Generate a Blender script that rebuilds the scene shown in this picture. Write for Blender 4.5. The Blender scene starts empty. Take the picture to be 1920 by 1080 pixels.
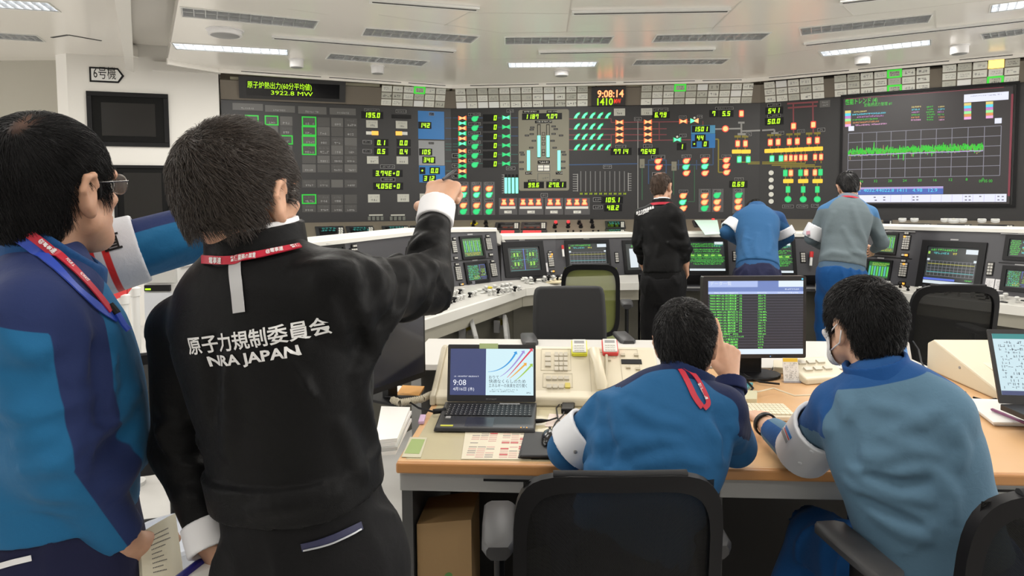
import bpy, bmesh, math, random
import numpy as np
from mathutils import Vector, Matrix
from mathutils.bvhtree import BVHTree
random.seed(7)
RNG = np.random.default_rng(7)
SC = bpy.context.scene
COL = SC.collection

# ------------------------------------------------------------------ camera
CAM_H, FPX, PITCH, ROLL, PPY = 1.52, 1280.0, math.radians(3.3), math.radians(-0.4), 448.8
CAM_R = Matrix.Rotation(math.pi / 2 - PITCH, 3, 'X') @ Matrix.Rotation(ROLL, 3, 'Z')
cam = bpy.data.cameras.new('camera')
cam.sensor_width = 36.0
cam.lens = 36.0 * FPX / 1920
cam.shift_y = -(540 - PPY) / 1920
cam.clip_start = 0.05
cam_o = bpy.data.objects.new('camera', cam)
COL.objects.link(cam_o)
cam_o.matrix_world = Matrix.Translation((0, 0, CAM_H)) @ CAM_R.to_4x4()
SC.camera = cam_o

# ------------------------------------------------------------------ world, lights, exposure
SC.view_settings.view_transform = 'Standard'
SC.view_settings.look = 'None'
SC.view_settings.gamma = 1.0
SC.view_settings.exposure = 0.12
SC.view_settings.use_curve_mapping = False
world = bpy.data.worlds.new('world')
SC.world = world
world.use_nodes = True
bg = world.node_tree.nodes['Background']
bg.inputs[0].default_value = (1.0, 0.975, 0.93, 1)
bg.inputs[1].default_value = 4.5


LAMP = 0.72


def area(name, loc, sx, sy, power, color=(1, 0.97, 0.92), rotz=0.0):
 l = bpy.data.lights.new(name, 'AREA')
 l.shape = 'RECTANGLE'
 l.size, l.size_y = sx, sy
 l.energy = power
 l.color = color
 o = bpy.data.objects.new(name, l)
 COL.objects.link(o)
 o.location = loc
 o.rotation_euler = (0, 0, rotz)
 return o


# the ceiling lamps of the near half of the room, above and behind the camera, then added far ones
for lx, ly, pw in [(-2.2, -1.2, 30), (0.4, -1.2, 34), (3.0, -1.2, 30), (-2.2, 1.2, 20), (0.4, 0.9, 28), (3.0, 1.2, 30),
                   (-1.2, 3.2, 22), (1.4, 3.2, 24), (4.2, 3.2, 24), (0.2, 5.4, 58), (2.8, 5.4, 58), (5.2, 4.6, 56),
                   (-3.0, 7.25, 42), (0.5, 8.15, 40), (4.0, 7.4, 42), (-2.0, 5.4, 58), (-5.2, 5.4, 60), (-5.2, 3.0, 40)]:  # far rows: some sit at lit fixtures, the rest are added to brighten the ceiling
 area('ceiling_and_fill_lamp', (lx, ly, 3.11), 1.1, 0.22, pw * LAMP)


# ------------------------------------------------------------------ helpers: projecting the view onto real planes


def ray(px, py):
 return CAM_R @ Vector(((px - 960) / FPX, -(py - PPY) / FPX, -1.0))


CO = Vector((0, 0, CAM_H))


def at_y(px, py, Y):
 d = ray(px, py)
 return CO + d * (Y / d.y)


def at_z(px, py, Z):
 d = ray(px, py)
 return CO + d * ((Z - CAM_H) / d.z)


class Plane:
 """A real plane: origin, unit ex (to the right), unit ez (up), n = towards the room."""

 def __init__(s, o, ex, ez):
  s.o, s.ex, s.ez = Vector(o), Vector(ex).normalized(), Vector(ez).normalized()
  s.n = s.ex.cross(s.ez).normalized()

 def px(s, x, y, d=0.0):
  r = ray(x, y)
  t = ((s.o + s.n * d) - CO).dot(s.n) / r.dot(s.n)
  p = CO + r * t - s.o
  return (p.dot(s.ex), p.dot(s.ez))

 def pt(s, u, w, d=0.0):
  return s.o + s.ex * u + s.ez * w + s.n * d


WPL = Plane((0, 0, 0), (1, 0, 0), (0, 0, 1))

# ------------------------------------------------------------------ helpers: materials
MATS = {}


def mat(name, color, rough=0.5, metal=0.0, emit=None, es=1.0, spec=0.5, noise=0.0, nscale=40.0, bump=0.0, bscale=300.0, alpha=1.0, sheen=0.0, trans=0.0):
 if name in MATS:
  return MATS[name]
 m = bpy.data.materials.new(name)
 m.use_nodes = True
 nt = m.node_tree
 b = nt.nodes['Principled BSDF']
 c = tuple(color) + (1,)
 b.inputs['Base Color'].default_value = c
 b.inputs['Roughness'].default_value = rough
 b.inputs['Metallic'].default_value = metal
 b.inputs['Specular IOR Level'].default_value = spec
 if sheen:
  b.inputs['Sheen Weight'].default_value = sheen
 if alpha < 1:
  b.inputs['Alpha'].default_value = alpha
 if trans:
  b.inputs['Transmission Weight'].default_value = trans
 if emit is not None:
  b.inputs['Emission Color'].default_value = tuple(emit) + (1,)
  b.inputs['Emission Strength'].default_value = es
 if noise or bump:
  tc = nt.nodes.new('ShaderNodeTexCoord')
 if noise:
  n = nt.nodes.new('ShaderNodeTexNoise')
  n.inputs['Scale'].default_value = nscale
  n.inputs['Detail'].default_value = 4
  nt.links.new(tc.outputs['Object'], n.inputs['Vector'])
  mx = nt.nodes.new('ShaderNodeMix')
  mx.data_type = 'RGBA'
  mx.inputs[6].default_value = tuple(max(0, v * (1 - noise)) for v in color) + (1,)
  mx.inputs[7].default_value = tuple(min(1, v * (1 + noise)) for v in color) + (1,)
  nt.links.new(n.outputs['Fac'], mx.inputs[0])
  nt.links.new(mx.outputs[2], b.inputs['Base Color'])
 if bump:
  n2 = nt.nodes.new('ShaderNodeTexNoise')
  n2.inputs['Scale'].default_value = bscale
  n2.inputs['Detail'].default_value = 2
  nt.links.new(tc.outputs['Object'], n2.inputs['Vector'])
  bp = nt.nodes.new('ShaderNodeBump')
  bp.inputs['Strength'].default_value = bump
  bp.inputs['Distance'].default_value = 0.002
  nt.links.new(n2.outputs['Fac'], bp.inputs['Height'])
  nt.links.new(bp.outputs['Normal'], b.inputs['Normal'])
 MATS[name] = m
 return m


def glow(name, color, es, base=(0.02, 0.02, 0.02)):
 return mat(name, base, 0.4, emit=color, es=es)


# ------------------------------------------------------------------ helpers: text and digits
_TX = {}


def text_mesh(s, bold=0.0):
 """2D outline mesh of a string: verts (x,y), faces; height of a capital about 0.7."""
 k = (s, bold)
 if k not in _TX:
  c = bpy.data.curves.new('tmp', 'FONT')
  c.body = s
  c.offset = bold
  c.resolution_u = 2
  o = bpy.data.objects.new('tmp', c)
  COL.objects.link(o)
  dg = bpy.context.evaluated_depsgraph_get()
  me = bpy.data.meshes.new_from_object(o.evaluated_get(dg))
  v = [(q.co.x, q.co.y) for q in me.vertices]
  f = [tuple(p.vertices) for p in me.polygons]
  bpy.data.objects.remove(o)
  bpy.data.curves.remove(c)
  bpy.data.meshes.remove(me)
  xs = [q[0] for q in v]; ys = [q[1] for q in v]
  _TX[k] = (v, f, min(xs), max(xs), min(ys), max(ys))
 return _TX[k]


SEG = {'0': 'abcdef', '1': 'bc', '2': 'abged', '3': 'abgcd', '4': 'fgbc', '5': 'afgcd', '6': 'afgedc', '7': 'abcf', '8': 'abcdefg', '9': 'abfgcd',
       'E': 'afged', '-': 'g', ' ': ''}


def seg_polys(ch, t=0.20):
 """seven-segment strokes in a 0.6 x 1 cell, slanted"""
 W, H, g = 0.58, 1.0, 0.02
 m = H / 2
 r = {'a': (g, H - t, W - g, H), 'd': (g, 0, W - g, t), 'g': (g, m - t / 2, W - g, m + t / 2),
         'f': (0, m + g, t, H - g), 'e': (0, g, t, m - g), 'b': (W - t, m + g, W, H - g), 'c': (W - t, g, W, m - g)}
 out = []
 if ch == '+':
  rr = [(W / 2 - .22, m - .08, W / 2 + .22, m + .08), (W / 2 - .08, m - .22, W / 2 + .08, m + .22)]
 elif ch == '.':
  rr = [(-0.14, 0, 0.02, .16)]
 else:
  rr = [r[k] for k in SEG.get(ch, '')]
 for x0, y0, x1, y1 in rr:
  out.append([(x + 0.12 * y, y) for x, y in ((x0, y0), (x1, y0), (x1, y1), (x0, y1))])
 return out


# ------------------------------------------------------------------ helpers: mesh builder
class MB:
 def __init__(s, pl=None):
  s.v, s.f, s.mi, s.mats, s.pl = [], [], [], [], pl or WPL

 def m(s, mt):
  if mt not in s.mats:
   s.mats.append(mt)
  return s.mats.index(mt)

 def add(s, vs, fs, mt):
  o = len(s.v)
  s.v.extend([tuple(q) for q in vs])
  k = s.m(mt)
  for f in fs:
   s.f.append(tuple(i + o for i in f))
   s.mi.append(k)
  return s

 # --- shapes on the current plane
 def shape(s, uw, d0, d1, mt):
  n = len(uw)
  P = s.pl
  a = sum(uw[i][0] * uw[(i + 1) % n][1] - uw[(i + 1) % n][0] * uw[i][1] for i in range(n))
  if a < 0:
   uw = uw[::-1]
  if d1 == d0:
   return s.add([P.pt(u, w, d0) for u, w in uw], [tuple(range(n))], mt)
  vs = [P.pt(u, w, d0) for u, w in uw] + [P.pt(u, w, d1) for u, w in uw]
  fs = [tuple(range(n, 2 * n)), tuple(range(n - 1, -1, -1))] + [(i, (i + 1) % n, n + (i + 1) % n, n + i) for i in range(n)]
  return s.add(vs, fs, mt)

 def rect(s, u0, w0, u1, w1, d0, d1, mt):
  if u1 < u0: u0, u1 = u1, u0
  if w1 < w0: w0, w1 = w1, w0
  return s.shape([(u0, w0), (u1, w0), (u1, w1), (u0, w1)], d0, d1, mt)

 def rpx(s, x0, y0, x1, y1, d0, d1, mt):
  a = s.pl.px((x0), (y0 + y1) / 2, d1); b = s.pl.px(x1, (y0 + y1) / 2, d1)
  t = s.pl.px((x0 + x1) / 2, y0, d1); q = s.pl.px((x0 + x1) / 2, y1, d1)
  return s.rect(a[0], q[1], b[0], t[1], d0, d1, mt)

 def frame(s, u0, w0, u1, w1, t, d0, d1, mt):
  s.rect(u0, w0, u1, w0 + t, d0, d1, mt); s.rect(u0, w1 - t, u1, w1, d0, d1, mt)
  s.rect(u0, w0 + t, u0 + t, w1 - t, d0, d1, mt); s.rect(u1 - t, w0 + t, u1, w1 - t, d0, d1, mt)
  return s

 def rrect(s, u0, w0, u1, w1, r, d0, d1, mt, n=4):
  pts = []
  for cx, cy, a0 in ((u1 - r, w0 + r, -90), (u1 - r, w1 - r, 0), (u0 + r, w1 - r, 90), (u0 + r, w0 + r, 180)):
   for i in range(n + 1):
    a = math.radians(a0 + 90 * i / n)
    pts.append((cx + r * math.cos(a), cy + r * math.sin(a)))
  return s.shape(pts, d0, d1, mt)

 def disc(s, u, w, r, d0, d1, mt, n=16):
  return s.shape([(u + r * math.cos(2 * math.pi * i / n), w + r * math.sin(2 * math.pi * i / n)) for i in range(n)], d0, d1, mt)

 def line(s, u0, w0, u1, w1, t, d, mt, h=0.002):
  L = math.hypot(u1 - u0, w1 - w0) or 1e-6
  nx, ny = -(w1 - w0) / L * t / 2, (u1 - u0) / L * t / 2
  return s.shape([(u0 + nx, w0 + ny), (u0 - nx, w0 - ny), (u1 - nx, w1 - ny), (u1 + nx, w1 + ny)], d, d + h, mt)

 def lpx(s, pts, t, d, mt):
  q = [s.pl.px(x, y, d) for x, y in pts]
  for a, b in zip(q[:-1], q[1:]):
   s.line(a[0], a[1], b[0], b[1], t, d, mt)
  return s

 def text(s, st, u, w, h, d, mt, align='c', width=None, bold=0.0, shear=0.0):
  """text of cap height h, baseline at w; align l/c/r about u; optional fitted width"""
  v, f, x0, x1, y0, y1 = text_mesh(st, bold)
  k = h / 0.72
  kx = k if width is None else width / max(1e-6, x1 - x0)
  off = {'l': x0, 'c': (x0 + x1) / 2, 'r': x1}[align]
  P = s.pl
  s.add([P.pt(u + (x - off) * kx + shear * y * k, w + y * k, d) for x, y in v], f, mt)
  return s

 def digits(s, st, u, w, h, d, mt, align='c', cw=0.78):
  adv = [0.18 if c == '.' else cw for c in st]
  L = sum(adv) * h
  x = u - {'l': 0, 'c': L / 2, 'r': L}[align]
  for c, a in zip(st, adv):
   for pl in seg_polys(c):
    s.shape([(x + q[0] * h, w + q[1] * h) for q in pl], d, d + 0.0015, mt)
   x += a * h
  return s

 def marks(s, u0, w0, u1, w1, d, mt, rows=2, seed=0, fill=0.6):
  """small illegible strokes, as worn engraved captions look from afar"""
  rr = random.Random(seed)
  rh = (w1 - w0) / rows
  for r in range(rows):
   y = w0 + rh * r
   x = u0 + (u1 - u0) * rr.uniform(0, 0.15)
   e = u1 - (u1 - u0) * rr.uniform(0, 0.15)
   cw = rh * 0.7
   while x < e:
    for _ in range(2):
     if rr.random() < fill:
      yy = y + rh * rr.uniform(0.15, 0.75)
      s.rect(x, yy, x + cw * 0.8, yy + rh * 0.12, d, d + 0.0008, mt)
     if rr.random() < fill:
      xx = x + cw * rr.uniform(0, 0.65)
      s.rect(xx, y + rh * 0.15, xx + cw * 0.14, y + rh * 0.85, d, d + 0.0008, mt)
    x += cw
  return s

 # --- solids in world axes
 def box(s, x0, y0, z0, x1, y1, z1, mt):
  vs = [(x, y, z) for z in (z0, z1) for y in (y0, y1) for x in (x0, x1)]
  return s.add(vs, [(0, 2, 3, 1), (4, 5, 7, 6), (0, 1, 5, 4), (2, 6, 7, 3), (0, 4, 6, 2), (1, 3, 7, 5)], mt)

 def prism(s, xy, z0, z1, mt):
  n = len(xy)
  a = sum(xy[i][0] * xy[(i + 1) % n][1] - xy[(i + 1) % n][0] * xy[i][1] for i in range(n))
  if a < 0:
   xy = xy[::-1]
  vs = [(x, y, z0) for x, y in xy] + [(x, y, z1) for x, y in xy]
  return s.add(vs, [tuple(range(n - 1, -1, -1)), tuple(range(n, 2 * n))] + [(i, (i + 1) % n, n + (i + 1) % n, n + i) for i in range(n)], mt)

 def hexa(s, bot, top, mt):
  vs = list(bot) + list(top)
  return s.add(vs, [(3, 2, 1, 0), (4, 5, 6, 7), (0, 1, 5, 4), (1, 2, 6, 5), (2, 3, 7, 6), (3, 0, 4, 7)], mt)

 def loft(s, secs, mt, closed=True, caps=True):
  n = len(secs[0])
  vs = [p for q in secs for p in q]
  fs = []
  for i in range(len(secs) - 1):
   for j in range(n if closed else n - 1):
    k = (j + 1) % n
    fs.append((i * n + j, i * n + k, (i + 1) * n + k, (i + 1) * n + j))
  if caps and closed:
   fs.append(tuple(range(n - 1, -1, -1)))
   fs.append(tuple(range((len(secs) - 1) * n, len(secs) * n)))
  return s.add(vs, fs, mt)

 def tube(s, path, r, mt, n=8, flat=1.0, up=None):
  path = [Vector(p) for p in path]
  rs = r if isinstance(r, (list, tuple)) else [r] * len(path)
  secs = []
  side = None
  for i, p in enumerate(path):
   t = (path[min(i + 1, len(path) - 1)] - path[max(i - 1, 0)]).normalized()
   if side is None:
    ref = Vector(up) if up is not None else (Vector((0, 0, 1)) if abs(t.z) < 0.9 else Vector((1, 0, 0)))
    side = t.cross(ref).normalized()
   side = (side - t * side.dot(t)).normalized()
   b = side.cross(t)
   secs.append([p + (side * math.cos(2 * math.pi * k / n) + b * (math.sin(2 * math.pi * k / n) * flat)) * rs[i] for k in range(n)])
  return s.loft(secs, mt)

 def lathe(s, prof, c, mt, n=20, axis=(0, 0, 1)):
  ax = Vector(axis).normalized()
  ref = Vector((1, 0, 0)) if abs(ax.x) < 0.9 else Vector((0, 1, 0))
  a = ax.cross(ref).normalized(); b = ax.cross(a)
  c = Vector(c)
  secs = [[c + ax * h + (a * math.cos(2 * math.pi * k / n) + b * math.sin(2 * math.pi * k / n)) * r for k in range(n)] for r, h in prof]
  return s.loft(secs, mt)

 def xf(s, M):
  s.v = [tuple(M @ Vector(q)) for q in s.v]
  return s

 def build(s, name, parent=None, world=True, smooth=None, bevel=0.0, bseg=2):
  me = bpy.data.meshes.new(name)
  v = s.v
  if parent is not None and world:
   Mi = FR[parent.name].inverted()
   v = [tuple(Mi @ Vector(q)) for q in v]
  me.from_pydata(v, [], s.f)
  for mt in s.mats:
   me.materials.append(mt)
  me.polygons.foreach_set('material_index', s.mi)
  if smooth is not None:
   me.polygons.foreach_set('use_smooth', [True] * len(s.f))
   if smooth < 180:
    me.set_sharp_from_angle(angle=math.radians(smooth))
  me.validate()
  me.update()
  o = bpy.data.objects.new(name, me)
  COL.objects.link(o)
  if parent is not None:
   o.parent = parent
   FR[o.name] = FR[parent.name]
  else:
   FR[o.name] = Matrix.Identity(4)
  if bevel:
   md = o.modifiers.new('bevel', 'BEVEL')
   md.width = bevel
   md.segments = bseg
   md.limit_method = 'ANGLE'
   md.angle_limit = math.radians(40)
   md.harden_normals = False
  return o


FR = {}


def thing(name, label, cat, loc=(0, 0, 0), rotz=0.0, group=None):
 o = bpy.data.objects.new(name, None)
 o.empty_display_size = 0.05
 COL.objects.link(o)
 o.location = loc
 o.rotation_euler = (0, 0, rotz)
 o['label'] = label
 o['category'] = cat
 if group:
  o['group'] = group
 FR[o.name] = Matrix.Translation(loc) @ Matrix.Rotation(rotz, 4, 'Z')
 return o


def tag(o, label, cat, group=None, kind=None):
 o['label'] = label
 o['category'] = cat
 if group:
  o['group'] = group
 if kind:
  o['kind'] = kind
 return o


def struct(o, label=None):
 o['kind'] = 'structure'
 if label:
  o['label'] = label
 return o


def dup(root, loc, rotz, label, group=None):
 r = root.copy()
 COL.objects.link(r)
 r.location = loc
 r.rotation_euler = (0, 0, rotz)
 r['label'] = label
 if group:
  r['group'] = group
 FR[r.name] = Matrix.Translation(loc) @ Matrix.Rotation(rotz, 4, 'Z')
 for ch in list(root.children):
  c = ch.copy()
  COL.objects.link(c)
  c.parent = r
  FR[c.name] = FR[r.name]
  for g in ch.children:
   d = g.copy()
   COL.objects.link(d)
   d.parent = c
   FR[d.name] = FR[r.name]
 return r


# ------------------------------------------------------------------ materials
M_ceil = mat('ceiling_paint', (0.84, 0.81, 0.76), 0.22, spec=0.7)
M_wall = mat('wall_paint', (0.72, 0.70, 0.66), 0.7)
M_wall2 = mat('far_wall_paint', (0.42, 0.40, 0.34), 0.75)
M_floor = mat('floor_tile', (0.56, 0.55, 0.53), 0.25, noise=0.05, nscale=8)
M_white = mat('white_metal', (0.70, 0.70, 0.68), 0.4)
M_black = mat('black_plastic', (0.009, 0.009, 0.010), 0.42, spec=.2)
M_dkgrey = mat('dark_grey_plastic', (0.030, 0.031, 0.034), 0.42)
M_panel = mat('panel_dark', (0.022, 0.0215, 0.0225), 0.45, noise=0.05, nscale=12)
M_brown = mat('panel_taupe', (0.150, 0.128, 0.100), 0.5)
M_glass = mat('dark_screen_glass', (0.004, 0.004, 0.005), 0.12)
M_tile = mat('annunciator_white', (0.70, 0.70, 0.64), 0.4)
M_tile2 = mat('annunciator_grey', (0.48, 0.48, 0.42), 0.4)
M_tile3 = mat('annunciator_blank', (0.76, 0.77, 0.76), 0.4)
M_tilegreen = mat('annunciator_green_border', (0.05, 0.3, 0.05), 0.4, emit=(0.06, 1.0, 0.05), es=0.50)
M_tileamber = mat('annunciator_amber_lit', (0.3, 0.15, 0.02), 0.4, emit=(1.0, 0.62, 0.12), es=2.6)
M_ink = mat('ink_grey', (0.10, 0.10, 0.10), 0.6)
M_inklt = mat('ink_light', (0.30, 0.30, 0.30), 0.6)
M_dtile = mat('dark_status_tile', (0.060, 0.058, 0.055), 0.4)
M_dtile2 = mat('dark_status_tile_caption', (0.10, 0.097, 0.092), 0.4)
E_yel = glow('led_lime', (0.50, 1.0, 0.0), 1.15)
E_yel2 = glow('led_lime_bright', (0.62, 1.0, 0.02), 1.2)
E_red = glow('lamp_red_core', (1.0, 0.22, 0.08), 3.0)
E_redr = glow('lamp_red_rim', (1.0, 0.05, 0.02), 1.1)
E_orr = glow('lamp_orange_rim', (1.0, 0.14, 0.03), 1.2)
E_grn = glow('lamp_green_core', (0.10, 1.0, 0.42), 1.6)
E_grnr = glow('lamp_green_rim', (0.01, 0.62, 0.16), 0.9)
E_grnd = glow('lamp_green_plain', (0.01, 0.75, 0.22), 0.95)
E_amb = glow('lamp_amber', (1.0, 0.55, 0.02), 1.15)
E_ora = glow('lamp_orange', (1.0, 0.42, 0.05), 1.4)
E_cyan = glow('bar_cyan', (0.22, 1.0, 0.72), 1.5)
L_blue = mat('mimic_blue', (0.03, 0.07, 0.16), 0.5)
L_teal = mat('mimic_teal', (0.03, 0.10, 0.09), 0.5)
L_red = mat('mimic_red', (0.22, 0.05, 0.06), 0.5)
L_yel = mat('mimic_yellow', (0.24, 0.20, 0.02), 0.5)
L_gry = mat('mimic_grey', (0.30, 0.30, 0.29), 0.5)
L_green = mat('mimic_green', (0.03, 0.10, 0.05), 0.5)
M_blue = mat('mimic_block_blue', (0.008, 0.16, 0.46), 0.4)
M_lblue = mat('mimic_block_light_blue', (0.06, 0.28, 0.48), 0.4)
M_grey = mat('mimic_block_grey', (0.27, 0.28, 0.29), 0.45)
M_vessel = mat('vessel_plate_beige', (0.205, 0.195, 0.145), 0.5)
M_greyplate = mat('grey_plate', (0.085, 0.083, 0.085), 0.45)
# ================================================================== ROOM SHELL
CZ = 3.12
# plan corners of the display wall (top edge of the dark face)
PA, PB, PC = Vector((-3.703, 8.801, 0)), Vector((-0.863, 9.84, 0)), Vector((3.427, 9.488, 0))
PD = PC + (Vector((5.868, 7.961, 0)) - PC) * 1.35
UP = Vector((0, 0, 1))
PL_L = Plane(PA, PB - PA, UP)
PL_C = Plane(PB, PC - PB, UP)
PL_R = Plane(PC, PD - PC, UP)

mb = MB(); mb.box(-16, -6, -0.1, 12, 14, 0, M_floor)
struct(mb.build('floor'), 'pale grey polished control room floor')

# main ceiling: its left edge, the lip that follows the display wall, and the rest of the room
e0, e1 = at_z(335, 0, CZ), at_z(315, 112, CZ)
lip = [at_z(x, y, CZ) for x, y in ((315, 112), (410, 128), (848, 159), (1405, 147), (1920, 98))]
lip.append(lip[-1] + (lip[-1] - lip[-2]) * 1.5)
outer = [(p.x, p.y) for p in lip] + [(11.5, 4.0), (11.5, -5.5), (-2.5, -5.5), (e0.x, e0.y)]
FIX = [((341, 22), (592, 46), 0, 'unlit louvre light next to the beam, above the wide round ceiling speaker'),
       ((326, 86), (540, 98), 1, 'lit white louvre light at the left edge of the main ceiling'),
       ((683, 59), (890, 74), 0, 'unlit silver louvre light in front of the left corner of the ceiling'),
       ((616, 105), (797, 119), 0, 'unlit grey louvre light close to the lip over the left display wall'),
       ((948, 76), (1145, 75), 0, 'unlit louvre light with green reflections, centre ceiling, nearer of two'),
       ((953, 122), (1118, 120), 1, 'lit louvre light above the clock side of the central display wall'),
       ((1228, 72), (1435, 68), 0, 'unlit louvre light with red and green glints right of the centre ceiling'),
       ((1190, 117), (1360, 115), 0, 'unlit louvre light with red glints by the lip right of the clock'),
       ((1502, 59), (1743, 34), 0, 'unlit dark louvre light over the right wing, in the middle row'),
       ((1540, 101), (1745, 79), 1, 'lit white louvre light over the right display wall'),
       ((1842, 68), (2030, 44), 0, 'dark louvre light cut by the right edge of the photo, lower one'),
       ((1858, 16), (2060, -10), 1, 'louvre light in the top right corner of the photo'),
       ((-110, 0), (100, 13), 1, 'louvre light in the top left corner of the photo'),
       ((-110, 60), (75, 72), 0, 'shiny louvre light left of the pillar, lower one of the left bay')]


CZ2 = 3.28


def fix_rect(p0, p1, w=0.30, z=CZ):
 a, b = at_z(p0[0], p0[1], z), at_z(p1[0], p1[1], z)
 d = (b - a).normalized(); n = Vector((-d.y, d.x, 0)) * w / 2
 return [a - n, b - n, b + n, a + n]


def ceil_with_holes(name, poly, holes, label, CZ=CZ):
 loops = [[Vector((x, y, CZ)) for x, y in poly]] + holes
 from mathutils.geometry import tessellate_polygon
 tr = tessellate_polygon(loops)
 flat = [q for l in loops for q in l]
 k = MB()
 fs = []
 for t in tr:
  n = (flat[t[1]] - flat[t[0]]).cross(flat[t[2]] - flat[t[0]])
  fs.append(t if n.z < 0 else t[::-1])
 k.add(flat, fs, M_ceil)
 k.prism(poly, CZ + .115, CZ + .13, M_ceil)
 for a, b in zip(poly, poly[1:] + poly[:1]):
  k.add([(a[0], a[1], CZ), (b[0], b[1], CZ), (b[0], b[1], CZ + .12), (a[0], a[1], CZ + .12)], [(0, 1, 2, 3)], M_ceil)
 struct(k.build(name), label)


ceil_with_holes('ceiling', outer, [fix_rect(f[0], f[1]) for f in FIX[:12]], 'off-white suspended ceiling over the operators')
# lip: a shallow fascia hanging from the edge with a dark slot in it
mb = MB()
M_slot = mat('dark_slot', (0.03, 0.03, 0.03), 0.6)
for a, b in zip(lip[:-1], lip[1:]):
 pl = Plane((a.x, a.y, CZ), b - a, UP)
 L = (b - a).length
 mb.pl = pl
 mb.rect(0, -0.05, L, 0.02, -0.03, 0.0, M_ceil)
 x = 0.25
 while x < L - 0.5:
  mb.rect(x, -0.022, min(L - 0.1, x + 0.95), -0.014, -0.002, 0.003, M_slot)
  x += 1.05
struct(mb.build('trim_1'), 'slotted fascia along the front edge of the ceiling')
# ceiling joints
M_joint = mat('ceiling_joint', (0.55, 0.53, 0.49), 0.6)
mb = MB()
def ceil_line(p0, p1, w, mt, z=CZ - 0.001):
 a, b = at_z(p0[0], p0[1], z), at_z(p1[0], p1[1], z)
 n = Vector((-(b - a).y, (b - a).x, 0)).normalized() * w / 2
 mb.hexa([a - n, b - n, b + n, a + n], [q + Vector((0, 0, 0.004)) for q in (a - n, b - n, b + n, a + n)], mt)
for p0, p1 in [((1072, 0), (1063, 60)), ((897, 14), (833, 48)), ((710, 28), (940, 62)), ((940, 62), (1230, 58)), ((1230, 58), (1500, 42)), ((1500, 42), (1900, -5)),
               ((1390, 2), (1335, 55)), ((1752, 20), (1755, 55)), ((880, 24), (1065, 26)), ((540, 17), (615, 28)), ((860, 112), (1190, 107)), ((1190, 107), (1440, 105)),
               ((1440, 105), (1530, 92)), ((797, 92), (860, 112)), ((1008, 93), (1006, 110)), ((1580, 12), (1600, 30))]:
 ceil_line(p0, p1, 0.014, M_joint)
struct(mb.build('trim_2'), 'fine joints between the ceiling panels')

# higher recess left of the main ceiling, the beam, and the left ceiling
l0, l1 = at_z(245, 0, CZ), at_z(250, 112, CZ)
b0, b1 = at_z(215, 0, CZ - 0.04), at_z(233, 112, CZ - 0.04)
mb = MB()
mb.prism([(-15, -5.5), (11.5, -5.5), (11.5, 12), (-15, 12)], CZ + 0.32, CZ + 0.42, M_ceil)
struct(mb.build('ceiling_recess'), 'raised ceiling strip left of the main ceiling')
mb = MB()
lu = (l1 - l0).normalized()
le, ls = l1 + lu * 0.6, l0 - lu * 9
bu = (b1 - b0).normalized()
be, bs = b1 + bu * 0.6, b0 - bu * 9
mb.prism([(ls.x, ls.y), (le.x, le.y), (be.x, be.y), (bs.x, bs.y)], CZ - 0.04, CZ + 0.3, M_wall)
struct(mb.build('trim_3'), 'white beam running along the left ceiling')
ceil_with_holes('ceiling_side', [(bs.x - .02, bs.y), (be.x - .02, be.y), (be.x - .02, 12), (-15, 12), (-15, -5.5)], [fix_rect(f[0], f[1], z=CZ2) for f in FIX[12:]], 'off-white ceiling of the left bay', CZ2)

# left wall: the same plane as the left display wall, a hand in front of it
PL_W = Plane(PA + PL_L.n * 0.08, PB - PA, UP)
ua, ub = PL_W.px(103, 220)[0], PL_W.px(411, 200)[0]
wc0, wc1 = PL_W.pt(ua, 0), PL_W.pt(ub, 0)
ch = PL_W.pt(ua, 0, -0.14) - PL_W.ex * 0.0
wch = PL_W.pt(ua + 0.14, 0)
mb = MB()
bk = -PL_W.n * 0.6
mb.prism([(ch.x, ch.y), (wch.x, wch.y), (wc1.x, wc1.y), ((wc1 + bk).x, (wc1 + bk).y), ((ch + bk).x, (ch + bk).y)], 0, CZ + 0.4, M_wall)
struct(mb.build('wall_left'), 'off-white wall with two recessed dark screens')
# head of the wall: a stepped trim under the ceiling
mb = MB(PL_W)
mb.rect(PL_W.px(285, 120)[0], 3.13, ub + 0.03, 3.24, 0, 0.05, M_wall)
mb.pl = WPL
for (a_, b_) in (((97, 71), (128, 66)), ((128, 66), (190, 77))):
 ceil_line(a_, b_, .03, M_slot, CZ2 - .004)
struct(mb.build('trim_4'), 'pale trim at the head of the left wall')
# side bay behind the pillar
mb = MB()
y0 = ch.y - 0.05
mb.box(-15, y0 + 0.35, 0, ch.x + 0.02, y0 + 0.5, CZ2, M_wall2)  # olive-beige wall, with the soffit's shadow put into its darker tone
mb.box(-15, y0 + 0.25, 2.36, ch.x - 0.0, y0 + 0.35, 2.42, M_wall)
mb.box(-15, y0 + 0.30, 0, ch.x - 0.0, y0 + 0.349, 2.34, mat('bay_wall_light', (0.55, 0.53, 0.48), 0.7))
struct(mb.build('wall_back'), 'olive-beige wall of the side bay left of the pillar')
# walls that close the room behind the display and on the right
mb = MB()
q = [PA - PL_L.n * 1.2, PB - (PL_L.n + PL_C.n) * .6, PC - (PL_C.n + PL_R.n) * .6, PD - PL_R.n * 1.2]
for a, b in zip(q[:-1], q[1:]):
 n = Vector((-(b - a).y, (b - a).x, 0)).normalized() * .1
 mb.prism([(a.x, a.y), (b.x, b.y), ((b + n).x, (b + n).y), ((a + n).x, (a + n).y)], 0, CZ + .3, M_wall2)
struct(mb.build('wall_front'), 'wall behind the display panels')
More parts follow.
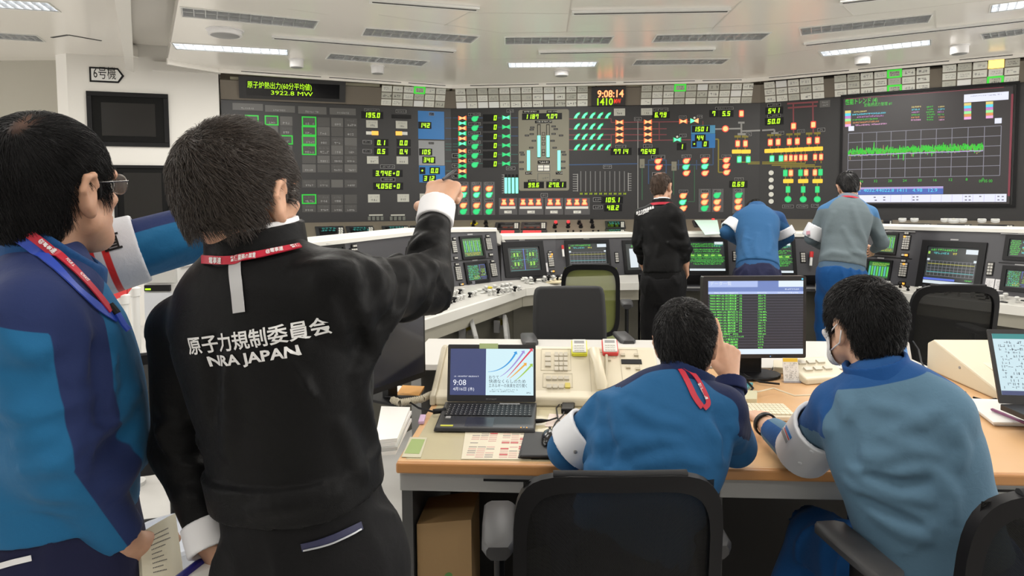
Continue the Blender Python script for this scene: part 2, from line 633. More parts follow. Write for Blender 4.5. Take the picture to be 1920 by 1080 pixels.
# ------------------------------------------------------------------ ceiling fixtures
M_refl = mat('louvre_aluminium', (0.80, 0.81, 0.82), 0.25, metal=0.75)
M_lback = mat('fixture_inside', (0.55, 0.56, 0.58), 0.35)
E_tube = glow('lit_tube', (0.93, 0.97, 1.0), 5.0, (0.8, 0.8, 0.8))
M_tube = mat('tube_off', (0.55, 0.56, 0.56), 0.3)


def ceiling_light(p0, p1, lit, label, z=CZ, w=0.30):
 a, b = at_z(p0[0], p0[1], z), at_z(p1[0], p1[1], z)
 L = (b - a).length
 mid = (a + b) / 2
 t = thing('ceiling_light', label, 'ceiling light', (mid.x, mid.y, z), math.atan2((b - a).y, (b - a).x), 'recessed louvre lights in the ceiling')
 hx, hy, e = L / 2, w / 2, .002
 f = MB()
 for x0, y0, x1, y1 in ((-hx - .012, -hy - .012, hx + .012, -hy), (-hx - .012, hy, hx + .012, hy + .012), (-hx - .012, -hy, -hx, hy), (hx, -hy, hx + .012, hy)):
  f.box(x0, y0, -0.007, x1, y1, -.001, M_white)
 f.build('frame', t, world=False)
 r = MB(); H = .085
 for x0, y0, x1, y1 in ((-hx + e, -hy + e, hx - e, -hy + .006), (-hx + e, hy - .006, hx - e, hy - e), (-hx + e, -hy + .006, -hx + .006, hy - .006), (hx - .006, -hy + .006, hx - e, hy - .006)):
  r.box(x0, y0, 0, x1, y1, H, M_refl)
 r.box(-hx + e, -hy + e, H, hx - e, hy - e, H + .006, M_lback)
 r.build('reflector', t, world=False)
 for s in (-1, 1):
  k = MB(); k.lathe([(0.012, -hx + .03), (0.012, hx - .03)], (0, s * hy * 0.48, .058), E_tube if lit else M_tube, 8, (1, 0, 0))
  k.build('tube', t, world=False, smooth=60)
 l = MB(); n = 12
 for i in range(1, n):
  x = -hx + 2 * hx * i / n
  l.hexa([(x - .0015, -hy + .008, .002), (x + .0015, -hy + .008, .002), (x + .0015, hy - .008, .002), (x - .0015, hy - .008, .002)],
               [(x - .012, -hy + .008, .042), (x + .012, -hy + .008, .042), (x + .012, hy - .008, .042), (x - .012, hy - .008, .042)], M_refl)
 l.box(-hx + .006, -.003, .001, hx - .006, .003, .042, M_refl)
 l.build('louvre', t, world=False)
 return t


for i, f_ in enumerate(FIX):
 ceiling_light(*f_, z=CZ if i < 12 else CZ2)


def slot(p0, p1, label):
 a, b = at_z(p0[0], p0[1], CZ), at_z(p1[0], p1[1], CZ)
 L = (b - a).length; mid = (a + b) / 2
 t = thing('air_diffuser', label, 'air diffuser', (mid.x, mid.y, CZ), math.atan2((b - a).y, (b - a).x), 'slot air diffusers in the ceiling')
 k = MB(); k.box(-L / 2, -.05, -.02, L / 2, .05, 0, M_white); k.build('housing', t, world=False)
 k = MB(); k.box(-L / 2 + .02, -.012, -.024, L / 2 - .02, .004, -.019, M_slot); k.build('slot', t, world=False)


for p0, p1, lab in [((510, 68), (853, 95), 'long white slot diffuser between the louvre lights on the left'),
     ((693, -1), (897, 15), 'white slot diffuser at the top edge of the photo left of centre'),
     ((1072, 22), (1368, 17), 'white slot diffuser at the top of the central ceiling'),
     ((1010, 97), (1340, 91), 'white slot diffuser between the two rows of central lights'),
     ((1508, 82), (1925, 35), 'long white slot diffuser between the lights on the right'),
     ((1575, 2), (1700, -12), 'white slot diffuser end at the top edge right of centre')]:
 slot(p0, p1, lab)

M_cyl = mat('speaker_white', (0.70, 0.69, 0.69), 0.45)
for x, y, r, h, lab in [(556, 119, .075, .09, 'small white ceiling cylinder above the lime text display'), (708, 131, .075, .09, 'small white ceiling cylinder above the left white tile block'),
      (1053, 138, .085, .06, 'small white ceiling cylinder under the lit central light'), (1617, 113, .08, .09, 'small white ceiling cylinder under the lit right light'),
      (1799, 93, .085, .09, 'small white ceiling cylinder near the amber lit tile'), (422, 62, .15, .05, 'wide white round ceiling speaker between two louvre lights')]:
 p = at_z(x, y, CZ - h / 2)
 t = thing('ceiling_speaker', lab, 'ceiling speaker', (p.x, p.y, CZ), 0, 'white round ceiling speakers')
 k = MB(); k.lathe([(r * 1.12, 0), (r * 1.12, -.008), (r, -.012), (r, -h * .92), (r * .93, -h)], (0, 0, 0), M_cyl, 24); k.build('housing', t, world=False, smooth=40)
 k = MB(); k.lathe([(r * .86, -h - .001), (r * .8, -h - .004)], (0, 0, 0), M_inklt, 24); k.build('grille', t, world=False, smooth=40)

# ------------------------------------------------------------------ things on the left wall
t = thing('wall_sign', 'white arrow-shaped sign reading 6号機 above the wall screens', 'sign', tuple(PL_W.pt(PL_W.px(200, 141)[0], 2.5)))
k = MB(PL_W)
a, b, c_, d_ = PL_W.px(168, 141)[0], PL_W.px(222, 141)[0], PL_W.px(233, 141)[0], 0
zt, zb = PL_W.px(200, 127)[1], PL_W.px(200, 155)[1]
k.shape([(a, zb), (b, zb), (c_, (zb + zt) / 2), (b, zt), (a, zt)], 0.0, 0.012, M_black)
k.build('border', t)
k = MB(PL_W); g = .02
k.shape([(a + g, zb + g), (b - g * .4, zb + g), (c_ - g * 1.3, (zb + zt) / 2), (b - g * .4, zt - g), (a + g, zt - g)], 0.012, 0.015, M_white)
k.build('face', t)
k = MB(PL_W); k.text('6号機', (a + b) / 2 + .01, zb + .052, .115, .0165, M_black, width=(b - a) * .78); k.build('lettering', t)


def wall_screen(x0, y0, x1, y1, label):
 c = PL_W.px((x0 + x1) / 2, (y0 + y1) / 2)
 t = thing('wall_monitor', label, 'wall monitor', tuple(PL_W.pt(c[0], c[1])), 0, 'dark monitors set in the left wall')
 u0, u1 = PL_W.px(x0, (y0 + y1) / 2)[0], PL_W.px(x1, (y0 + y1) / 2)[0]
 w1, w0 = PL_W.px((x0 + x1) / 2, y0)[1], PL_W.px((x0 + x1) / 2, y1)[1]
 f = (u1 - u0) * 0.17
 k = MB(PL_W); k.frame(u0, w0, u1, w1, f * .35, 0, .03, M_black); k.build('bezel', t, bevel=.004)
 k = MB(PL_W)
 i = f * .35
 k.shape([(u0 + i, w0 + i), (u1 - i, w0 + i), (u1 - i, w1 - i), (u0 + i, w1 - i)], 0.0, .012, mat('inner_bezel', (0.005, 0.005, 0.005), .6, spec=.15)); k.build('inner_bezel', t)
 k = MB(PL_W); k.rect(u0 + f, w0 + f * .85, u1 - f, w1 - f * .85, .012, .016, mat('unlit_crt', (0.016, 0.015, 0.014), .3, spec=.25)); k.build('screen', t)


wall_screen(164, 174, 317, 275, 'upper dark wall monitor under the arrow sign')
wall_screen(214, 310, 322, 425, 'lower dark wall monitor, half hidden between the two standing men')

mb = MB(); mb.box(-15, -5.6, 0, 11.5, -5.5, CZ + .3, M_wall)
struct(mb.build('wall_rear'), 'plain off-white wall behind the desks')
# ================================================================== LARGE DISPLAY PANELS
Z0, Z1, Z2 = 1.235, 2.83, 3.06      # bottom and top of the dark face, top of the tile band
TILT = 0.10                          # the tile band leans into the room


def tilted(pl, A):
 return Plane(A + UP * Z1, pl.ex, UP * (Z2 - Z1) + pl.n * TILT)


PT_L, PT_C, PT_R = tilted(PL_L, PA), tilted(PL_C, PB), tilted(PL_R, PC)


def wing(label, pl, pt, A, B, parent=None):
 L = (B - A).length
 t = thing('display_panel', label, 'display panel', (A.x, A.y, 0), math.atan2((B - A).y, (B - A).x))
 k = MB(pl); k.rect(0, 0, L, Z1, -0.35, 0, M_panel); k.build('dark_face', t)
 k = MB(pl)
 h = math.hypot(Z2 - Z1, TILT)
 k.pl = pt; k.rect(0, 0, L, h, -0.08, 0.0, M_brown)
 k.pl = pl; k.rect(0, Z2 - 0.01, L, Z2 + 0.12, -0.3, -0.02, M_brown)
 k.rect(0, Z1 - .006, L, Z1, 0, .004, M_black)
 k.build('tile_band', t)
 return t, L, h


T_L, L_L, H_T = wing('left dark display wing with lime readouts and blue-grey blocks, behind the black-jacketed man', PL_L, PT_L, PA, PB)
T_C, L_C, _ = wing('central dark display panel with beige vessel plate, red and green lamps under the clock', PL_C, PT_C, PB, PC)
T_R, L_R, _ = wing('right dark display wing with the large trend screen', PL_R, PT_R, PC, PD)


def tiles(t, pt, TL, TR, BL, BR, nc, nr, green=(), amber=(), seed=0):
 rr = random.Random(seed)
 q = [pt.px(*p) for p in (TL, TR, BL, BR)]
 u0, u1 = (q[0][0] + q[2][0]) / 2, (q[1][0] + q[3][0]) / 2
 w1, w0 = (q[0][1] + q[1][1]) / 2, (q[2][1] + q[3][1]) / 2
 cw, chh = (u1 - u0) / nc, (w1 - w0) / nr
 for r in range(nr):
  for c in range(nc):
   x0, y1 = u0 + c * cw, w1 - r * chh
   x1, y0 = x0 + cw * 0.90, y1 - chh * 0.86
   k = MB(pt)
   blank = rr.random() < 0.12
   if (c, r) in green:
    k.rect(x0 - .012, y0 - .010, x1 + .012, y1 + .010, 0, .010, M_tilegreen)
    k.rect(x0 + .012, y0 + .010, x1 - .012, y1 - .010, 0, .012, M_tile2)
    k.marks(x0 + .02, y0 + .012, x1 - .02, y1 - .012, .012, M_ink, 2, rr.random())
    k.build('annunciator_window', t)['label'] = 'green-bordered annunciator tile'
   elif (c, r) in amber:
    k.rect(x0 - .006, y0 - .004, x1 + .006, y1 + .004, 0, .012, M_tileamber)
    k.build('annunciator_window', t)['label'] = 'amber lit annunciator tile'
   else:
    m = M_tile3 if blank else rr.choice([M_tile, M_tile, M_tile2])
    k.rect(x0, y0, x1, y1, 0, .010, m)
    if not blank:
     mm = M_ink if rr.random() < .35 else M_inklt
     k.marks(x0 + .015, y0 + chh * .18, x1 - .015, y1 - chh * .2, .010, mm, rr.choice([1, 2, 2]), rr.random(), .5)
    k.build('annunciator_window', t)


tiles(T_L, PT_L, (716, 159), (837.5, 167), (714.5, 198.5), (834.5, 203), 6, 3, green=[(3, 0)], seed=1)
tiles(T_C, PT_C, (854, 166.5), (1104, 161.5), (856, 204), (1103.5, 201), 12, 3, seed=2)
tiles(T_C, PT_C, (1203.5, 160), (1414, 156), (1201, 198), (1411, 194.5), 10, 3, green=[(3, 0)], seed=3)
tiles(T_R, PT_R, (1433, 153.5), (1547, 144.5), (1435, 193.5), (1547.5, 185.5), 5, 3, seed=4)
tiles(T_R, PT_R, (1564, 141.5), (1746, 126), (1566, 183), (1745.5, 169.5), 7, 3, green=[(4, 0), (4, 2)], seed=5)
tiles(T_R, PT_R, (1767, 121.5), (1915, 110), (1767, 167), (1913, 156), 5, 3, green=[(3, 2)], amber=[(3, 0)], seed=6)
tiles(T_R, PT_R, (1938, 108), (2090, 92), (1938, 155), (2088, 144), 5, 3, seed=7)

# cream valances over the tile band
M_val = mat('valance_cream', (0.42, 0.39, 0.29), 0.5)
PV_L, PV_C = Plane(PA + UP * Z2 + PL_L.n * .02, PL_L.ex, UP), Plane(PB + UP * Z2 + PL_C.n * .02, PL_C.ex, UP)
for T, pv, segs in ((T_L, PV_L, [(432, 493), (497, 575), (581, 635), (641, 711), (716, 765), (771, 825), (829, 841)]),
     (T_C, PV_C, [(849, 860), (863, 914), (917, 987), (990, 1042), (1044, 1116), (1119, 1205), (1208, 1263), (1267, 1343), (1346, 1405)])):
 for x0, x1 in segs:
  k = MB(pv); k.rect(pv.px(x0, 160)[0], 0.0, pv.px(x1, 160)[0], .05, 0, .05, M_val); k.build('valance', T)
M_gap = mat('valance_gap', (0.012, 0.010, 0.009), .7)
PV_R = Plane(PC + UP * Z2 + PL_R.n * .0, PL_R.ex, UP)
for x0, x1 in ((1440, 1508), (1513, 1570), (1575, 1655), (1663, 1728), (1735, 1828), (1832, 1903), (1911, 2000)):
 k = MB(PV_R); y = 152 - (x0 - 1440) * .1
 k.rect(PV_R.px(x0, y)[0], .0, PV_R.px(x1, y - 6)[0], .062, 0, .012, M_gap); k.build('valance_gap', T_R)


# ---- element builders (pixel centre on plane, size in pixels at that place)
def usc(pl, x, y):
 a, b = pl.px(x - .5, y), pl.px(x + .5, y)
 c, d = pl.px(x, y - .5), pl.px(x, y + .5)
 return b[0] - a[0], c[1] - d[1]


def readout(T, pl, st, x, y, hpx, wpad=5, mt=None, box=True, name='digital_readout', left=0):
 mt = mt or E_yel
 su, sw = usc(pl, x, y)
 u, w = pl.px(x, y)
 h = hpx * sw
 Lw = sum(0.18 if c == '.' else 0.78 for c in st) * h
 k = MB(pl); k.rect(u - Lw / 2 - wpad * su - left * su, w - h * .72, u + Lw / 2 + wpad * su, w + h * .72, 0, .004, M_black)
 o = k.build(name, T)
 k = MB(pl); k.digits(st, u, w - h / 2, h, .0045, mt)
 k.build('digits', o)


def plate(T, pl, x0, y0, x1, y1, seed=0, mt=None, dark=True):
 """small engraved caption plate"""
 k = MB(pl)
 a, b = pl.px(x0, (y0 + y1) / 2)[0], pl.px(x1, (y0 + y1) / 2)[0]
 t_, q = pl.px((x0 + x1) / 2, y0)[1], pl.px((x0 + x1) / 2, y1)[1]
 k.rect(a, q, b, t_, 0, .003, M_black if dark else M_tile2)
 e = (t_ - q) * .10
 if dark:
  k.frame(a, q, b, t_, e, .003, .004, M_inklt)
 k.marks(a + e * 2, q + e * 2, b - e * 2, t_ - e * 2, .0032, mt or (M_inklt if dark else M_ink), 1, seed + x0 * .37, .7)
 k.build('name_plate', T)


def stile(T, pl, x0, y0, x1, y1, m=None, seed=0, name='status_tile', rows=2, ink=None):
 k = MB(pl)
 a, b = pl.px(x0, (y0 + y1) / 2)[0], pl.px(x1, (y0 + y1) / 2)[0]
 t_, q = pl.px((x0 + x1) / 2, y0)[1], pl.px((x0 + x1) / 2, y1)[1]
 k.rect(a, q, b, t_, 0, .006, m or M_tile2)
 d = (t_ - q)
 k.marks(a + (b - a) * .25, q + d * .12, b - (b - a) * .25, q + d * .48, .006, ink or M_ink, 1, seed + x0, .8)
 if rows > 1:
  k.marks(a + (b - a) * .12, q + d * .55, b - (b - a) * .12, q + d * .85, .006, ink or M_inklt, 1, seed + y0, .5)
 k.build(name, T)


def lamp(T, pl, kind, x, y, col, wpx, hpx):
 su, sw = usc(pl, x, y)
 u, w = pl.px(x, y)
 a, b = wpx * su / 2, hpx * sw / 2
 core, rim = {'r': (E_red, E_redr), 'g': (E_grn, E_grnr), 'd': (E_grnd, E_grnr), 'o': (E_red, E_orr), 'y': (E_amb, E_amb), 'a': (E_ora, E_ora)}[col]
 k = MB(pl)

 def sh(s, d0, d1, m):
  if kind == 'bow':
   k.shape([(u - a * s, w - b * s), (u - a * s, w + b * s), (u, w + b * .28 * s), (u, w - b * .28 * s)], d0, d1, m)
   k.shape([(u + a * s, w - b * s), (u + a * s, w + b * s), (u, w + b * .28 * s), (u, w - b * .28 * s)], d0, d1, m)
  elif kind == 'pump':
   n = 18
   pts = [(u - a * .1 + a * .88 * s * math.cos(t), w + b * .96 * s * math.sin(t)) for t in [math.radians(70 + 305 * i / (n - 1)) for i in range(n)]]
   pts += [(u + a * s, w + b * .25 * s), (u + a * s, w + b * s)]
   k.shape(pts, d0, d1, m)
  elif kind == 'bar':
   k.rrect(u - a * s, w - b * s, u + a * s, w + b * s, min(a, b) * .35, d0, d1, m)
  elif kind == 'disc':
   k.disc(u, w, a * s, d0, d1, m, 20)
  elif kind == 'fan':
   pts = [(u + a * s * q[0], w + b * s * q[1]) for q in ((-1, -1), (-.8, -.45), (-.35, .25), (.2, .75), (1, 1), (.95, .3), (.55, .05), (.15, -.5), (.1, -1))]
   k.shape(pts, d0, d1, m)
  elif kind == 'hour':
   pts = [(u + a * s * q[0], w + b * s * q[1]) for q in ((-.75, 1), (.75, 1), (.75, .45), (.45, .25), (1, -.4), (1, -1), (-1, -1), (-1, -.4), (-.45, .25), (-.75, .45))]
   k.shape(pts, d0, d1, m)

 sh(1.0, 0, .005, rim)
 if core is not rim:
  sh(.74, .005, .0065, core)
 nm = {'bow': 'valve_lamp', 'pump': 'pump_lamp', 'bar': 'breaker_lamp', 'disc': 'round_lamp', 'fan': 'relief_valve_lamp', 'hour': 'internal_pump_lamp'}[kind]
 k.build('bus_bar_lamp' if col == 'y' and kind == 'bar' else nm, T)


def gplate(T, pl, x0, y0, x1, y1, m=None, name='lamp_plate'):
 k = MB(pl); k.rpx(x0, y0, x1, y1, 0, .003, m or M_greyplate); k.build(name, T)


# ================================================================== LEFT WING
P = PL_L
# text display in the tile band
k = MB(PT_L)
k.rpx(448, 148, 648, 188, 0, .03, M_panel); o = k.build('text_display', T_L)
k = MB(PT_L)
a, b = PT_L.px(462, 166)[0], PT_L.px(636, 170)[0]
wt, wb = PT_L.px(550, 154)[1], PT_L.px(550, 181)[1]
k.rect(a, wb, b, wt, .03, .032, M_glass); k.build('glass', o)
k = MB(PT_L)
hh = (wt - wb)
k.text('原子炉熱出力(60分平均値)', PT_L.px(464, 163)[0], wb + hh * .55, hh * .36, .033, E_yel, 'l', width=(b - a) * .68)
k.text('3922.8 MW', PT_L.px(508, 175)[0], wb + hh * .12, hh * .29, .033, E_yel, 'l', width=(b - a) * .45)
k.build('lettering', o)
# caption heads and dark status tiles
for x0, x1, y0, y1 in ((436, 493, 194, 207), (497, 553, 198, 210.5), (559, 612, 200, 214), (618, 667, 203, 215.5)):
 stile(T_L, P, x0, y0, x1, y1, M_dtile2, name='header_tile', rows=1, ink=M_inklt)
cols = [(433, 456), (460, 484), (497, 521), (525, 548), (566.5, 592), (595, 618), (621, 643), (646, 669)]
rowsy = [(219, 236), (237, 253.5), (255, 271), (272.5, 290), (291.5, 306), (308, 323), (337, 351.5), (365, 382), (383.5, 398)]
gset = {(4, 0), (4, 1), (4, 2), (4, 3), (4, 7), (2, 0), (3, 2), (1, 0)}
for ci, (x0, x1) in enumerate(cols):
 for ri, (y0, y1) in enumerate(rowsy):
  k = MB(P)
  yy = (ci - 4) * 0.9 if ri < 3 else 0
  a, b = P.px(x0, y0 + yy)[0], P.px(x1, y0 + yy)[0]
  t_, q = P.px(x0, y0 + yy)[1], P.px(x0, y1 + yy)[1]
  if (ci, ri) in gset:
   k.frame(a - .006, q - .004, b + .006, t_ + .006, .016, 0, .006, mat('green_tile_border', (.01, .2, .02), .4, emit=(.02, .85, .05), es=.42))
  k.rect(a, q, b, t_, 0, .003, M_dtile if (ri + ci) % 3 or ri > 6 else M_dtile2)
  if (ri * 7 + ci * 3) % 5 != 0:
   k.marks(a + (b - a) * .2, q + (t_ - q) * .1, b - (b - a) * .2, q + (t_ - q) * .45, .003, M_inklt, 1, ri * 9 + ci, .7)
   k.marks(a + (b - a) * .1, q + (t_ - q) * .55, b - (b - a) * .1, q + (t_ - q) * .85, .003, M_ink, 1, ri * 9 + ci + 99, .5)
  k.build('dark_status_tile', T_L)
# readouts
for st, x, y in (('195.0', 698, 216), ('0.1', 715, 267.5), ('0.0', 757, 268), ('0.5', 715, 284), ('0.4', 757, 284.5)):
 readout(T_L, P, st, x, y, 9.5)
readout(T_L, P, '3.74E+0', 727, 325, 9.5); readout(T_L, P, '4.05E+0', 728, 349, 9.5)
for a in ((683, 204, 711, 209.5), (742, 206, 762, 212), (680, 263, 697, 270), (680, 280, 697, 287), (713, 309, 740, 316), (714, 333, 741, 340)):
 plate(T_L, P, *a)
for a in ((686.5, 225.5, 708, 239.5), (742, 227, 763.5, 241), (688, 293, 709.5, 307), (743.5, 293.5, 765, 307.5), (690, 364.5, 712, 379.5), (745, 364, 767, 378.5), (787, 363, 800, 378)):
 stile(T_L, P, *a)
gplate(T_L, P, 734, 215, 771, 222.5, M_black, 'blank_readout')
for x0, xm, x1, y in ((686.5, 697, 709.5, 249.5), (742, 754, 764, 250)):
 k = MB(P); k.rpx(x0, y - 3, x1, y + 3, 0, .004, M_tile); o = k.build('two_state_lamp', T_L)
 k = MB(P)
 if x0 < 700: k.rpx(xm, y - 3.8, x1, y + 3.8, 0, .007, E_ora)
 else: k.rpx(x0, y - 3.8, xm, y + 3.8, 0, .007, E_ora)
 k.build('lit_half', o)
for x0 in (688, 729, 777):
 k = MB(P); k.rpx(x0 + 4, 402, x0 + 30, 404.5, 0, .004, M_tile2)
 for i in range(4): k.rpx(x0 + 2 + i * 8, 406, x0 + 7 + i * 8, 413, 0, .008, mat('dim_button', (.13, .14, .12), .4))
 k.build('selector_buttons', T_L)
# blue / grey / blue block
gplate(T_L, P, 784, 208.5, 833, 261, M_blue, 'colour_block'); gplate(T_L, P, 785, 263.5, 833.5, 310, M_grey, 'colour_block'); gplate(T_L, P, 786, 310.5, 834.5, 342, M_blue, 'colour_block')
for st, x, y in (('142', 796.5, 235), ('105', 798, 285), ('348', 804, 300), ('0.0', 815, 320), ('312', 805, 334.5), ('+', 792, 320)):
 readout(T_L, P, st, x, y, 9, 2)
for a in ((804, 211, 814, 217), (803, 266, 814, 271)):
 plate(T_L, P, *a)
k = MB(P)
for y, m in ((221, L_blue), (240.5, L_blue), (260, L_blue), (270, L_teal), (275, L_teal), (281, L_teal), (302, L_teal), (320.5, L_teal)):
 k.lpx([(835, y), (847, y + .3)], .012, .001, m)
k.build('mimic_lines', T_L)

# ================================================================== CENTRE
P = PL_C
k = MB(P)
for y, m in ((221, L_blue), (240.5, L_blue), (260, L_blue), (270, L_teal), (275, L_teal), (281, L_teal), (302, L_teal), (320.5, L_teal)):
 k.lpx([(849, y), (862, y)], .012, .001, m)
for y, m in ((221, L_blue), (238.5, L_blue), (255, L_blue), (272, L_teal), (289.5, L_teal), (306.5, L_teal)):
 k.lpx([(876, y), (971, y)], .012, .001, m)
for x0, x1, y in ((1067, 1146, 223), (1067, 1250, 242), (1067, 1250, 253), (1067, 1146, 262)):
 k.lpx([(x0, y), (x1, y - .6)], .012, .001, L_red)
k.lpx([(1146, 222.5), (1146, 229.5), (1296, 228)], .012, .001, L_red)
k.lpx([(1067, 281), (1146, 281), (1146, 252), (1160, 252)], .012, .001, L_red)
k.lpx([(1160, 264), (1296, 262)], .012, .001, L_red)
k.lpx([(1236, 228), (1236, 263)], .012, .001, L_red)
k.lpx([(1318, 227), (1318, 236)], .012, .001, L_red)
k.lpx([(1067, 309), (1196, 307)], .016, .001, L_blue)
k.lpx([(1208, 309), (1310, 309), (1337, 309), (1337, 276)], .014, .001, L_blue)
k.lpx([(1216, 345), (1216, 300), (1249, 300), (1249, 325)], .014, .001, L_blue)
k.lpx([(1306, 300), (1306, 318)], .012, .001, L_blue); k.lpx([(1272, 300), (1272, 318)], .012, .001, L_blue)
k.lpx([(1341, 261), (1347, 261), (1347, 323), (1358, 323)], .018, .001, L_yel)
k.lpx([(1347, 299), (1358, 299)], .014, .001, L_yel)
k.lpx([(1204, 315), (1204, 375)], .014, .001, L_green); k.lpx([(1263, 320), (1263, 365)], .014, .001, L_green); k.lpx([(1302, 310), (1302, 378), (1290, 378)], .012, .001, L_green)
k.lpx([(1196, 227), (1196, 405)], .010, .001, L_gry); k.lpx([(957, 207), (957, 304)], .008, .001, L_gry)
k.lpx([(1341, 242), (1390, 241)], .022, .001, L_gry); k.lpx([(1390, 230), (1390, 251)], .022, .001, L_gry); k.lpx([(1384, 230), (1396, 230)], .026, .001, L_gry); k.lpx([(1383, 251.5), (1398, 251.5)], .03, .001, L_gry)
k.lpx([(1390, 246), (1427, 244.5)], .022, .001, L_gry)
k.lpx([(1386, 304), (1427, 304)], .014, .001, L_yel); k.lpx([(1402, 307), (1427, 307)], .014, .001, L_yel)
for x in (1383, 1397):
 k.lpx([(x, 254), (x, 284)], .010, .001, L_yel)
 k.lpx([(x - 6, 256), (x + 6, 256)], .03, .001, L_yel)
for x in (1386, 1402.5): k.lpx([(x, 290), (x, 300)], .010, .001, L_yel)
k.build('mimic_lines', T_C)
# clock
k = MB(PT_C); k.rpx(1109, 163, 1173, 198, 0, .03, mat('clock_case', (.035, .032, .032), .4)); o = k.build('clock_display', T_C)
k = MB(PT_C)
a, b = PT_C.px(1120, 175)[0], PT_C.px(1169, 175)[0]
w1_, w0_ = PT_C.px(1144, 167.5)[1], PT_C.px(1144, 181)[1]
k.text('9:08:14', a, w0_, w1_ - w0_, .032, E_red, 'l', width=b - a, bold=.02)
k.build('time', o)
k = MB(PT_C)
w1_, w0_ = PT_C.px(1144, 182.5)[1], PT_C.px(1144, 195.5)[1]
k.text('1410', a, w0_, w1_ - w0_, .032, E_yel, 'l', width=PT_C.px(1149.5, 175)[0] - a, bold=.02); k.build('power_value', o)
k = MB(PT_C); k.text('MW', PT_C.px(1151, 190)[0], w0_ + .02, (w1_ - w0_) * .7, .032, E_redr, 'l', width=PT_C.px(1164, 175)[0] - PT_C.px(1151, 175)[0], bold=.01); k.build('power_unit', o)
# valve column and pumps on the left
for y, c in ((221.5, 'o'), (231, 'g'), (240.5, 'o'), (250.3, 'g'), (259.8, 'o'), (269.3, 'g'), (283, 'o'), (292.3, 'd'), (301.8, 'o'), (311, 'd'), (320.8, 'o'), (330.3, 'd')):
 lamp(T_C, P, 'bow', 867, y, c, 15, 9)
for y in (292, 311, 330): plate(T_C, P, 847.5, y - 4, 860, y + 4, y)
for i, y in enumerate((223, 240.5, 258, 275, 292.2, 309.3)):
 lamp(T_C, P, 'pump', 890.5, y, 'd' if i else 'd', 13.5, 11)
 plate(T_C, P, 878, y - 11, 901, y - 5.5, y)
 readout(T_C, P, '0', 929, y - 2, 9.5, 0, E_yel, left=20)
 lamp(T_C, P, 'bow', 949, y - 2.5, 'g' if i == 0 else 'd', 15, 9)
plate(T_C, P, 950, 205, 963, 211)
# three grey pump plates
for x0, x1 in ((858.5, 879.5), (883, 904), (906.5, 928)):
 gplate(T_C, P, x0, 341, x1, 403)
 xm = (x0 + x1) / 2
 for y, c in ((354, 'o'), (365.8, 'g'), (385.5, 'o'), (397, 'd')): lamp(T_C, P, 'pump', xm, y, c, 14, 11.5)
 plate(T_C, P, x0 + 3, 341.5, x1 - 3, 346.5); plate(T_C, P, x0 + 3, 373, x1 - 3, 378)
# four-bar monitor
for x in (948.5, 955, 962, 969):
 k = MB(P); k.rpx(x - 2.4, 333, x + 2.4, 362.5, 0, .006, E_cyan); k.build('level_bar', T_C)
 k = MB(P); k.rpx(x - 2.4, 327, x + 2.4, 333, 0, .004, M_black); k.build('bar_slot', T_C)
k = MB(P)
k.lpx([(945, 327), (945, 362)], .008, .001, L_gry)
for i in range(9): k.lpx([(941, 328 + i * 4.2), (945, 328 + i * 4.2)], .008, .001, L_gry)
k.build('scale', T_C)
plate(T_C, P, 949, 312.5, 966, 318.5)
# vessel plate
k = MB(P)
a, b, t_, q = P.px(972.5, 280)[0], P.px(1067, 280)[0], P.px(1020, 205.5)[1], P.px(1020, 357.5)[1]
k.rrect(a, q, b, t_, .03, 0, .006, M_vessel)
vo = k.build('vessel_plate', T_C)
PV = Plane(P.o + P.n * .006, P.ex, P.ez)


def vs(name, f):
 k = MB(PV); f(k); return k.build(name, vo)


for a in ((980, 207, 1011, 212), (1025, 207, 1045, 212), (1003, 226, 1035, 231), (1008, 301, 1031, 307), (985, 322, 998, 327), (1042, 322, 1055, 327), (990, 337, 1005, 341), (1036, 336, 1050, 340)):
 vs('name_plate', lambda k: (k.rpx(*a, 0, .002, M_black), k.marks(PV.px(a[0] + 1, a[1])[0], PV.px(a[0], a[3] - .8)[1], PV.px(a[2] - 1, a[1])[0], PV.px(a[0], a[1] + .8)[1], .0022, M_tile, 1, a[0], .6)))
for st, x, y in (('1187', 997.5, 218.7), ('7.07', 1035, 218), ('99.6', 1001, 347), ('278.1', 1043, 346.5)):
 k = MB(PV); su, sw = usc(PV, x, y); u, w = PV.px(x, y); h = 8.6 * sw
 k.rect(u - 2.2 * h, w - h * .7, u + 2.2 * h, w + h * .7, 0, .003, M_black); k.digits(st, u, w - h / 2, h, .0032, E_yel)
 k.build('digital_readout', vo)
for x in (1010.5, 1027.5):
 vs('tube_outline', lambda k: (k.rpx(x - 3.2, 233, x + 3.2, 296, 0, .003, M_black), k.rpx(x - 2, 234.5, x + 2, 254, .003, .0035, M_vessel)))
 vs('level_tube', lambda k: k.rpx(x - 2.8, 254, x + 2.8, 294.5, .003, .007, E_cyan))
for x in (991, 1048.2):
 vs('level_tube', lambda k: k.rpx(x - 2.8, 282, x + 2.8, 319.5, 0, .005, E_cyan))
for x, y in ((998, 239), (997, 243), (997, 251.5), (988, 254), (1001, 264), (996, 277), (978, 286), (980, 290), (978, 304), (978, 317), (1038, 237), (1042, 242), (1038, 251), (1052, 254), (1036, 264), (1040, 277), (1056, 285), (1058, 290), (1056, 303), (1056, 315)):
 vs('scale_mark', lambda k: (k.rpx(x - 4, y - 1.6, x + 4, y + 1.6, 0, .002, M_black), k.rpx(x - 3, y - .8, x + 3, y + .8, .002, .0022, M_ink)))
for y in (251, 260, 269.5, 283, 289):
 vs('core_mark', lambda k: (k.rpx(1016, y - 3, 1022, y + 3, 0, .002, M_black), k.rpx(1016.8, y - 2.2, 1021.2, y + 2.2, .002, .0022, M_vessel)))
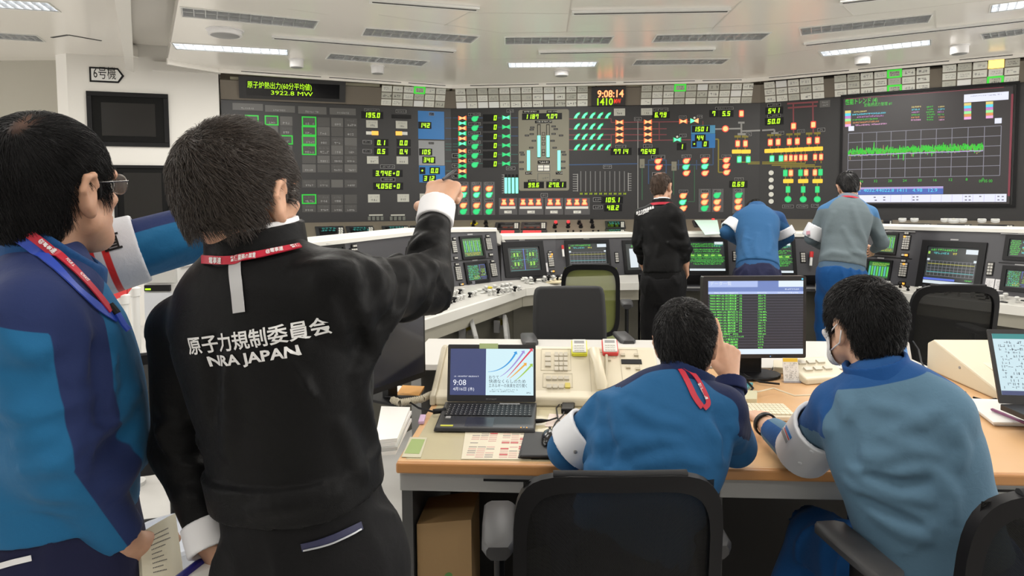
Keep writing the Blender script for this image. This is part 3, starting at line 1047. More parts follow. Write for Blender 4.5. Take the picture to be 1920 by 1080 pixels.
vs('core_window', lambda k: (k.rpx(1007.5, 308.5, 1031.5, 321.5, 0, .003, M_ink), k.rpx(1009, 310, 1018.8, 314.6, .003, .004, M_tile), k.rpx(1020, 310, 1030, 314.6, .003, .004, M_tile), k.rpx(1009, 315.6, 1018.8, 320, .003, .004, M_tile), k.rpx(1020, 315.6, 1030, 320, .003, .004, M_tile)))
vs('mode_tile', lambda k: (k.rpx(1008, 325, 1031.5, 340, 0, .003, M_ink), k.rpx(1009, 326, 1030.5, 339, .003, .005, M_vessel), k.marks(PV.px(1015, 0)[0], PV.px(1015, 337)[1], PV.px(1025, 0)[0], PV.px(1015, 331)[1], .005, M_ink, 1, 3)))
# relief valve fans
for y, n in ((216.3, 5), (236.8, 4), (256, 4), (275.5, 5)):
 for i in range(n): lamp(T_C, P, 'fan', 1081.5 + i * 14.5, y, 'g', 12.5, 12.5)
# long strip chart frame
k = MB(P)
for i in range(10): k.lpx([(1089 + i * 9.08, 321), (1089 + i * 9.08, 359)], .012, .001, mat('dim_line', (.16, .16, .16), .5))
k.lpx([(1083, 326), (1083, 359)], .012, .001, L_gry); k.lpx([(1178, 324), (1178, 358)], .012, .001, L_gry)
for i in range(8):
 k.lpx([(1074, 327 + i * 4.4), (1083, 327 + i * 4.4)], .008, .001, L_gry); k.lpx([(1178, 326 + i * 4.4), (1184, 326 + i * 4.4)], .008, .001, L_gry)
k.build('strip_chart_frame', T_C)
for i in range(10):
 k = MB(P); u, w = P.px(1090 + i * 9.08, 363.3); k.digits('99', u, w - .012, .024, .001, mat('dim_lime', (.02, .03, 0), .5, emit=(.6, .8, 0), es=.6), cw=.9); k.build('small_value', T_C)
plate(T_C, P, 1131, 309.5, 1147, 316)
# internal pump boxes
for x0, x1, xs in ((935.5, 969.5, (945, 959.5)), (972.5, 1019, (980.8, 995.3, 1009.8)), (1021.5, 1056, (1031.5, 1046)), (1058.5, 1106, (1067, 1081.7, 1096))):
 gplate(T_C, P, x0, 371, x1, 402.5)
 for x in xs:
  lamp(T_C, P, 'hour', x, 379, 'r', 11, 12.5)
 k = MB(P); k.rpx(x0 + 2, 387, x1 - 3, 391.5, .003, .006, M_tile)
 m = (x0 + x1) / 2
 k.rpx(m - 7, 395, m + 7, 400, .003, .006, M_tile); k.marks(P.px(m - 5, 0)[0], P.px(m, 399.3)[1], P.px(m + 5, 0)[0], P.px(m, 395.6)[1], .006, M_ink, 1, m)
 k.build('caption_strip', T_C)
plate(T_C, P, 1014, 362.5, 1027, 370)
# main steam valves
for y in (229.3, 241, 252.5, 264): lamp(T_C, P, 'bow', 1161.5, y, 'o', 15, 9.5)
for y in (228.7, 240.5, 252, 263.5): lamp(T_C, P, 'bow', 1214.7, y, 'o', 15, 9.5)
stile(T_C, P, 1151, 203.5, 1172, 217); stile(T_C, P, 1202, 203, 1223, 216)
for a in ((1189, 220, 1203, 226.5), (1154, 272, 1174, 277.5), (1206, 271, 1223, 277), (1225, 202.5, 1253, 209), (1173.5, 215, 1173.6, 215.1), (1273, 217, 1287, 222), (1307, 216, 1317, 222), (1274, 251, 1287, 257),
          (1221, 291, 1247, 298), (1278, 290, 1296, 296), (1313, 290, 1331, 296), (1353, 290, 1371, 295), (1223, 323, 1247, 330), (1273, 356, 1290, 362), (1315, 355.5, 1328, 361), (1338, 355.5, 1351, 361), (1378, 354, 1391, 360),
          (1377, 333, 1394, 339), (1341, 200.5, 1375, 206), (1112, 370.5, 1130, 378), (1112, 385, 1130, 392), (1399, 248, 1409, 255)):
 if a[2] - a[0] > 1: plate(T_C, P, *a)
for st, x, y in (('7714', 1164.5, 284), ('7649', 1215.5, 284), ('6.79', 1239, 215.5), ('1', 1278, 275), ('7', 1338.5, 213), ('5.5', 1362, 213), ('105.1', 1147.5, 374.8), ('48.2', 1149.5, 389.5), ('0.69', 1384.5, 345.5)):
 readout(T_C, P, st, x, y, 9.3)
lamp(T_C, P, 'bow', 1281, 227.5, 'o', 15, 9.5)
lamp(T_C, P, 'bow', 1269.7, 262, 'g', 15, 9.5)
su, sw = usc(P, 1302, 226.5); u, w = P.px(1302, 226.5)
k = MB(P); k.shape([(u - 7.5 * su, w - 4.5 * sw), (u - 7.5 * su, w + 4.5 * sw), (u, w + 1.2 * sw), (u, w - 1.2 * sw)], 0, .006, E_grn); k.shape([(u + 7.5 * su, w - 4.5 * sw), (u + 7.5 * su, w + 4.5 * sw), (u, w + 1.2 * sw), (u, w - 1.2 * sw)], 0, .006, E_red)
k.build('valve_lamp', T_C)['label'] = 'half green half red valve lamp'
for x, y in ((1302, 221), (1269.7, 256.5)):
 k = MB(P); u, w = P.px(x, y); k.disc(u, w, .015, 0, .006, M_tile, 10); k.build('valve_actuator', T_C)
# turbine block
k = MB(P); k.rpx(1296, 235, 1341, 250.5, 0, .004, M_lblue); k.build('colour_block', T_C)
k = MB(P); k.rpx(1296, 250.8, 1341, 277.5, 0, .004, M_blue); k.build('colour_block', T_C)
PB_ = Plane(P.o + P.n * .004, P.ex, P.ez)
for st, x, y in (('1501', 1314, 242), ('44', 1313, 258.5), ('0', 1322.5, 270)):
 readout(T_C, PB_, st, x, y, 8.8, 3)
readout(T_C, PB_, '+', 1302, 270, 8, 1)
lamp(T_C, P, 'disc', 1360, 241.5, 'r', 13, 13)
lamp(T_C, P, 'bar', 1390, 213, 'r', 9, 13)
for x, y, c in ((1234, 302.5, 'r'), (1235, 314, 'r'), (1287, 302, 'r'), (1286, 313.5, 'g'), (1287, 325, 'r'), (1321.5, 301, 'r'), (1321.5, 312.5, 'g'), (1322, 325, 'r'), (1362, 300.5, 'r'), (1361.5, 311.8, 'r'), (1362.5, 323.5, 'r'),
    (1281, 367.5, 'o'), (1280, 379.5, 'g'), (1281, 391, 'o')):
 lamp(T_C, P, 'pump', x, y, c, 14.5, 11.5)
gplate(T_C, P, 1310, 354, 1332.5, 397.5); gplate(T_C, P, 1335, 354, 1356.5, 397.5); gplate(T_C, P, 1373.5, 353, 1396, 400)
for x, y, c in ((1321, 367.5, 'o'), (1321, 379.5, 'o'), (1321, 391, 'd'), (1344.5, 366.5, 'd'), (1344.5, 379, 'o'), (1344.5, 391, 'o'), (1385, 366.5, 'd'), (1384, 377.5, 'o'), (1384, 389, 'o')):
 lamp(T_C, P, 'pump', x, y, c, 14.5, 11.5)
for x0, y0, x1, y1 in ((1199.5, 298, 1208.5, 315), (1259, 303, 1268.5, 320)):
 stile(T_C, P, x0, y0, x1, y1, M_vessel, rows=1, name='heater_box')
for x in (1383, 1397.5): lamp(T_C, P, 'bar', x, 269.3, 'r', 9, 13)
for x in (1381, 1398.7): lamp(T_C, P, 'bar', x, 284.2, 'y', 17.3, 7.4)
for x in (1386, 1402.7): lamp(T_C, P, 'bar', x, 299, 'g', 9, 13)

# ================================================================== RIGHT WING
P = PL_R
k = MB(P)
k.lpx([(1429, 244.5), (1452, 243), (1452, 250)], .022, .001, L_gry); k.lpx([(1446, 250), (1459, 249.5)], .026, .001, L_gry)
k.lpx([(1476, 194.5), (1534, 191)], .022, .001, L_red); k.lpx([(1477, 202.5), (1532, 198.5)], .022, .001, L_red)
k.lpx([(1487.5, 195), (1488, 250)], .018, .001, L_red); k.lpx([(1524, 192), (1525, 250)], .018, .001, L_red)
for x in (1444.5, 1459, 1480, 1495, 1517, 1532.5):
 y = 281 - (x - 1433) * .04
 k.lpx([(x, y - 28), (x, y)], .010, .001, L_yel); k.lpx([(x - 6, y - 27), (x + 6, y - 27.3)], .028, .001, L_yel)
for x in (1447.5, 1464.5, 1474, 1483, 1492, 1502, 1510, 1528.5, 1539.5):
 k.lpx([(x, 284), (x, 306)], .010, .001, L_yel)
for y, x0, x1 in ((304, 1429, 1492), (307, 1429, 1510), (310, 1447, 1528), (313, 1464, 1540)):
 k.lpx([(x0, y), (x1, y - .8)], .016, .001, L_yel)
for x in (1472.5, 1483, 1501, 1511.5, 1528, 1538.5): k.lpx([(x, 311), (x, 340)], .010, .001, L_yel)
for x in (1477.5, 1506, 1532.5): k.lpx([(x, 340), (x, 372)], .012, .001, L_yel)
k.build('mimic_lines', T_R)
readout(T_R, P, '541', 1451.5, 207.5, 9.5); readout(T_R, P, '50.0', 1451.5, 227.5, 9.5)
for a in ((1439, 194, 1464, 200), (1439, 214, 1464, 220), (1495, 243, 1509, 249), (1533, 240, 1547, 247), (1460, 246, 1470, 252), (1467, 384, 1488, 390), (1494, 384, 1515, 390), (1521, 383, 1535, 389)):
 plate(T_R, P, *a)
stile(T_R, P, 1537, 188, 1556.5, 201, M_dtile2, ink=M_inklt)
for x, y in ((1488, 236.5), (1525, 233.8)): lamp(T_R, P, 'bar', x, y, 'r', 10, 13)
for x, y in ((1444.5, 267), (1459, 266.4), (1480, 265.8), (1495, 265), (1517, 264), (1532.5, 263.2)): lamp(T_R, P, 'bar', x, y, 'r', 9.5, 13.5)
for i in range(6): lamp(T_R, P, 'bar', 1442.5 + i * 18.3, 283 - i * .85, 'y', 18, 7.6)
for x, y, c, w_ in ((1447.5, 297.5, 'g', 9), (1464.5, 297, 'g', 9), (1473.5, 296.2, 'r', 7), (1483, 296, 'r', 7.5), (1492, 296, 'r', 7.5), (1501.7, 295.5, 'r', 7.5), (1510.5, 295.3, 'r', 7.5), (1528.5, 294.5, 'r', 8), (1539.5, 294.2, 'r', 8)):
 lamp(T_R, P, 'bar', x, y, c, w_, 12.5)
for x, y, c in ((1472.5, 324.5, 'd'), (1483, 324.3, 'o'), (1501, 324, 'd'), (1511.5, 323.8, 'o'), (1528, 323.5, 'o'), (1538.5, 323, 'd')): lamp(T_R, P, 'bar', x, y, c, 8.5, 12.5)
for x in (1478, 1506, 1533): lamp(T_R, P, 'bar', x, 339.5, 'y', 19, 7.6)
for x in (1477.5, 1506, 1532.5):
 lamp(T_R, P, 'bar', x, 355.3, 'd', 8.5, 12.5); lamp(T_R, P, 'disc', x, 373.7, 'd', 13, 13)
for y in (324, 337.5, 351, 364.5, 377.5):
 k = MB(P); u, w = P.px(1446, y); k.disc(u, w, .033, 0, .008, M_tile, 16); k.build('blank_indicator', T_R)

# ---- the large trend screen
k = MB(P)
qa, qb = P.px(1578, 280)[0], P.px(1898, 280)[0]
qt, qq = P.px(1740, 172)[1], P.px(1740, 384)[1]
k.frame(qa - .02, qq - .03, qb + .05, qt + .04, .03, 0, .025, M_black)
sc_o = k.build('trend_screen', T_R)
k = MB(P); k.rect(qa, qq, qb, qt, 0, .004, M_glass); k.build('screen_glass', sc_o)
S_dk = glow('scr_dark', (.030, .022, .026), 0.5); S_wht = glow('scr_white', (.80, .82, 1.0), .95); S_grn = glow('scr_green', (.03, .65, .03), .85); S_lin = glow('scr_line', (.28, .28, .34), .75)
S_pur = glow('scr_purple', (.55, .42, .80), .75); S_blu = glow('scr_blue', (.06, .14, .55), .8); S_cy = glow('scr_cyan', (.10, .75, .95), .9); S_yl = glow('scr_yellow', (.85, .70, .22), .85); S_mag = glow('scr_magenta', (.70, .25, .70), .8)
S_or = glow('scr_orange', (.9, .35, .10), .8); S_pk = glow('scr_pink', (.95, .45, .80), .85); S_redl = glow('scr_red', (.30, .03, .06), .7); S_lgn = glow('scr_ltgreen', (.35, .95, .35), .9); S_brn = glow('scr_brown', (.45, .33, .12), .6)
S_ink = mat('scr_ink', (.15, .15, .2), .5)
W, Hh = qb - qa, qt - qq


def SX(px, py): return P.px(px, py)


k = MB(P); D = .0045
k.rect(qa + .01, qq + .01, qb - .01, qt - .01, .004, D, S_dk)


def srect(x0, y0, x1, y1, m, d=.0055):
 a, b = SX(x0, (y0 + y1) / 2)[0], SX(x1, (y0 + y1) / 2)[0]
 k.rect(a, SX((x0 + x1) / 2, y1)[1], b, SX((x0 + x1) / 2, y0)[1], D, d, m)


D2 = .0062
# axis frame in plane coordinates
gx0, gx1 = SX(1590.5, 280)[0], SX(1876, 280)[0]
gy1, gy0 = SX(1870, 236)[1], SX(1870, 329)[1]
for i in range(11):
 x = gx0 + (gx1 - gx0) * i / 10
 k.line(x, gy0, x, gy1, .007, D, S_lin)
for i in range(6):
 y = gy0 + (gy1 - gy0) * i / 5
 k.line(gx0, y, gx1, y, .007, D, S_lin)
rr = random.Random(3)
def curve(lo, hi, m, n, x1f=.895, th=.006, d=D2, base=None, spike=.0):
 px_, py_ = None, None
 for i in range(n):
  x = gx0 + (gx1 - gx0) * x1f * i / (n - 1)
  y = gy0 + (gy1 - gy0) * (rr.uniform(lo, hi) + (rr.uniform(-spike, spike) if rr.random() < .12 else 0))
  if px_ is not None: k.line(px_, py_, x, y, th, d, m, .0004)
  px_, py_ = x, y
curve(.47, .62, S_brn, 120, spike=.16); curve(.48, .68, S_grn, 420, spike=.14, th=.007); curve(.505, .52, S_pur, 60, th=.012, d=.0068); curve(.52, .66, S_grn, 260, th=.008)
# captions
u, w = SX(1585, 196); k.text('性能トレンド (4)', u, w, .06, D2, S_grn, 'l', width=SX(1645, 190)[0] - u, bold=.01)
u, w = SX(1620, 200); k.text('定格熱出力管理 #1', u, w, .035, D2, S_grn, 'l', width=SX(1672, 196)[0] - u)
cs = [S_yl, S_cy, S_mag, S_lgn, S_or, S_pk]; ct = [S_yl, S_cy, S_mag, S_grn, S_or, S_pk]
for i in range(6):
 y0 = 207.5 + i * 5.05
 srect(1584.5, y0, 1595.5, y0 + 4.9, cs[i])
 ex = (1628, 1668, 1667, 1650, 1650, 1672)[i]
 a_, b_ = SX(1597, y0), SX(ex, y0 - 2)
 k.marks(a_[0], SX(1600, y0 + 4.6)[1], b_[0], SX(1600, y0 + .6)[1], D2, ct[i], 1, i, .9)
 y1 = 196 + i * 4.9
 k.marks(SX(1708, y1)[0], SX(1716, y1 + 6.5)[1], SX(1726, y1)[0], SX(1716, y1 + 2.6)[1], D2, ct[i], 1, i + 9, .9)
 k.marks(SX(1736, y1)[0], SX(1744, y1 + 6.2)[1], SX(1752, y1)[0], SX(1744, y1 + 2.3)[1], D2, S_grn, 1, i + 19, .8)
 k.marks(SX(1758, y1)[0], SX(1764, y1 + 6)[1], SX(1770, y1)[0], SX(1764, y1 + 2.2)[1], D2, ct[i], 1, i + 29, .8)
 srect(1807.5, 193 + i * 5.2, 1821, 198 + i * 5.2, cs[i]); srect(1848.5, 190.5 + i * 5.25, 1862, 195.6 + i * 5.25, cs[i])
srect(1807.5, 174.5, 1891, 189.5, S_wht)
srect(1591, 236.5, 1601.5, 245.5, S_wht, .0075); srect(1865, 221.5, 1878, 231.5, S_wht, .0075)
k.marks(SX(1812, 180)[0], SX(1840, 181)[1], SX(1880, 180)[0], SX(1840, 178)[1], .0056, S_ink, 1, 77, .5)
for i in range(9):
 u = gx0 + (gx1 - gx0) * (i + 1) / 10; k.text(str(4 * (9 - i) - 0 if i < 8 else 0), u, gy0 - .055, .032, D2, S_grn)
k.text('09 05 00', SX(1848, 340)[0], SX(1848, 342)[1], .035, D2, S_grn, width=.13)
srect(1590, 350.5, 1768.5, 354.3, S_pur); srect(1590, 354.3, 1768.5, 364.5, S_blu)
for i, s in enumerate(('4021', '4032.4', '4022.8', '1411', '4.98', '12.9')):
 x = 1604 + i * 29; u, w = SX(x, 359.8); k.text(s, u, w, .045, D2, S_cy)
srect(1588, 364.8, 1887, 379, S_wht)
for x in (1600, 1670, 1690, 1710, 1745, 1765, 1785, 1805, 1824, 1845, 1866):
 a_ = SX(x, 372); k.line(a_[0], SX(x, 378.5)[1], a_[0], SX(x, 365.3)[1], .003, .0056, S_pur)
for x, y in ((1640, 370), (1658, 370), (1642, 375.5), (1658, 375), (1713, 369.5), (1720, 369), (1713, 375), (1720, 374.7), (1811, 368.5), (1818, 368.3), (1811, 375), (1818, 375), (1838, 368.3), (1872, 368.3), (1880, 368.5), (1872, 374.8), (1880, 374.8)):
 srect(x - 2, y - 1, x + 2, y + 1, S_ink, .0062)
k.line(qa + .04, qt - .015, qb - .1, qt - .015, .008, D, S_redl); k.line(qb - .018, qq + .1, qb - .018, qt - .1, .02, D, S_redl)
k.build('trend_display', sc_o)

# ================================================================== sloping desk of instruments at the foot of the panels
M_bench = mat('bench_taupe', (0.185, 0.160, 0.122), 0.45)
BD, BZ = 0.62, 0.98


def benchboard(label, pl, A, B, ext0=0, ext1=0):
 L = (B - A).length
 t = thing('instrument_bench', label, 'instrument bench', (A.x, A.y, 0), math.atan2((B - A).y, (B - A).x))
 k = MB(pl)
 a0, a1 = pl.pt(0, Z0), pl.pt(L, Z0)
 b0, b1 = pl.pt(ext0, BZ, BD), pl.pt(L - ext1, BZ, BD)
 k.hexa([Vector((b0.x, b0.y, 0)), Vector((b1.x, b1.y, 0)), Vector((a1.x, a1.y, 0)), Vector((a0.x, a0.y, 0))], [b0, b1, a1, a0], M_bench)
 k.build('bench_body', t)
 s = Plane(a0, pl.ex, a0 - pl.pt(0, BZ, BD))
 return t, s


# mitres at the two corners
def mitre(p0, p1):
 h = math.acos(max(-1, min(1, p0.ex.dot(p1.ex)))) / 2
 return BD * math.tan(h)


mL, mR = mitre(PL_L, PL_C), mitre(PL_C, PL_R)
B_L, SL = benchboard('sloping taupe instrument bench below the left display wing', PL_L, PA, PB, 0, mL)
B_C, SCN = benchboard('sloping taupe instrument bench below the central panel, red lit in the middle', PL_C, PB, PC, mL, mR)
B_R, SR = benchboard('sloping taupe instrument bench with round dials below the trend screen', PL_R, PC, PD, mR, 0)
E_teal = glow('plasma_teal', (.03, .35, .30), .6); E_redp = glow('red_push_lamp', (1.0, .05, .06), .95)


def flat_panel(T, s, x0, y0, x1, y1, lit, seed=0):
 k = MB(s); k.rpx(x0, y0, x1, y1, 0, .02, M_dkgrey); o = k.build('touch_panel', T)
 k = MB(s); xa, xb = x0 + (x1 - x0) * .12, x0 + (x1 - x0) * .74
 k.rpx(xa, y0 + (y1 - y0) * .18, xb, y1 - (y1 - y0) * .12, .02, .022, M_glass)
 if lit:
  a, b = s.px(xa + 1, y0)[0], s.px(xb - 1, y0)[0]
  k.marks(a, s.px(x0, y1 - (y1 - y0) * .25)[1], b, s.px(x0, y0 + (y1 - y0) * .3)[1], .022, E_teal, 2, seed, .95)
 k.build('screen', o)
 k = MB(s)
 for r in range(3):
  for c in range(2): k.rpx(x0 + (x1 - x0) * (.8 + c * .08), y0 + (y1 - y0) * (.15 + r * .25), x0 + (x1 - x0) * (.86 + c * .08), y0 + (y1 - y0) * (.33 + r * .25), .02, .03, M_tile)
 k.build('keys', o)


for x0, x1, y0, y1 in ((548, 572, 427, 444), (592, 646, 424, 442), (650, 702, 423.5, 440), (718, 768, 423, 438), (772, 812, 422.5, 436)): flat_panel(B_L, SL, x0, y0, x1, y1, True, x0)
for x0, x1, y0, y1 in ((596, 644, 444, 452), (655, 700, 441, 450), (722, 766, 439, 447)): flat_panel(B_L, SL, x0, y0, x1, y1, False, x0)
flat_panel(B_C, SCN, 928, 416.5, 974, 429, False, 1); flat_panel(B_C, SCN, 977, 416, 1025, 429, False, 2)
for x0, x1 in ((936, 974), (977, 1026)):
 k = MB(SCN); k.rpx(x0, 431, x1, 441, 0, .015, M_dkgrey); o = k.build('push_lamp_block', B_C)
 k = MB(SCN)
 for i in range(3):
  a = x0 + 3 + (x1 - x0 - 14) * i / 3; k.rpx(a, 432, a + (x1 - x0) * .23, 440, .015, .03, E_redp)
 k.build('red_push_lamps', o)
for x0, x1, y0, y1 in ((1135, 1172, 414, 427), (1135, 1172, 429, 441)): flat_panel(B_C, SCN, x0, y0, x1, y1, True, y0)
for x0, x1, y0, y1 in ((1300, 1330, 413, 424), (1355, 1380, 413, 425), (1400, 1425, 413, 424)): flat_panel(B_C, SCN, x0, y0, x1, y1, True, x0)
for x, y, c in ((1042, 421, 1), (1065.5, 420.5, 1), (1086, 420, 0), (1109.5, 417.5, 0), (1040, 427, 0), (1065, 426.5, 0), (1089, 426.5, 0), (1111, 427, 0), (889, 420, 2), (911, 420, 0), (887, 427, 0), (912, 427, 0), (1321, 430, 1), (1337, 417, 1)):
 k = MB(SCN); u, w = SCN.px(x, y)
 if c == 2: k.disc(u, w, .055, 0, .012, mat('yellow_guard', (.55, .45, .01), .4), 8)
 k.disc(u, w, .03, 0, .02, M_black, 12)
 o = k.build('rotary_switch', B_C)
 k = MB(SCN); k.disc(u, w + .01, .022, .02, .05, E_redp if c == 1 else M_black, 10); k.build('knob', o)
for x in (1042, 1065, 1075, 1089, 1112, 1122):
 k = MB(SCN); u, w = SCN.px(x, 435.5); k.disc(u, w, .013, 0, .03, M_black, 8); k.build('toggle', B_C)
for x, y in ((1692, 413.5), (1714.5, 413.5), (1771.5, 414), (1788, 414.5), (1805, 414.5), (1841, 415), (1866, 415)):
 k = MB(SR); u, w = SR.px(x, y); r = .065 if abs(x - 1788) < 1 else .045
 k.disc(u, w, r, 0, .025, M_tile3, 20); o = k.build('round_dial', B_R)
 k = MB(SR); k.disc(u, w, r * .35, .025, .03, M_tile, 12); k.build('dial_centre', o)
for x0, x1, y0, y1 in ((1684, 1746, 419, 430), (1757, 1822, 420, 431), (1834, 1902, 421, 432), (1655, 1672, 412, 426)): flat_panel(B_R, SR, x0, y0, x1, y1, False, x0)
# ================================================================== OPERATOR CONSOLE
M_cons = mat('console_charcoal', (0.040, 0.040, 0.046), 0.45)
M_cap = mat('console_white_edge', (0.70, 0.69, 0.645), 0.35)
M_bt = mat('console_bench_grey', (0.46, 0.45, 0.42), 0.4)
M_apron = mat('console_apron_beige', (0.33, 0.315, 0.26), 0.5)
M_knee = mat('console_knee_olive', (0.062, 0.058, 0.043), 0.55)
M_key = mat('key_cap', (0.42, 0.41, 0.38), 0.45)


def facept(B, nrm, px, py, tilt):
 """point of the view ray (px,py) on the face through B that leans back by tilt"""
 n = Vector((nrm.x * math.cos(tilt), nrm.y * math.cos(tilt), math.sin(tilt)))
 r = ray(px, py)
 return CO + r * ((B - CO).dot(n) / r.dot(n))


def nrm2(a, b):
 d = (b - a).normalized()
 return Vector((d.y, -d.x, 0)).normalized()


class Console:
 """a stretch of console: lists of face-bottom B, face-top T and bench-front F points from left to right"""

 def __init__(s, label, B, T, F, cap_h=0.045, name='operator_console', bench=True, fz=None):
  s.t = thing(name, label, 'console', (B[0].x, B[0].y, 0))
  nb = [nrm2(B[max(i - 1, 0)], B[min(i + 1, len(B) - 1)]) for i in range(len(B))]
  k = MB()
  sec = []
  for b, t, n in zip(B, T, nb):
   back = t - n * 0.32
   sec.append([b, t, back, Vector((back.x, back.y, 0.0)), Vector((b.x - n.x * .1, b.y - n.y * .1, 0.0)), Vector((b.x - n.x * .1, b.y - n.y * .1, b.z - .1))])
  k.loft(sec, M_cons)
  k.build('console_body', s.t)
  k = MB()
  sec = []
  for t, n in zip(T, nb):
   p = t + n * 0.012; q = t - n * 0.34
   u = Vector((0, 0, cap_h))
   sec.append([p, p + u * .8, p + u - n * .01, q + u, q])
  k.loft(sec, M_cap)
  k.build('top_edge', s.t)
  if bench:
   k = MB()
   sec = []
   for b, f in zip(B, F):
    sec.append([b, b - Vector((0, 0, .06)), f - Vector((0, 0, .012)), f + Vector((0, 0, .0))])
   k.loft(sec, M_bt); k.build('bench_top', s.t)
   k = MB(); sec = []
   for b, f in zip(B, F):
    n = (f - b); n.z = 0; n.normalize()
    sec.append([f + Vector((0, 0, .004)) - n * .035, f + n * .004 + Vector((0, 0, .004)), f + n * .004 - Vector((0, 0, .062)), f - n * .035 - Vector((0, 0, .062))])
   k.loft(sec, M_cap); k.build('bench_edge', s.t)
   k = MB(); sec = []
   for b, f in zip(B, F):
    n = (f - b); n.z = 0; n.normalize()
    sec.append([f - n * .03 - Vector((0, 0, .06)), f - n * .03 - Vector((0, 0, .16)), f - n * .06 - Vector((0, 0, .16)), f - n * .06 - Vector((0, 0, .06))])
   k.loft(sec, M_apron); k.build('apron', s.t)
   k = MB(); sec = []
   for b, f in zip(B, F):
    n = (f - b); n.z = 0; n.normalize()
    p = f - n * .12
    sec.append([Vector((p.x, p.y, .62)), Vector((p.x, p.y, 0.0)), Vector((p.x - n.x * .2, p.y - n.y * .2, 0.0)), Vector((p.x - n.x * .2, p.y - n.y * .2, .62))])
   k.loft(sec, M_knee); k.build('knee_panel', s.t)
  s.pl = []
  for i in range(len(B) - 1):
   ex = (B[i + 1] - B[i]).normalized()
   v = (T[i] - B[i]) + (T[i + 1] - B[i + 1])
   s.pl.append(Plane(B[i], ex, v - ex * v.dot(ex)))
  s.bp = []
  if bench:
   for i in range(len(B) - 1):
    ex = (B[i + 1] - B[i]).normalized()
    v = (B[i] - F[i]) + (B[i + 1] - F[i + 1])
    s.bp.append(Plane(F[i] + Vector((0, 0, .002)), ex, v - ex * v.dot(ex)))


TL_ = math.radians(14)
fA, fB = at_z(800, 600, .74), at_z(991, 540, .74)
fd = (fB - fA).normalized(); fn = Vector((-fd.y, fd.x, 0))
B1, B2, B3, B4 = at_z(822, 541, .80), at_z(939, 527, .80), at_z(1040, 520, .80), at_z(1196, 515, .80)
F0 = fA - fd * .62
B0 = F0 + fn * .44; B0.z = .80
n01 = nrm2(B0, B1)
F1 = fA + fd * ((B1 - fA).dot(fd))
T0 = facept(B0, n01, 563, 466, TL_); T1 = facept(B1, nrm2(B1, B2), 815, 436, TL_); T2 = facept(B2, nrm2(B1, B2), 930, 434, TL_)
F2 = at_z(985, 541.5, .74)
CON_L = Console('left wing of the operator console with stacked small screens and switch bench', [B0, B1, B2], [T0, T1, T2], [F0, F1, F2], .034)
n23, n34 = nrm2(B2, B3), nrm2(B3, B4)
T2b, T3, T4 = facept(B2, n23, 940, 449.5, TL_), facept(B3, (n23 + n34).normalized(), 1042, 447.5, TL_), facept(B4, n34, 1196, 444.5, TL_)
F3, F4 = at_z(1060, 533, .74), at_z(1198, 531, .74)
CON_C = Console('low console section with the large green mimic screen, between left wing and black-jacketed man', [B2 + Vector((.004, 0, 0)), B3, B4], [T2b, T3, T4], [F2 + Vector((.004, 0, 0)), F3, F4], .042)
B5 = Vector((2.94, 6.32, .80)); B4b = B4 + Vector((.006, .0, 0))
T4b, T5 = facept(B4b, nrm2(B4, B5), 1197, 444.5, TL_), facept(B5, nrm2(B4, B5), 1556, 444, TL_)
CON_M = Console('central console section the three standing men lean over', [B4b, B5], [T4b, T5], [], .042, bench=False)
B6, B7 = Vector((2.95, 6.29, .78)), Vector((3.98, 4.57, .78))
n67 = nrm2(B6, B7)
T6, T7 = facept(B6, n67, 1556, 427, TL_), facept(B7, n67, 2060, 441, TL_)
F6, F7 = B6 + n67 * .22 + Vector((0, 0, -.04)), B7 + n67 * .22 + Vector((0, 0, -.04))
CON_R = Console('right wing of the operator console with recessed trend screen and keypads', [B6, B7], [T6, T7], [F6, F7], .036)
# filler where the tall left wing steps down to the low section
k = MB()
nn = nrm2(B1, B2)
k.loft([[T2 + Vector((0, 0, .033)), T2 - nn * .3 + Vector((0, 0, .033)), T2 - nn * .3 - Vector((0, 0, .1)), T2 - Vector((0, 0, .1))],
  [T2b + Vector((0, 0, .041)) + (T2b - T2) * .9, T2b - nn * .3 + Vector((0, 0, .041)), T2b - nn * .3, T2b + (T2b - T2) * .9]], M_cap)
k.build('step_cap', CON_C.t)

# low dark shelf in front of the central section
k = MB()
pc = Plane(Vector((B4.x, B4.y, 0)), B5 - B4, UP)
Lc = Vector((B5.x - B4.x, B5.y - B4.y, 0)).length
k.pl = pc
k.rect(.02, .66, Lc - .02, .70, 0.0, .10, M_cons); k.rect(.02, .685, Lc - .02, .70, .10, .104, M_inklt); k.rect(.02, 0, Lc - .02, .66, -.1, .02, M_knee)
k.build('kick_shelf', CON_M.t)


def keypad(T, pl, x0, y0, x1, y1, nc, nr, lit=(), seed=0):
 a, b = pl.px(x0, (y0 + y1) / 2)[0], pl.px(x1, (y0 + y1) / 2)[0]
 t_, q = pl.px((x0 + x1) / 2, y0)[1], pl.px((x0 + x1) / 2, y1)[1]
 k = MB(pl)
 k.rect(a - .006, q - .006, b + .006, t_ + .006, 0, .004, M_black)
 o = k.build('keypad', T)
 cw, chh = (b - a) / nc, (t_ - q) / nr
 k = MB(pl)
 for r in range(nr):
  for c in range(nc):
   k.rect(a + cw * (c + .1), t_ - chh * (r + .85), a + cw * (c + .9), t_ - chh * (r + .12), .004, .012, E_ora if (c, r) in lit else M_key)
 k.build('keys', o)


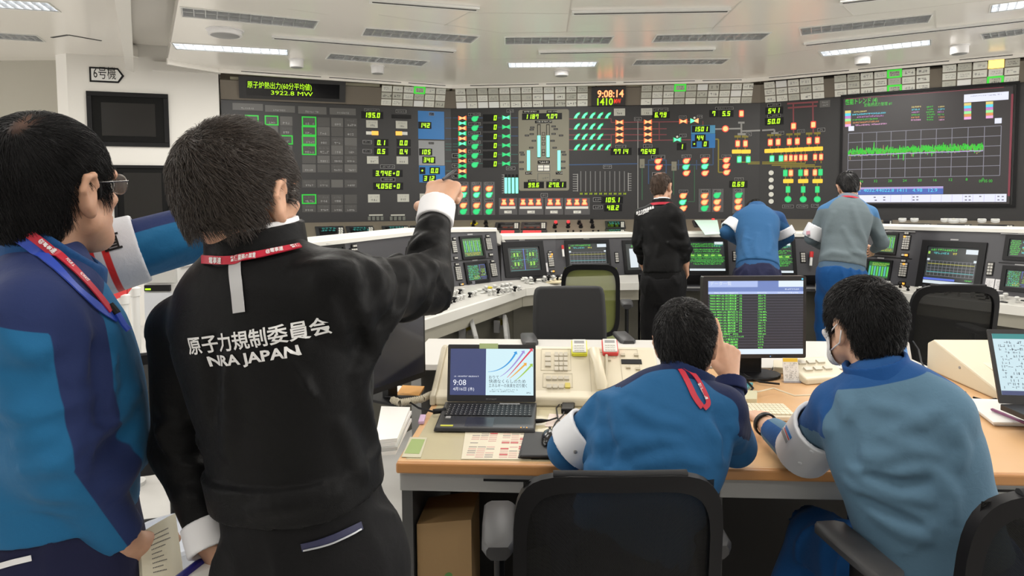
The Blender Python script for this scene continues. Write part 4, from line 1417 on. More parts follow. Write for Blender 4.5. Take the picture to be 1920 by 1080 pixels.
def crt(T, pl, x0, y0, x1, y1, draw, bez=.022, name='console_screen'):
 a, b = pl.px(x0, (y0 + y1) / 2)[0], pl.px(x1, (y0 + y1) / 2)[0]
 t_, q = pl.px((x0 + x1) / 2, y0)[1], pl.px((x0 + x1) / 2, y1)[1]
 k = MB(pl); k.frame(a - bez, q - bez, b + bez, t_ + bez, bez, 0, .014, M_black); k.rect(a, q, b, t_, 0, .002, M_glass)
 k.rect((a + b) / 2 - .03, t_ + bez + .008, (a + b) / 2 + .03, t_ + bez + .02, 0, .003, M_inklt)
 o = k.build(name, T)
 k = MB(pl)
 draw(k, a, q, b - a, t_ - q)
 k.build('display', o)


G1 = glow('crt_green', (.10, .80, .08), .75); G2 = glow('crt_green_dark', (.02, .20, .03), .6); G3 = glow('crt_lime', (.45, .85, .10), .75); C1 = glow('crt_cyan', (.10, .60, .62), .7); C2 = glow('crt_blue', (.12, .20, .85), .75)
BK = glow('crt_back', (.014, .022, .022), .7); BK2 = glow('crt_back_green', (.05, .15, .05), .8); W1 = glow('crt_white', (.72, .80, .85), .9); Y1 = glow('crt_yellow', (.75, .70, .08), .75); R1 = glow('crt_red', (.7, .12, .06), .7)
DD = .0025


def d_base(k, a, q, w, h, m=None):
 k.rect(a, q, a + w, q + h, .002, DD, m or BK)


def d_bars(k, a, q, w, h):
 d_base(k, a, q, w, h, BK2)
 r = random.Random(int(a * 1000))
 for i in range(9):
  x = a + w * (.08 + i * .1); k.rect(x, q + h * .25, x + w * .04, q + h * .88, DD, DD + .0005, C1 if i % 2 else G1)
 k.marks(a + w * .05, q + h * .05, a + w * .95, q + h * .22, DD + .0006, Y1, 2, 5, .7); k.marks(a + w * .05, q + h * .3, a + w * .95, q + h * .9, DD + .0008, G3, 7, 3, .3)


def d_net(k, a, q, w, h):
 d_base(k, a, q, w, h)
 k.marks(a + w * .03, q + h * .05, a + w * .62, q + h * .95, DD, G1, 9, 11, .55); k.marks(a + w * .03, q + h * .05, a + w * .6, q + h * .95, DD + .0004, C1, 7, 4, .35)
 for x, y, x2, y2 in ((.65, .93, .95, .93), (.68, .93, .68, .55), (.95, .93, .95, .4), (.65, .2, 1, .2), (.72, .1, .95, .1), (.8, .35, .95, .35)): k.line(a + w * x, q + h * y, a + w * x2, q + h * y2, h * .02, DD, C2, .0005)
 k.marks(a + w * .7, q + h * .25, a + w * .95, q + h * .7, DD, G3, 4, 8, .5); k.marks(a + w * .3, q + h * .1, a + w * .6, q + h * .3, DD + .0006, Y1, 2, 8, .5)


def d_mimic(k, a, q, w, h):
 d_base(k, a, q, w, h)
 k.line(a + w * .5, q + h * .05, a + w * .5, q + h * .92, w * .02, DD, C2, .0006)
 for cx, cy in ((.25, .68), (.75, .68), (.25, .30), (.75, .30)):
  for dx in (-.05, .05): k.rect(a + w * (cx + dx - .025), q + h * (cy - .07), a + w * (cx + dx + .025), q + h * (cy + .08), DD, DD + .0005, G3)
  k.marks(a + w * (cx - .2), q + h * (cy - .18), a + w * (cx + .2), q + h * (cy + .18), DD + .0007, G1, 5, cx + cy, .25)
  k.line(a + w * (cx - .17), q + h * (cy + .14), a + w * (cx + .2), q + h * (cy + .14), h * .010, DD, C1, .0005)
 for x, y, x2, y2 in ((.1, .9, .9, .9), (.92, .9, .92, .5), (.75, .5, .92, .5), (.5, .48, .62, .48), (.62, .48, .62, .9), (.3, .48, .5, .48), (.05, .04, .95, .04)): k.line(a + w * x, q + h * y, a + w * x2, q + h * y2, h * .010, DD, C1, .0006)


def d_trend(k, a, q, w, h, nx=12, ny=5, lo=.22, hi=.62):
 d_base(k, a, q, w, h)
 for i in range(nx + 1): k.line(a + w * (.04 + .92 * i / nx), q + h * lo, a + w * (.04 + .92 * i / nx), q + h * hi, h * .008, DD, S_lin, .0004)
 for i in range(ny + 1): k.line(a + w * .04, q + h * (lo + (hi - lo) * i / ny), a + w * .96, q + h * (lo + (hi - lo) * i / ny), h * .008, DD, S_lin, .0004)
 k.line(a + w * .04, q + h * (hi - .08), a + w * .96, q + h * (hi - .08), h * .012, DD, Y1, .0006); k.line(a + w * .04, q + h * (lo + .1), a + w * .96, q + h * (lo + .1), h * .014, DD, C1, .0006)
 k.marks(a + w * .05, q + h * .88, a + w * .6, q + h * .96, DD, G1, 1, 4, .8); k.marks(a + w * .1, q + h * .79, a + w * .45, q + h * .87, DD, C1, 1, 5, .9); k.marks(a + w * .5, q + h * .79, a + w * .6, q + h * .87, DD, Y1, 1, 6, .9)
 k.rect(a + w * .76, q + h * .84, a + w, q + h * .96, DD, DD + .0005, W1); k.rect(a + w * .02, q + h * .80, a + w * .06, q + h * .87, DD, DD + .0005, G3)
 k.rect(a + w * .02, q + h * hi, a + w * .07, q + h * (hi + .06), DD, DD + .0008, W1); k.rect(a + w * .93, q + h * hi, a + w * .98, q + h * (hi + .06), DD, DD + .0008, W1)
 k.rect(a, q + h * .10, a + w * .62, q + h * .155, DD, DD + .0005, C2); k.rect(a, q, a + w, q + h * .085, DD, DD + .0006, W1); k.marks(a + w * .8, q + h * .12, a + w * .95, q + h * .17, DD, G1, 1, 9, .8)


def d_green(k, a, q, w, h):
 d_base(k, a, q, w, h)
 for y0, y1, s in ((.80, .95, 1), (.62, .76, 2), (.48, .6, 3), (.36, .46, 4), (.2, .34, 5)): k.marks(a + w * .02, q + h * y0, a + w * .97, q + h * y1, DD, G1, 2, s, .75)
 for i in range(5): k.rect(a + w * (.05 + .19 * i), q + h * .5, a + w * (.15 + .19 * i), q + h * .55, DD, DD + .0006, G3)
 k.line(a, q + h * .47, a + w, q + h * .47, h * .01, DD, G1, .0005); k.line(a, q + h * .35, a + w, q + h * .35, h * .01, DD, G1, .0005)
 k.rect(a + w * .72, q + h * .9, a + w * .96, q + h * .99, DD, DD + .0008, W1); k.rect(a, q + h * .0, a + w, q + h * .075, DD, DD + .0008, W1); k.marks(a + w * .7, q + h * .82, a + w * .95, q + h * .9, DD + .0009, C1, 1, 3, .7)


def d_page(k, a, q, w, h):
 d_base(k, a, q, w, h)
 k.rect(a + w * .1, q + h * .1, a + w * .95, q + h * .8, DD, DD + .0005, W1); k.marks(a + w * .05, q + h * .84, a + w * .8, q + h * .95, DD, G1, 1, 2, .8)


def d_list(k, a, q, w, h):
 d_base(k, a, q, w, h)
 k.marks(a + w * .04, q + h * .08, a + w * .5, q + h * .95, DD, G1, 8, 2, .95)
 for i in range(5): k.rect(a + w * (.58 + .16 * (i % 2)), q + h * (.2 + .15 * i), a + w * (.70 + .16 * (i % 2)), q + h * (.28 + .15 * i), DD, DD + .0005, C1)
 k.marks(a + w * .55, q + h * .1, a + w * .95, q + h * .95, DD + .0006, G3, 6, 5, .3)


def d_cols(k, a, q, w, h):
 d_base(k, a, q, w, h, G2)
 k.marks(a + w * .03, q + h * .75, a + w * .97, q + h * .95, DD, G3, 2, 2, .95)
 for i in range(8): k.rect(a + w * (.04 + .12 * i), q + h * .12, a + w * (.11 + .12 * i), q + h * .72, DD, DD + .0005, G1 if i % 2 else C1)


# ---- left wing
pl = CON_L.pl[0]
crt(CON_L.t, pl, 598, 466, 644, 500, d_list)
keypad(CON_L.t, pl, 659, 466, 670, 492, 3, 6); keypad(CON_L.t, pl, 660, 459, 667, 464, 2, 1)
k = MB(pl); k.rpx(672.5, 460, 673.8, 512, 0, .004, M_black); k.rpx(732, 464, 772, 470, 0, .005, M_inklt); k.rpx(680, 473, 732, 476, 0, .003, M_cons); k.build('blank_door', CON_L.t)
pl = CON_L.pl[1]
crt(CON_L.t, pl, 867, 447, 903, 481, d_bars); crt(CON_L.t, pl, 875.5, 495, 912, 526, d_net)
for a in ((847.5, 452, 855, 474, 3, 6), (911, 447, 920.5, 468, 3, 7), (854, 500, 864, 525, 3, 7), (920, 494, 930, 518, 3, 7)): keypad(CON_L.t, pl, *a)
for a in ((849, 446, 853, 450, 2, 1), (911, 441, 916, 445, 2, 1), (917, 475.5, 923, 480, 2, 1), (851, 482, 857, 486, 2, 1), (853, 494, 859, 498, 2, 1), (920, 488, 925, 492, 2, 1)): keypad(CON_L.t, pl, *a)
keypad(CON_L.t, pl, 862, 531.5, 868, 535, 2, 1, [(1, 0)])
k = MB(pl); k.rpx(845, 486, 925, 487.5, 0, .004, M_black); k.build('panel_gap', CON_L.t)
# ---- low section
pl = CON_C.pl[0]
crt(CON_C.t, pl, 953, 463, 1012, 508.5, d_mimic, .05)
keypad(CON_C.t, pl, 1027.5, 475, 1037, 500, 3, 6, [(2, 0), (1, 1)]); keypad(CON_C.t, pl, 1028, 471, 1033, 474, 2, 1); keypad(CON_C.t, pl, 1031.5, 507, 1039, 511, 2, 1, [(1, 0)])
k = MB(pl); k.rpx(1016.5, 493, 1027.5, 510, 0, .004, mat('paper', (.62, .61, .62), .6)); k.build('paper_note', CON_C.t)
pl = CON_C.pl[1]
crt(CON_C.t, pl, 1066, 456, 1138, 506, lambda k, a, q, w, h: d_trend(k, a, q, w, h, 10, 5, .25, .66), .03)
keypad(CON_C.t, pl, 1153.5, 474, 1159, 492, 2, 4)
crt(CON_C.t, pl, 1174, 456, 1240, 506, d_page, .03)
k = MB(pl); a, q = pl.px(1053, 461), pl.px(1055, 482)
k.pl = WPL
p0, p1 = pl.pt(*a, .03), pl.pt(*q, .03)
k.tube([p0, p0.lerp(p1, .35)], .012, mat('emergency_red', (.5, .02, .02), .4), 8); k.tube([p0.lerp(p1, .35), p1], .010, M_white, 8); k.build('release_handle', CON_C.t)
# ---- central
pl = CON_M.pl[0]
crt(CON_M.t, pl, 1292, 453, 1359, 508, d_green, .03); crt(CON_M.t, pl, 1418, 455, 1486, 512, d_green, .03)
keypad(CON_M.t, pl, 1374.5, 472, 1382.5, 489, 2, 4); keypad(CON_M.t, pl, 1501.5, 474, 1509.5, 492, 2, 4)
k = MB(pl); a, q = pl.px(1520, 473), pl.px(1518, 499); p0, p1 = pl.pt(*a, .03), pl.pt(*q, .03)
k.tube([p0, p0.lerp(p1, .4)], .018, MATS['emergency_red'], 8); k.tube([p0.lerp(p1, .4), p1], .013, M_white, 8); k.build('release_handle', CON_M.t)
# ---- right wing
pl = CON_R.pl[0]
crt(CON_R.t, pl, 1648, 441, 1679, 473, d_bars, .02); crt(CON_R.t, pl, 1628, 491, 1668, 521, d_cols, .02)
keypad(CON_R.t, pl, 1693, 442, 1706, 468, 3, 6, [(0, 0)]); keypad(CON_R.t, pl, 1687, 493, 1701, 519, 3, 6, [(1, 0)])
for a in ((1697, 435.5, 1705, 440, 2, 1, ()), (1691, 476, 1703, 481, 2, 1, [(1, 0)]), (1691, 487, 1699, 491.5, 2, 1, ()), (1686, 529.5, 1697, 534, 2, 1, [(1, 0)])): keypad(CON_R.t, pl, *a)
crt(CON_R.t, pl, 1735, 464, 1832, 535, d_trend, .05)
keypad(CON_R.t, pl, 1852, 493, 1862, 516, 2, 4)
crt(CON_R.t, pl, 1892, 449, 1936, 482, d_list, .03); crt(CON_R.t, pl, 1886, 507, 1930, 540, d_net, .03)
for x0, x1, y0, y1 in ((1847, 1863.5, 522, 544), (1865, 1882, 524, 546)):
 k = MB(pl); k.rpx(x0, y0, x1, y1, 0, .003, MATS['paper']); k.marks(pl.px(x0 + 2, 530)[0], pl.px(x0, y1 - 2)[1], pl.px(x1 - 2, 530)[0], pl.px(x0, y0 + 3)[1], .003, M_inklt, 6, x0, .4); k.build('paper_note', CON_R.t)
for x0, y0, x1, y1, h_, m_ in ((1606, 481, 1710, 482.5, .004, M_black), (1872, 494, 1960, 495.5, .004, M_black), (1664, 433, 1716, 434.5, .012, M_inklt), (1876, 438.5, 1960, 440, .012, M_inklt)):
 k = MB(pl); k.rpx(x0, y0, x1, y1, 0, h_, m_); k.build('panel_gap' if m_ is M_black else 'door_ledge', CON_R.t)

# ---- switches on the benches: each a part
M_sw = mat('switch_cap', (.55, .55, .53), .4); M_clear = mat('clear_cover', (.35, .36, .42), .15, alpha=.55)
rr = random.Random(5)


def bench_switches(C, i, nu, nv, u0, u1, label_strip=True):
 bp = C.bp[i]
 n = 0
 for a in range(nu):
  for b in range(nv):
   if rr.random() < .12: continue
   u = u0 + (u1 - u0) * (a + .5) / nu; w = .07 + (bp_depth[C.t.name][i] - .10) * (b + .3) / nv
   k = MB(bp)
   z = .028
   p = bp.pt(u, w, 0)
   k.lathe([(.012, 0), (.012, .012), (.008, .014), (.008, .026), (.017, .028), (.017, .040), (.013, .043)], p, M_sw if rr.random() < .7 else M_black, 8, tuple(bp.n)); k.build('bench_switch', C.t)
   n += 1
 k = MB(bp)
 for a in range(nu * 2):
  u = u0 + (u1 - u0) * a / (nu * 2); w = .05 + rr.random() * .2
  k.rect(u, w, u + .05, w + .018, .001, .003, M_black if rr.random() < .5 else M_tile)
 k.build('caption_labels', C.t)


bp_depth = {CON_L.t.name: [(B0 - F0).length, .30], CON_C.t.name: [.24, .22], CON_R.t.name: [.22]}
L0 = (B1 - B0).length
bench_switches(CON_L, 0, 22, 3, L0 * .30, L0 * 1.02); bench_switches(CON_L, 1, 8, 2, .02, .40)
bench_switches(CON_C, 0, 9, 1, .03, .46); bench_switches(CON_R, 0, 18, 2, .15, 1.9)
for (x, y, C) in ((879, 533, CON_L), (944, 524, CON_C)):
 p = at_z(x, y, .80); k = MB(); k.box(p.x - .055, p.y - .03, .775, p.x + .055, p.y + .03, .83, M_clear); k.build('clear_switch_cover', C.t)
for (x, y, C) in ((848, 549, CON_L), (917, 541, CON_L)):
 p = at_z(x, y, .775); k = MB(); k.lathe([(.028, 0), (.03, .012), (.02, .016)], p, MATS['yellow_guard'], 8); k.build('yellow_switch_guard', C.t)

# things lying on the bench
k = MB(); p = at_z(1022, 530, .76); q = at_z(1050, 528, .76)
k.hexa([p + Vector((-.1, -.06, 0)), p + Vector((.14, -.06, 0)), p + Vector((.17, .06, .02)), p + Vector((-.07, .06, .02))], [p + Vector((-.1, -.06, .012)), p + Vector((.14, -.06, .012)), p + Vector((.17, .06, .032)), p + Vector((-.07, .06, .032))], mat('paper_cream', (.70, .62, .42), .6))
tag(k.build('document'), 'cream and orange papers on the console bench below the green mimic screen', 'document')
p = at_z(1182, 520, .77)
t = thing('plastic_cup', 'clear plastic cup on the console bench beside the black-jacketed man', 'cup', tuple(p - Vector((0, 0, .0))))
k = MB(); k.lathe([(.025, 0), (.034, .085), (.032, .085), (.024, .004)], p, mat('clear_plastic', (.6, .6, .66), .1, alpha=.45), 16); k.build('cup_wall', t, smooth=40)
p = at_z(1167, 520, .76)
t = thing('pen_holder', 'small red and orange pen holder at the end of the console bench', 'pen holder', tuple(p))
k = MB(); k.box(p.x - .03, p.y - .02, p.z, p.x + .03, p.y + .02, p.z + .05, mat('holder_red', (.45, .06, .04), .5)); k.build('holder', t)
for i in range(3):
 k = MB(); k.tube([p + Vector((-.02 + i * .018, 0, .04)), p + Vector((-.02 + i * .02, 0, .10))], .004, mat('pen_orange', (.75, .3, .05), .4) if i % 2 else M_white, 6); k.build('pen', t)

# knee panel details on the left wing: handles and grey flaps on yellow brackets
pk = Plane(F0 - (F0 - B0).normalized() * .12 + Vector((0, 0, -.74)), F1 - F0, UP)
M_flap = mat('flap_grey', (.26, .26, .25), .5); M_yb = mat('bracket_yellow', (.30, .24, .03), .5)
for (xa, ya, xb, yb, lab) in ((872, 607, 846, 645, 'nearer grey flap hanging from a yellow bracket under the console'), (935, 598, 905, 645, 'farther grey flap hanging from a yellow bracket under the console')):
 a, b = pk.px(xa, ya), pk.px(xb, yb)
 p0, p1 = pk.pt(a[0], a[1], .06), pk.pt(b[0], b[1], .22)
 t = thing('folding_flap', lab, 'folding flap', tuple(pk.pt(a[0], 0)), 0)
 k = MB(); d = (p1 - p0).normalized(); sd = d.cross(pk.n).normalized(); nn = sd.cross(d)
 sec = []
 for f, wd in ((0, .05), (.08, .075), (.5, .085), (.9, .075), (1.0, .05)):
  c = p0.lerp(p1, f); sec.append([c - sd * wd - nn * .015, c + sd * wd - nn * .015, c + sd * wd * .9 + nn * .02, c - sd * wd * .9 + nn * .02])
 k.loft(sec, M_flap); k.build('flap', t, bevel=.01)
 k = MB(pk); k.rect(a[0] - .13, a[1] - .04, a[0] + .02, a[1] + .0, .02, .05, M_yb); k.rect(a[0] - .14, a[1] - .09, a[0] - .12, a[1] + .01, .02, .07, M_inklt); k.rect(a[0] + .01, a[1] - .09, a[0] + .03, a[1] + .01, .02, .07, M_inklt); k.build('bracket', t)
for x, y in ((803, 611), (974, 593)):
 k = MB(pk); u, w = pk.px(x, y); k.rect(u - .012, w - .06, u + .012, w + .05, .02, .04, M_inklt); k.build('latch_handle', CON_L.t)
# ================================================================== DESKS
M_wood = mat('desk_wood', (0.66, 0.40, 0.20), 0.38, noise=0.08, nscale=3)
M_wedge = mat('desk_edge_wood', (0.45, 0.21, 0.07), 0.4, noise=0.12, nscale=6)
M_mattop = mat('desk_mat_beige', (0.52, 0.46, 0.30), 0.22)
M_steel = mat('desk_steel_grey', (0.33, 0.33, 0.32), 0.45)
M_beige = mat('console_beige', (0.66, 0.60, 0.46), 0.45)
M_beige2 = mat('console_beige_dark', (0.50, 0.45, 0.34), 0.45)
M_paper = mat('white_paper', (0.78, 0.77, 0.74), 0.6)
M_laptop = mat('laptop_black', (0.022, 0.022, 0.024), 0.42)
DK0 = at_z(738, 868, .72); DK1 = at_z(1920, 891, .72)
dx = (DK1 - DK0); dx.z = 0; dx.normalize()
dy = Vector((-dx.y, dx.x, 0))
DANG = math.atan2(dx.y, dx.x)
DZ = 0.72


def dpt(x, y, z=DZ): return Vector((DK0.x, DK0.y, 0)) + dx * x + dy * y + Vector((0, 0, z))


def dloc(px, py, z=DZ):
 p = at_z(px, py, z) - Vector((DK0.x, DK0.y, 0)); return p.dot(dx), p.dot(dy)


def desk(x0, x1, label, mtop, d=1.22):
 o = dpt(x0, 0, 0)
 t = thing('desk', label, 'desk', tuple(o), DANG, None)
 W = x1 - x0
 k = MB(); k.box(0.006, .02, DZ - .03, W - .006, d, DZ - .001, M_wood); k.build('desktop', t, world=False, bevel=.003)
 if mtop:
  k = MB(); k.box(.03, .035, DZ - .0012, W - .03, d * .55, DZ, mtop); k.build('desk_mat', t, world=False)
 k = MB(); k.box(0.006, 0, DZ - .034, W - .006, .022, DZ - .0005, M_wedge); k.build('front_edge', t, world=False, bevel=.006)
 k = MB(); k.box(.01, .03, DZ - .10, W - .01, .055, DZ - .034, M_steel); k.build('apron', t, world=False, bevel=.004)
 k = MB(); k.box(W * .28, .026, DZ - .062, W - .10, .032, DZ - .056, M_black); k.build('drawer_gap', t, world=False)
 for x in (.0, W - .035):
  k = MB(); k.box(x, .10, 0, x + .035, d - .05, DZ - .034, mat('desk_side_shaded', (.06, .06, .06), .5)); k.build('side_panel', t, world=False)  # dark grey side; shade under the desk is put into its colour
 k = MB(); k.box(.07, d * .52, .0, W - .07, d * .52 + .02, DZ - .034, mat('modesty_shaded', (.022, .021, .020), .6)); k.build('modesty_panel', t, world=False)  # near-black colour stands in for the shade beneath the desk
 return t


xs = dloc(1347, 880)[0]
desk(0, xs - .002, 'beige matted desk with wooden front edge under the laptop, left of two', M_mattop)
desk(xs + .002, xs + 1.75, 'light wooden desk with the table monitor, right of two', None)
k = MB()
far0, far1 = dpt(-.25, 1.25, 0), dpt(2.2, 1.25, 0)
t = thing('far_desk', 'white-topped desk facing the two seated men across the clutter', 'desk', tuple(dpt(-.25, 1.25, 0)), DANG)
k = MB(); k.box(0, 0, DZ - .03, 2.5, .62, DZ, mat('far_desk_top', (.60, .585, .55), .4)); k.build('desktop', t, world=False, bevel=.003)
for x in (.02, 1.2, 2.42):
 k = MB(); k.box(x, .05, 0, x + .05, .6, DZ - .03, M_steel); k.build('leg', t, world=False)
k = MB(); k.box(.1, .55, .1, 2.4, .57, DZ - .03, M_steel); k.build('back_panel', t, world=False)


def slabw(k, px, z0, z1, mt):
 """polygon given by view points lying on height z0"""
 q = [at_z(x, y, z0) for x, y in px]
 k.prism([(p.x, p.y) for p in q], z0, z1, mt)


# ---- the big beige telephone console
f0, f1 = dloc(806, 760), dloc(1242, 757)
yb = f0[1] + .30
t = thing('phone_console', 'large cream telephone console with keys and handset behind the laptop', 'phone console', tuple(dpt(f0[0], f0[1], DZ)), DANG)
W = f1[0] - f0[0]
prof = [(0, 0), (0, .035), (.05, .05), (.28, .165), (.33, .165), (.33, 0)]
k = MB(); k.loft([[(x, y, z) for y, z in prof] for x in (0.02, W)], M_beige)
k.build('body', t, world=False, bevel=.008)
k = MB(); k.loft([[(x, y - .006, z + (.006 if i in (1, 2, 3, 4) else 0)) for i, (y, z) in enumerate(prof)] for x in (0.0, 0.022)], M_beige2); k.build('end_cheek', t, world=False, bevel=.006)
PCs = Plane(dpt(f0[0], f0[1] + .05, DZ + .05), dx, dy * .23 + UP * .115)


def pcr(name, x0, y0, x1, y1, h, m, parent=None):
 k = MB(PCs); k.rpx(x0, y0, x1, y1, 0, h, m); return k.build(name, parent or t)


def keys(x0, y0, x1, y1, nc, nr, skip=(), m=None, g=.2):
 for r in range(nr):
  for c in range(nc):
   if (c, r) in skip: continue
   w, h = (x1 - x0) / nc, (y1 - y0) / nr
   pcr('key', x0 + w * (c + g / 2), y0 + h * (r + g), x0 + w * (c + 1 - g / 2), y0 + h * (r + 1 - g * .2), .008, m or mat('key_cream', (.55, .51, .42), .4))


for a in ((1015, 654, 1071, 695), (1018, 700, 1074, 727), (1104, 660, 1142, 738), (1160, 655, 1208, 738)):
 k = MB(PCs); u0, w1 = PCs.px(a[0], a[1]); u1, w0 = PCs.px(a[2], a[3]); k.frame(u0, w0, u1, w1, .002, 0, .0015, M_beige2); k.build('outline', t)
keys(1021, 658, 1034, 686, 1, 3); keys(1039, 658, 1065, 694, 3, 4); keys(1023, 703, 1068, 711, 4, 1); keys(1024, 718, 1058, 727, 3, 1)
pcr('yellow_key', 1059.5, 717.5, 1069, 726, .008, mat('key_yellow', (.62, .52, .12), .4))
pcr('display', 1165, 673.5, 1203, 681.5, .004, M_black)
for x, y in ((1168, 664), (1193, 664), (1141, 673), (1178, 687), (1196, 690)): pcr('key', x - 4, y - 2, x + 4, y + 2, .008, M_beige2)
# handset in its groove
k = MB(); P3 = lambda x, y, d: PCs.pt(*PCs.px(x, y), d)
k.tube([P3(1112, 668, .03), P3(1113, 673, .045), P3(1120, 700, .05), P3(1127, 735, .045), P3(1128, 742, .03)], [.018, .024, .020, .024, .018], mat('handset_cream', (.62, .56, .42), .4), 10, .7); k.build('handset', t, smooth=60)
k = MB(); P4 = [P3(1137, 670 + i * 14, .012) for i in range(6)]; k.tube(P4, .006, M_beige2, 6); k.build('groove_rail', t)
# two small phones with coloured sleeves standing on the console
for (x0, y0, x1, y1, mm, lab) in ((1072, 645, 1101, 669, mat('sleeve_yellow', (.75, .75, .05), .45), 'small white calculator in a yellow sleeve on the phone console'),
                                  (1130, 643, 1159, 668, mat('sleeve_red', (.70, .06, .06), .45), 'small white calculator in a red sleeve on the phone console')):
 p = PCs.pt(*PCs.px((x0 + x1) / 2, y1), .008)
 t2 = thing('calculator', lab, 'calculator', tuple(p), DANG)
 pl = Plane(p - dx * .033 - UP * .004, dx, dy * .35 + UP * .2)
 k = MB(pl); k.rrect(0, 0, .066, .085, .006, 0, .014, mm); k.build('sleeve', t2)
 k = MB(pl); k.rrect(.004, .006, .062, .083, .004, .014, .02, M_white); k.build('case', t2)
 k = MB(pl); k.rect(.012, .058, .054, .074, .02, .0205, M_inklt); k.build('display', t2)
 for r in range(3):
  for c in range(4):
   k = MB(pl); k.rect(.012 + c * .011, .012 + r * .014, .020 + c * .011, .021 + r * .014, .02, .023, M_tile); k.build('button', t2)
# coiled handset cord
k = MB(); pts = []
cpath = [at_z(x, y, DZ + .022) for x, y in ((829, 722), (822, 735), (805, 741), (792, 748), (770, 752), (750, 755), (736, 750))]
for i in range(260):
 s = i / 259 * (len(cpath) - 1); j = min(int(s), len(cpath) - 2); p = cpath[j].lerp(cpath[j + 1], s - j)
 d = (cpath[j + 1] - cpath[j]).normalized(); sd = Vector((-d.y, d.x, 0)); a = i * 1.1
 pts.append(p + sd * math.cos(a) * .012 + UP * math.sin(a) * .012)
k.tube(pts, .0035, M_beige2, 5); tag(k.build('coiled_cord', smooth=180), 'cream coiled telephone cord left of the phone console', 'cord')

# ---- laptop
q = [at_z(*p, DZ + .022) for p in ((812, 800), (1004, 802), (1005, 757), (831, 755))]
lx = (q[1] - q[0]); lx.z = 0; LW = lx.length; lx.normalize(); ly = Vector((-lx.y, lx.x, 0))
LDp = (q[3] - q[0]).dot(ly) * 1.0
t = thing('laptop', 'open black laptop showing 9:08 on the beige matted desk', 'laptop', (q[0].x, q[0].y, DZ), math.atan2(lx.y, lx.x))
k = MB(); k.hexa([(0, 0, .004), (LW, 0, .004), (LW, LDp, .004), (0, LDp, .004)], [(.004, .006, .018), (LW - .004, .006, .018), (LW, LDp, .026), (0, LDp, .026)], M_laptop); k.build('base', t, world=False, bevel=.004)
PK = Plane(q[0] + Vector((0, 0, DZ + .018 - q[0].z)) + ly * .006, lx, ly * (LDp - .006) + UP * .008)
Mk = mat('laptop_key', (.014, .014, .015), .5); Mkl = mat('key_legend', (.35, .35, .35), .5)
k = MB(PK); k.rect(.02, LDp * .42, LW - .015, LDp * .86, 0, .0006, M_black); o = k.build('keyboard', t)
k = MB(PK); rw = LDp * .44 / 6
for r in range(6):
 n = 19
 for c in range(n):
  cw = (LW - .035) / n; x = .02 + c * cw
  k.rect(x + .001, LDp * .42 + r * rw + .001, x + cw - .001, LDp * .42 + (r + 1) * rw - .0012, .0006, .003, Mk)
  k.rect(x + cw * .3, LDp * .42 + r * rw + rw * .45, x + cw * .5, LDp * .42 + r * rw + rw * .7, .003, .0031, Mkl)
k.build('keys', o)
k = MB(PK); k.rect(LW * .30, .012, LW * .58, LDp * .36, 0, .0006, mat('touchpad', (.018, .018, .02), .25)); k.build('touchpad', t)
k = MB(PK); k.rect(.022, .010, .066, .022, 0, .0012, mat('label_yellow', (.55, .55, .03), .5)); k.build('yellow_label', t)
k = MB(PK); k.rect(.028, LDp * .32, .046, LDp * .40, 0, .0008, M_inklt); k.rect(LW * .60, LDp * .885, LW * .82, LDp * .93, 0, .0008, M_inklt); k.build('sticker', t)
for i in range(3):
 k = MB(PK); k.disc(LW - .05 + i * .010, .004, .002, 0, .002, E_ora if i != 1 else M_tile, 8); k.build('status_light', t)
sc_dir = (ly * .22 + UP * .97).normalized()
PS = Plane(q[0] + ly * (LDp - .004) + Vector((0, 0, DZ + .028 - q[0].z)) + lx * .008, lx, sc_dir)
SW = LW - .012; SH = PS.px(920, 646)[1]
k = MB(PS); k.rrect(0, 0, SW, SH, .006, -.009, 0, M_laptop); so = k.build('screen_lid', t)
LB = glow('lap_navy', (.045, .06, .16), 1.0); LWt = glow('lap_white', (.60, .80, .86), 1.0); LT = glow('lap_text_white', (.9, .92, 1.0), .9); LTd = mat('lap_text_dark', (.05, .06, .10), .5)
bx0, bx1, by0, by1 = SW * .03, SW * .975, SH * .115, SH * .925
xm = bx0 + (bx1 - bx0) * .43
k = MB(PS); k.rect(bx0, by0, xm, by1, 0, .0006, LB); k.rect(xm, by0, bx1, by1, 0, .0006, LWt)
k.text('9:08', bx0 + .012, by0 + SH * .17, .022, .001, LT, 'l'); k.text('4月16日 (木)', bx0 + .012, by0 + SH * .08, .011, .001, LT, 'l')
k.marks(bx0 + .012, by0 + SH * .31, xm - .03, by0 + SH * .34, .001, LT, 1, 4, .7)
k.text('おりて', xm + .012, by0 + SH * .29, .010, .001, LTd, 'l'); k.text('快適なくらしのため', xm + .012, by0 + SH * .215, .0115, .001, LTd, 'l'); k.text('エネルギーの未来を切り開く', xm + .012, by0 + SH * .14, .0115, .001, LTd, 'l', width=(bx1 - xm) * .8)
k.marks(xm + .012, by0 + SH * .05, bx1 - .06, by0 + SH * .11, .001, LTd, 2, 8, .4); k.marks(bx1 - .03, by0 + .006, bx1 - .008, by0 + .014, .001, LTd, 1, 2, .8)
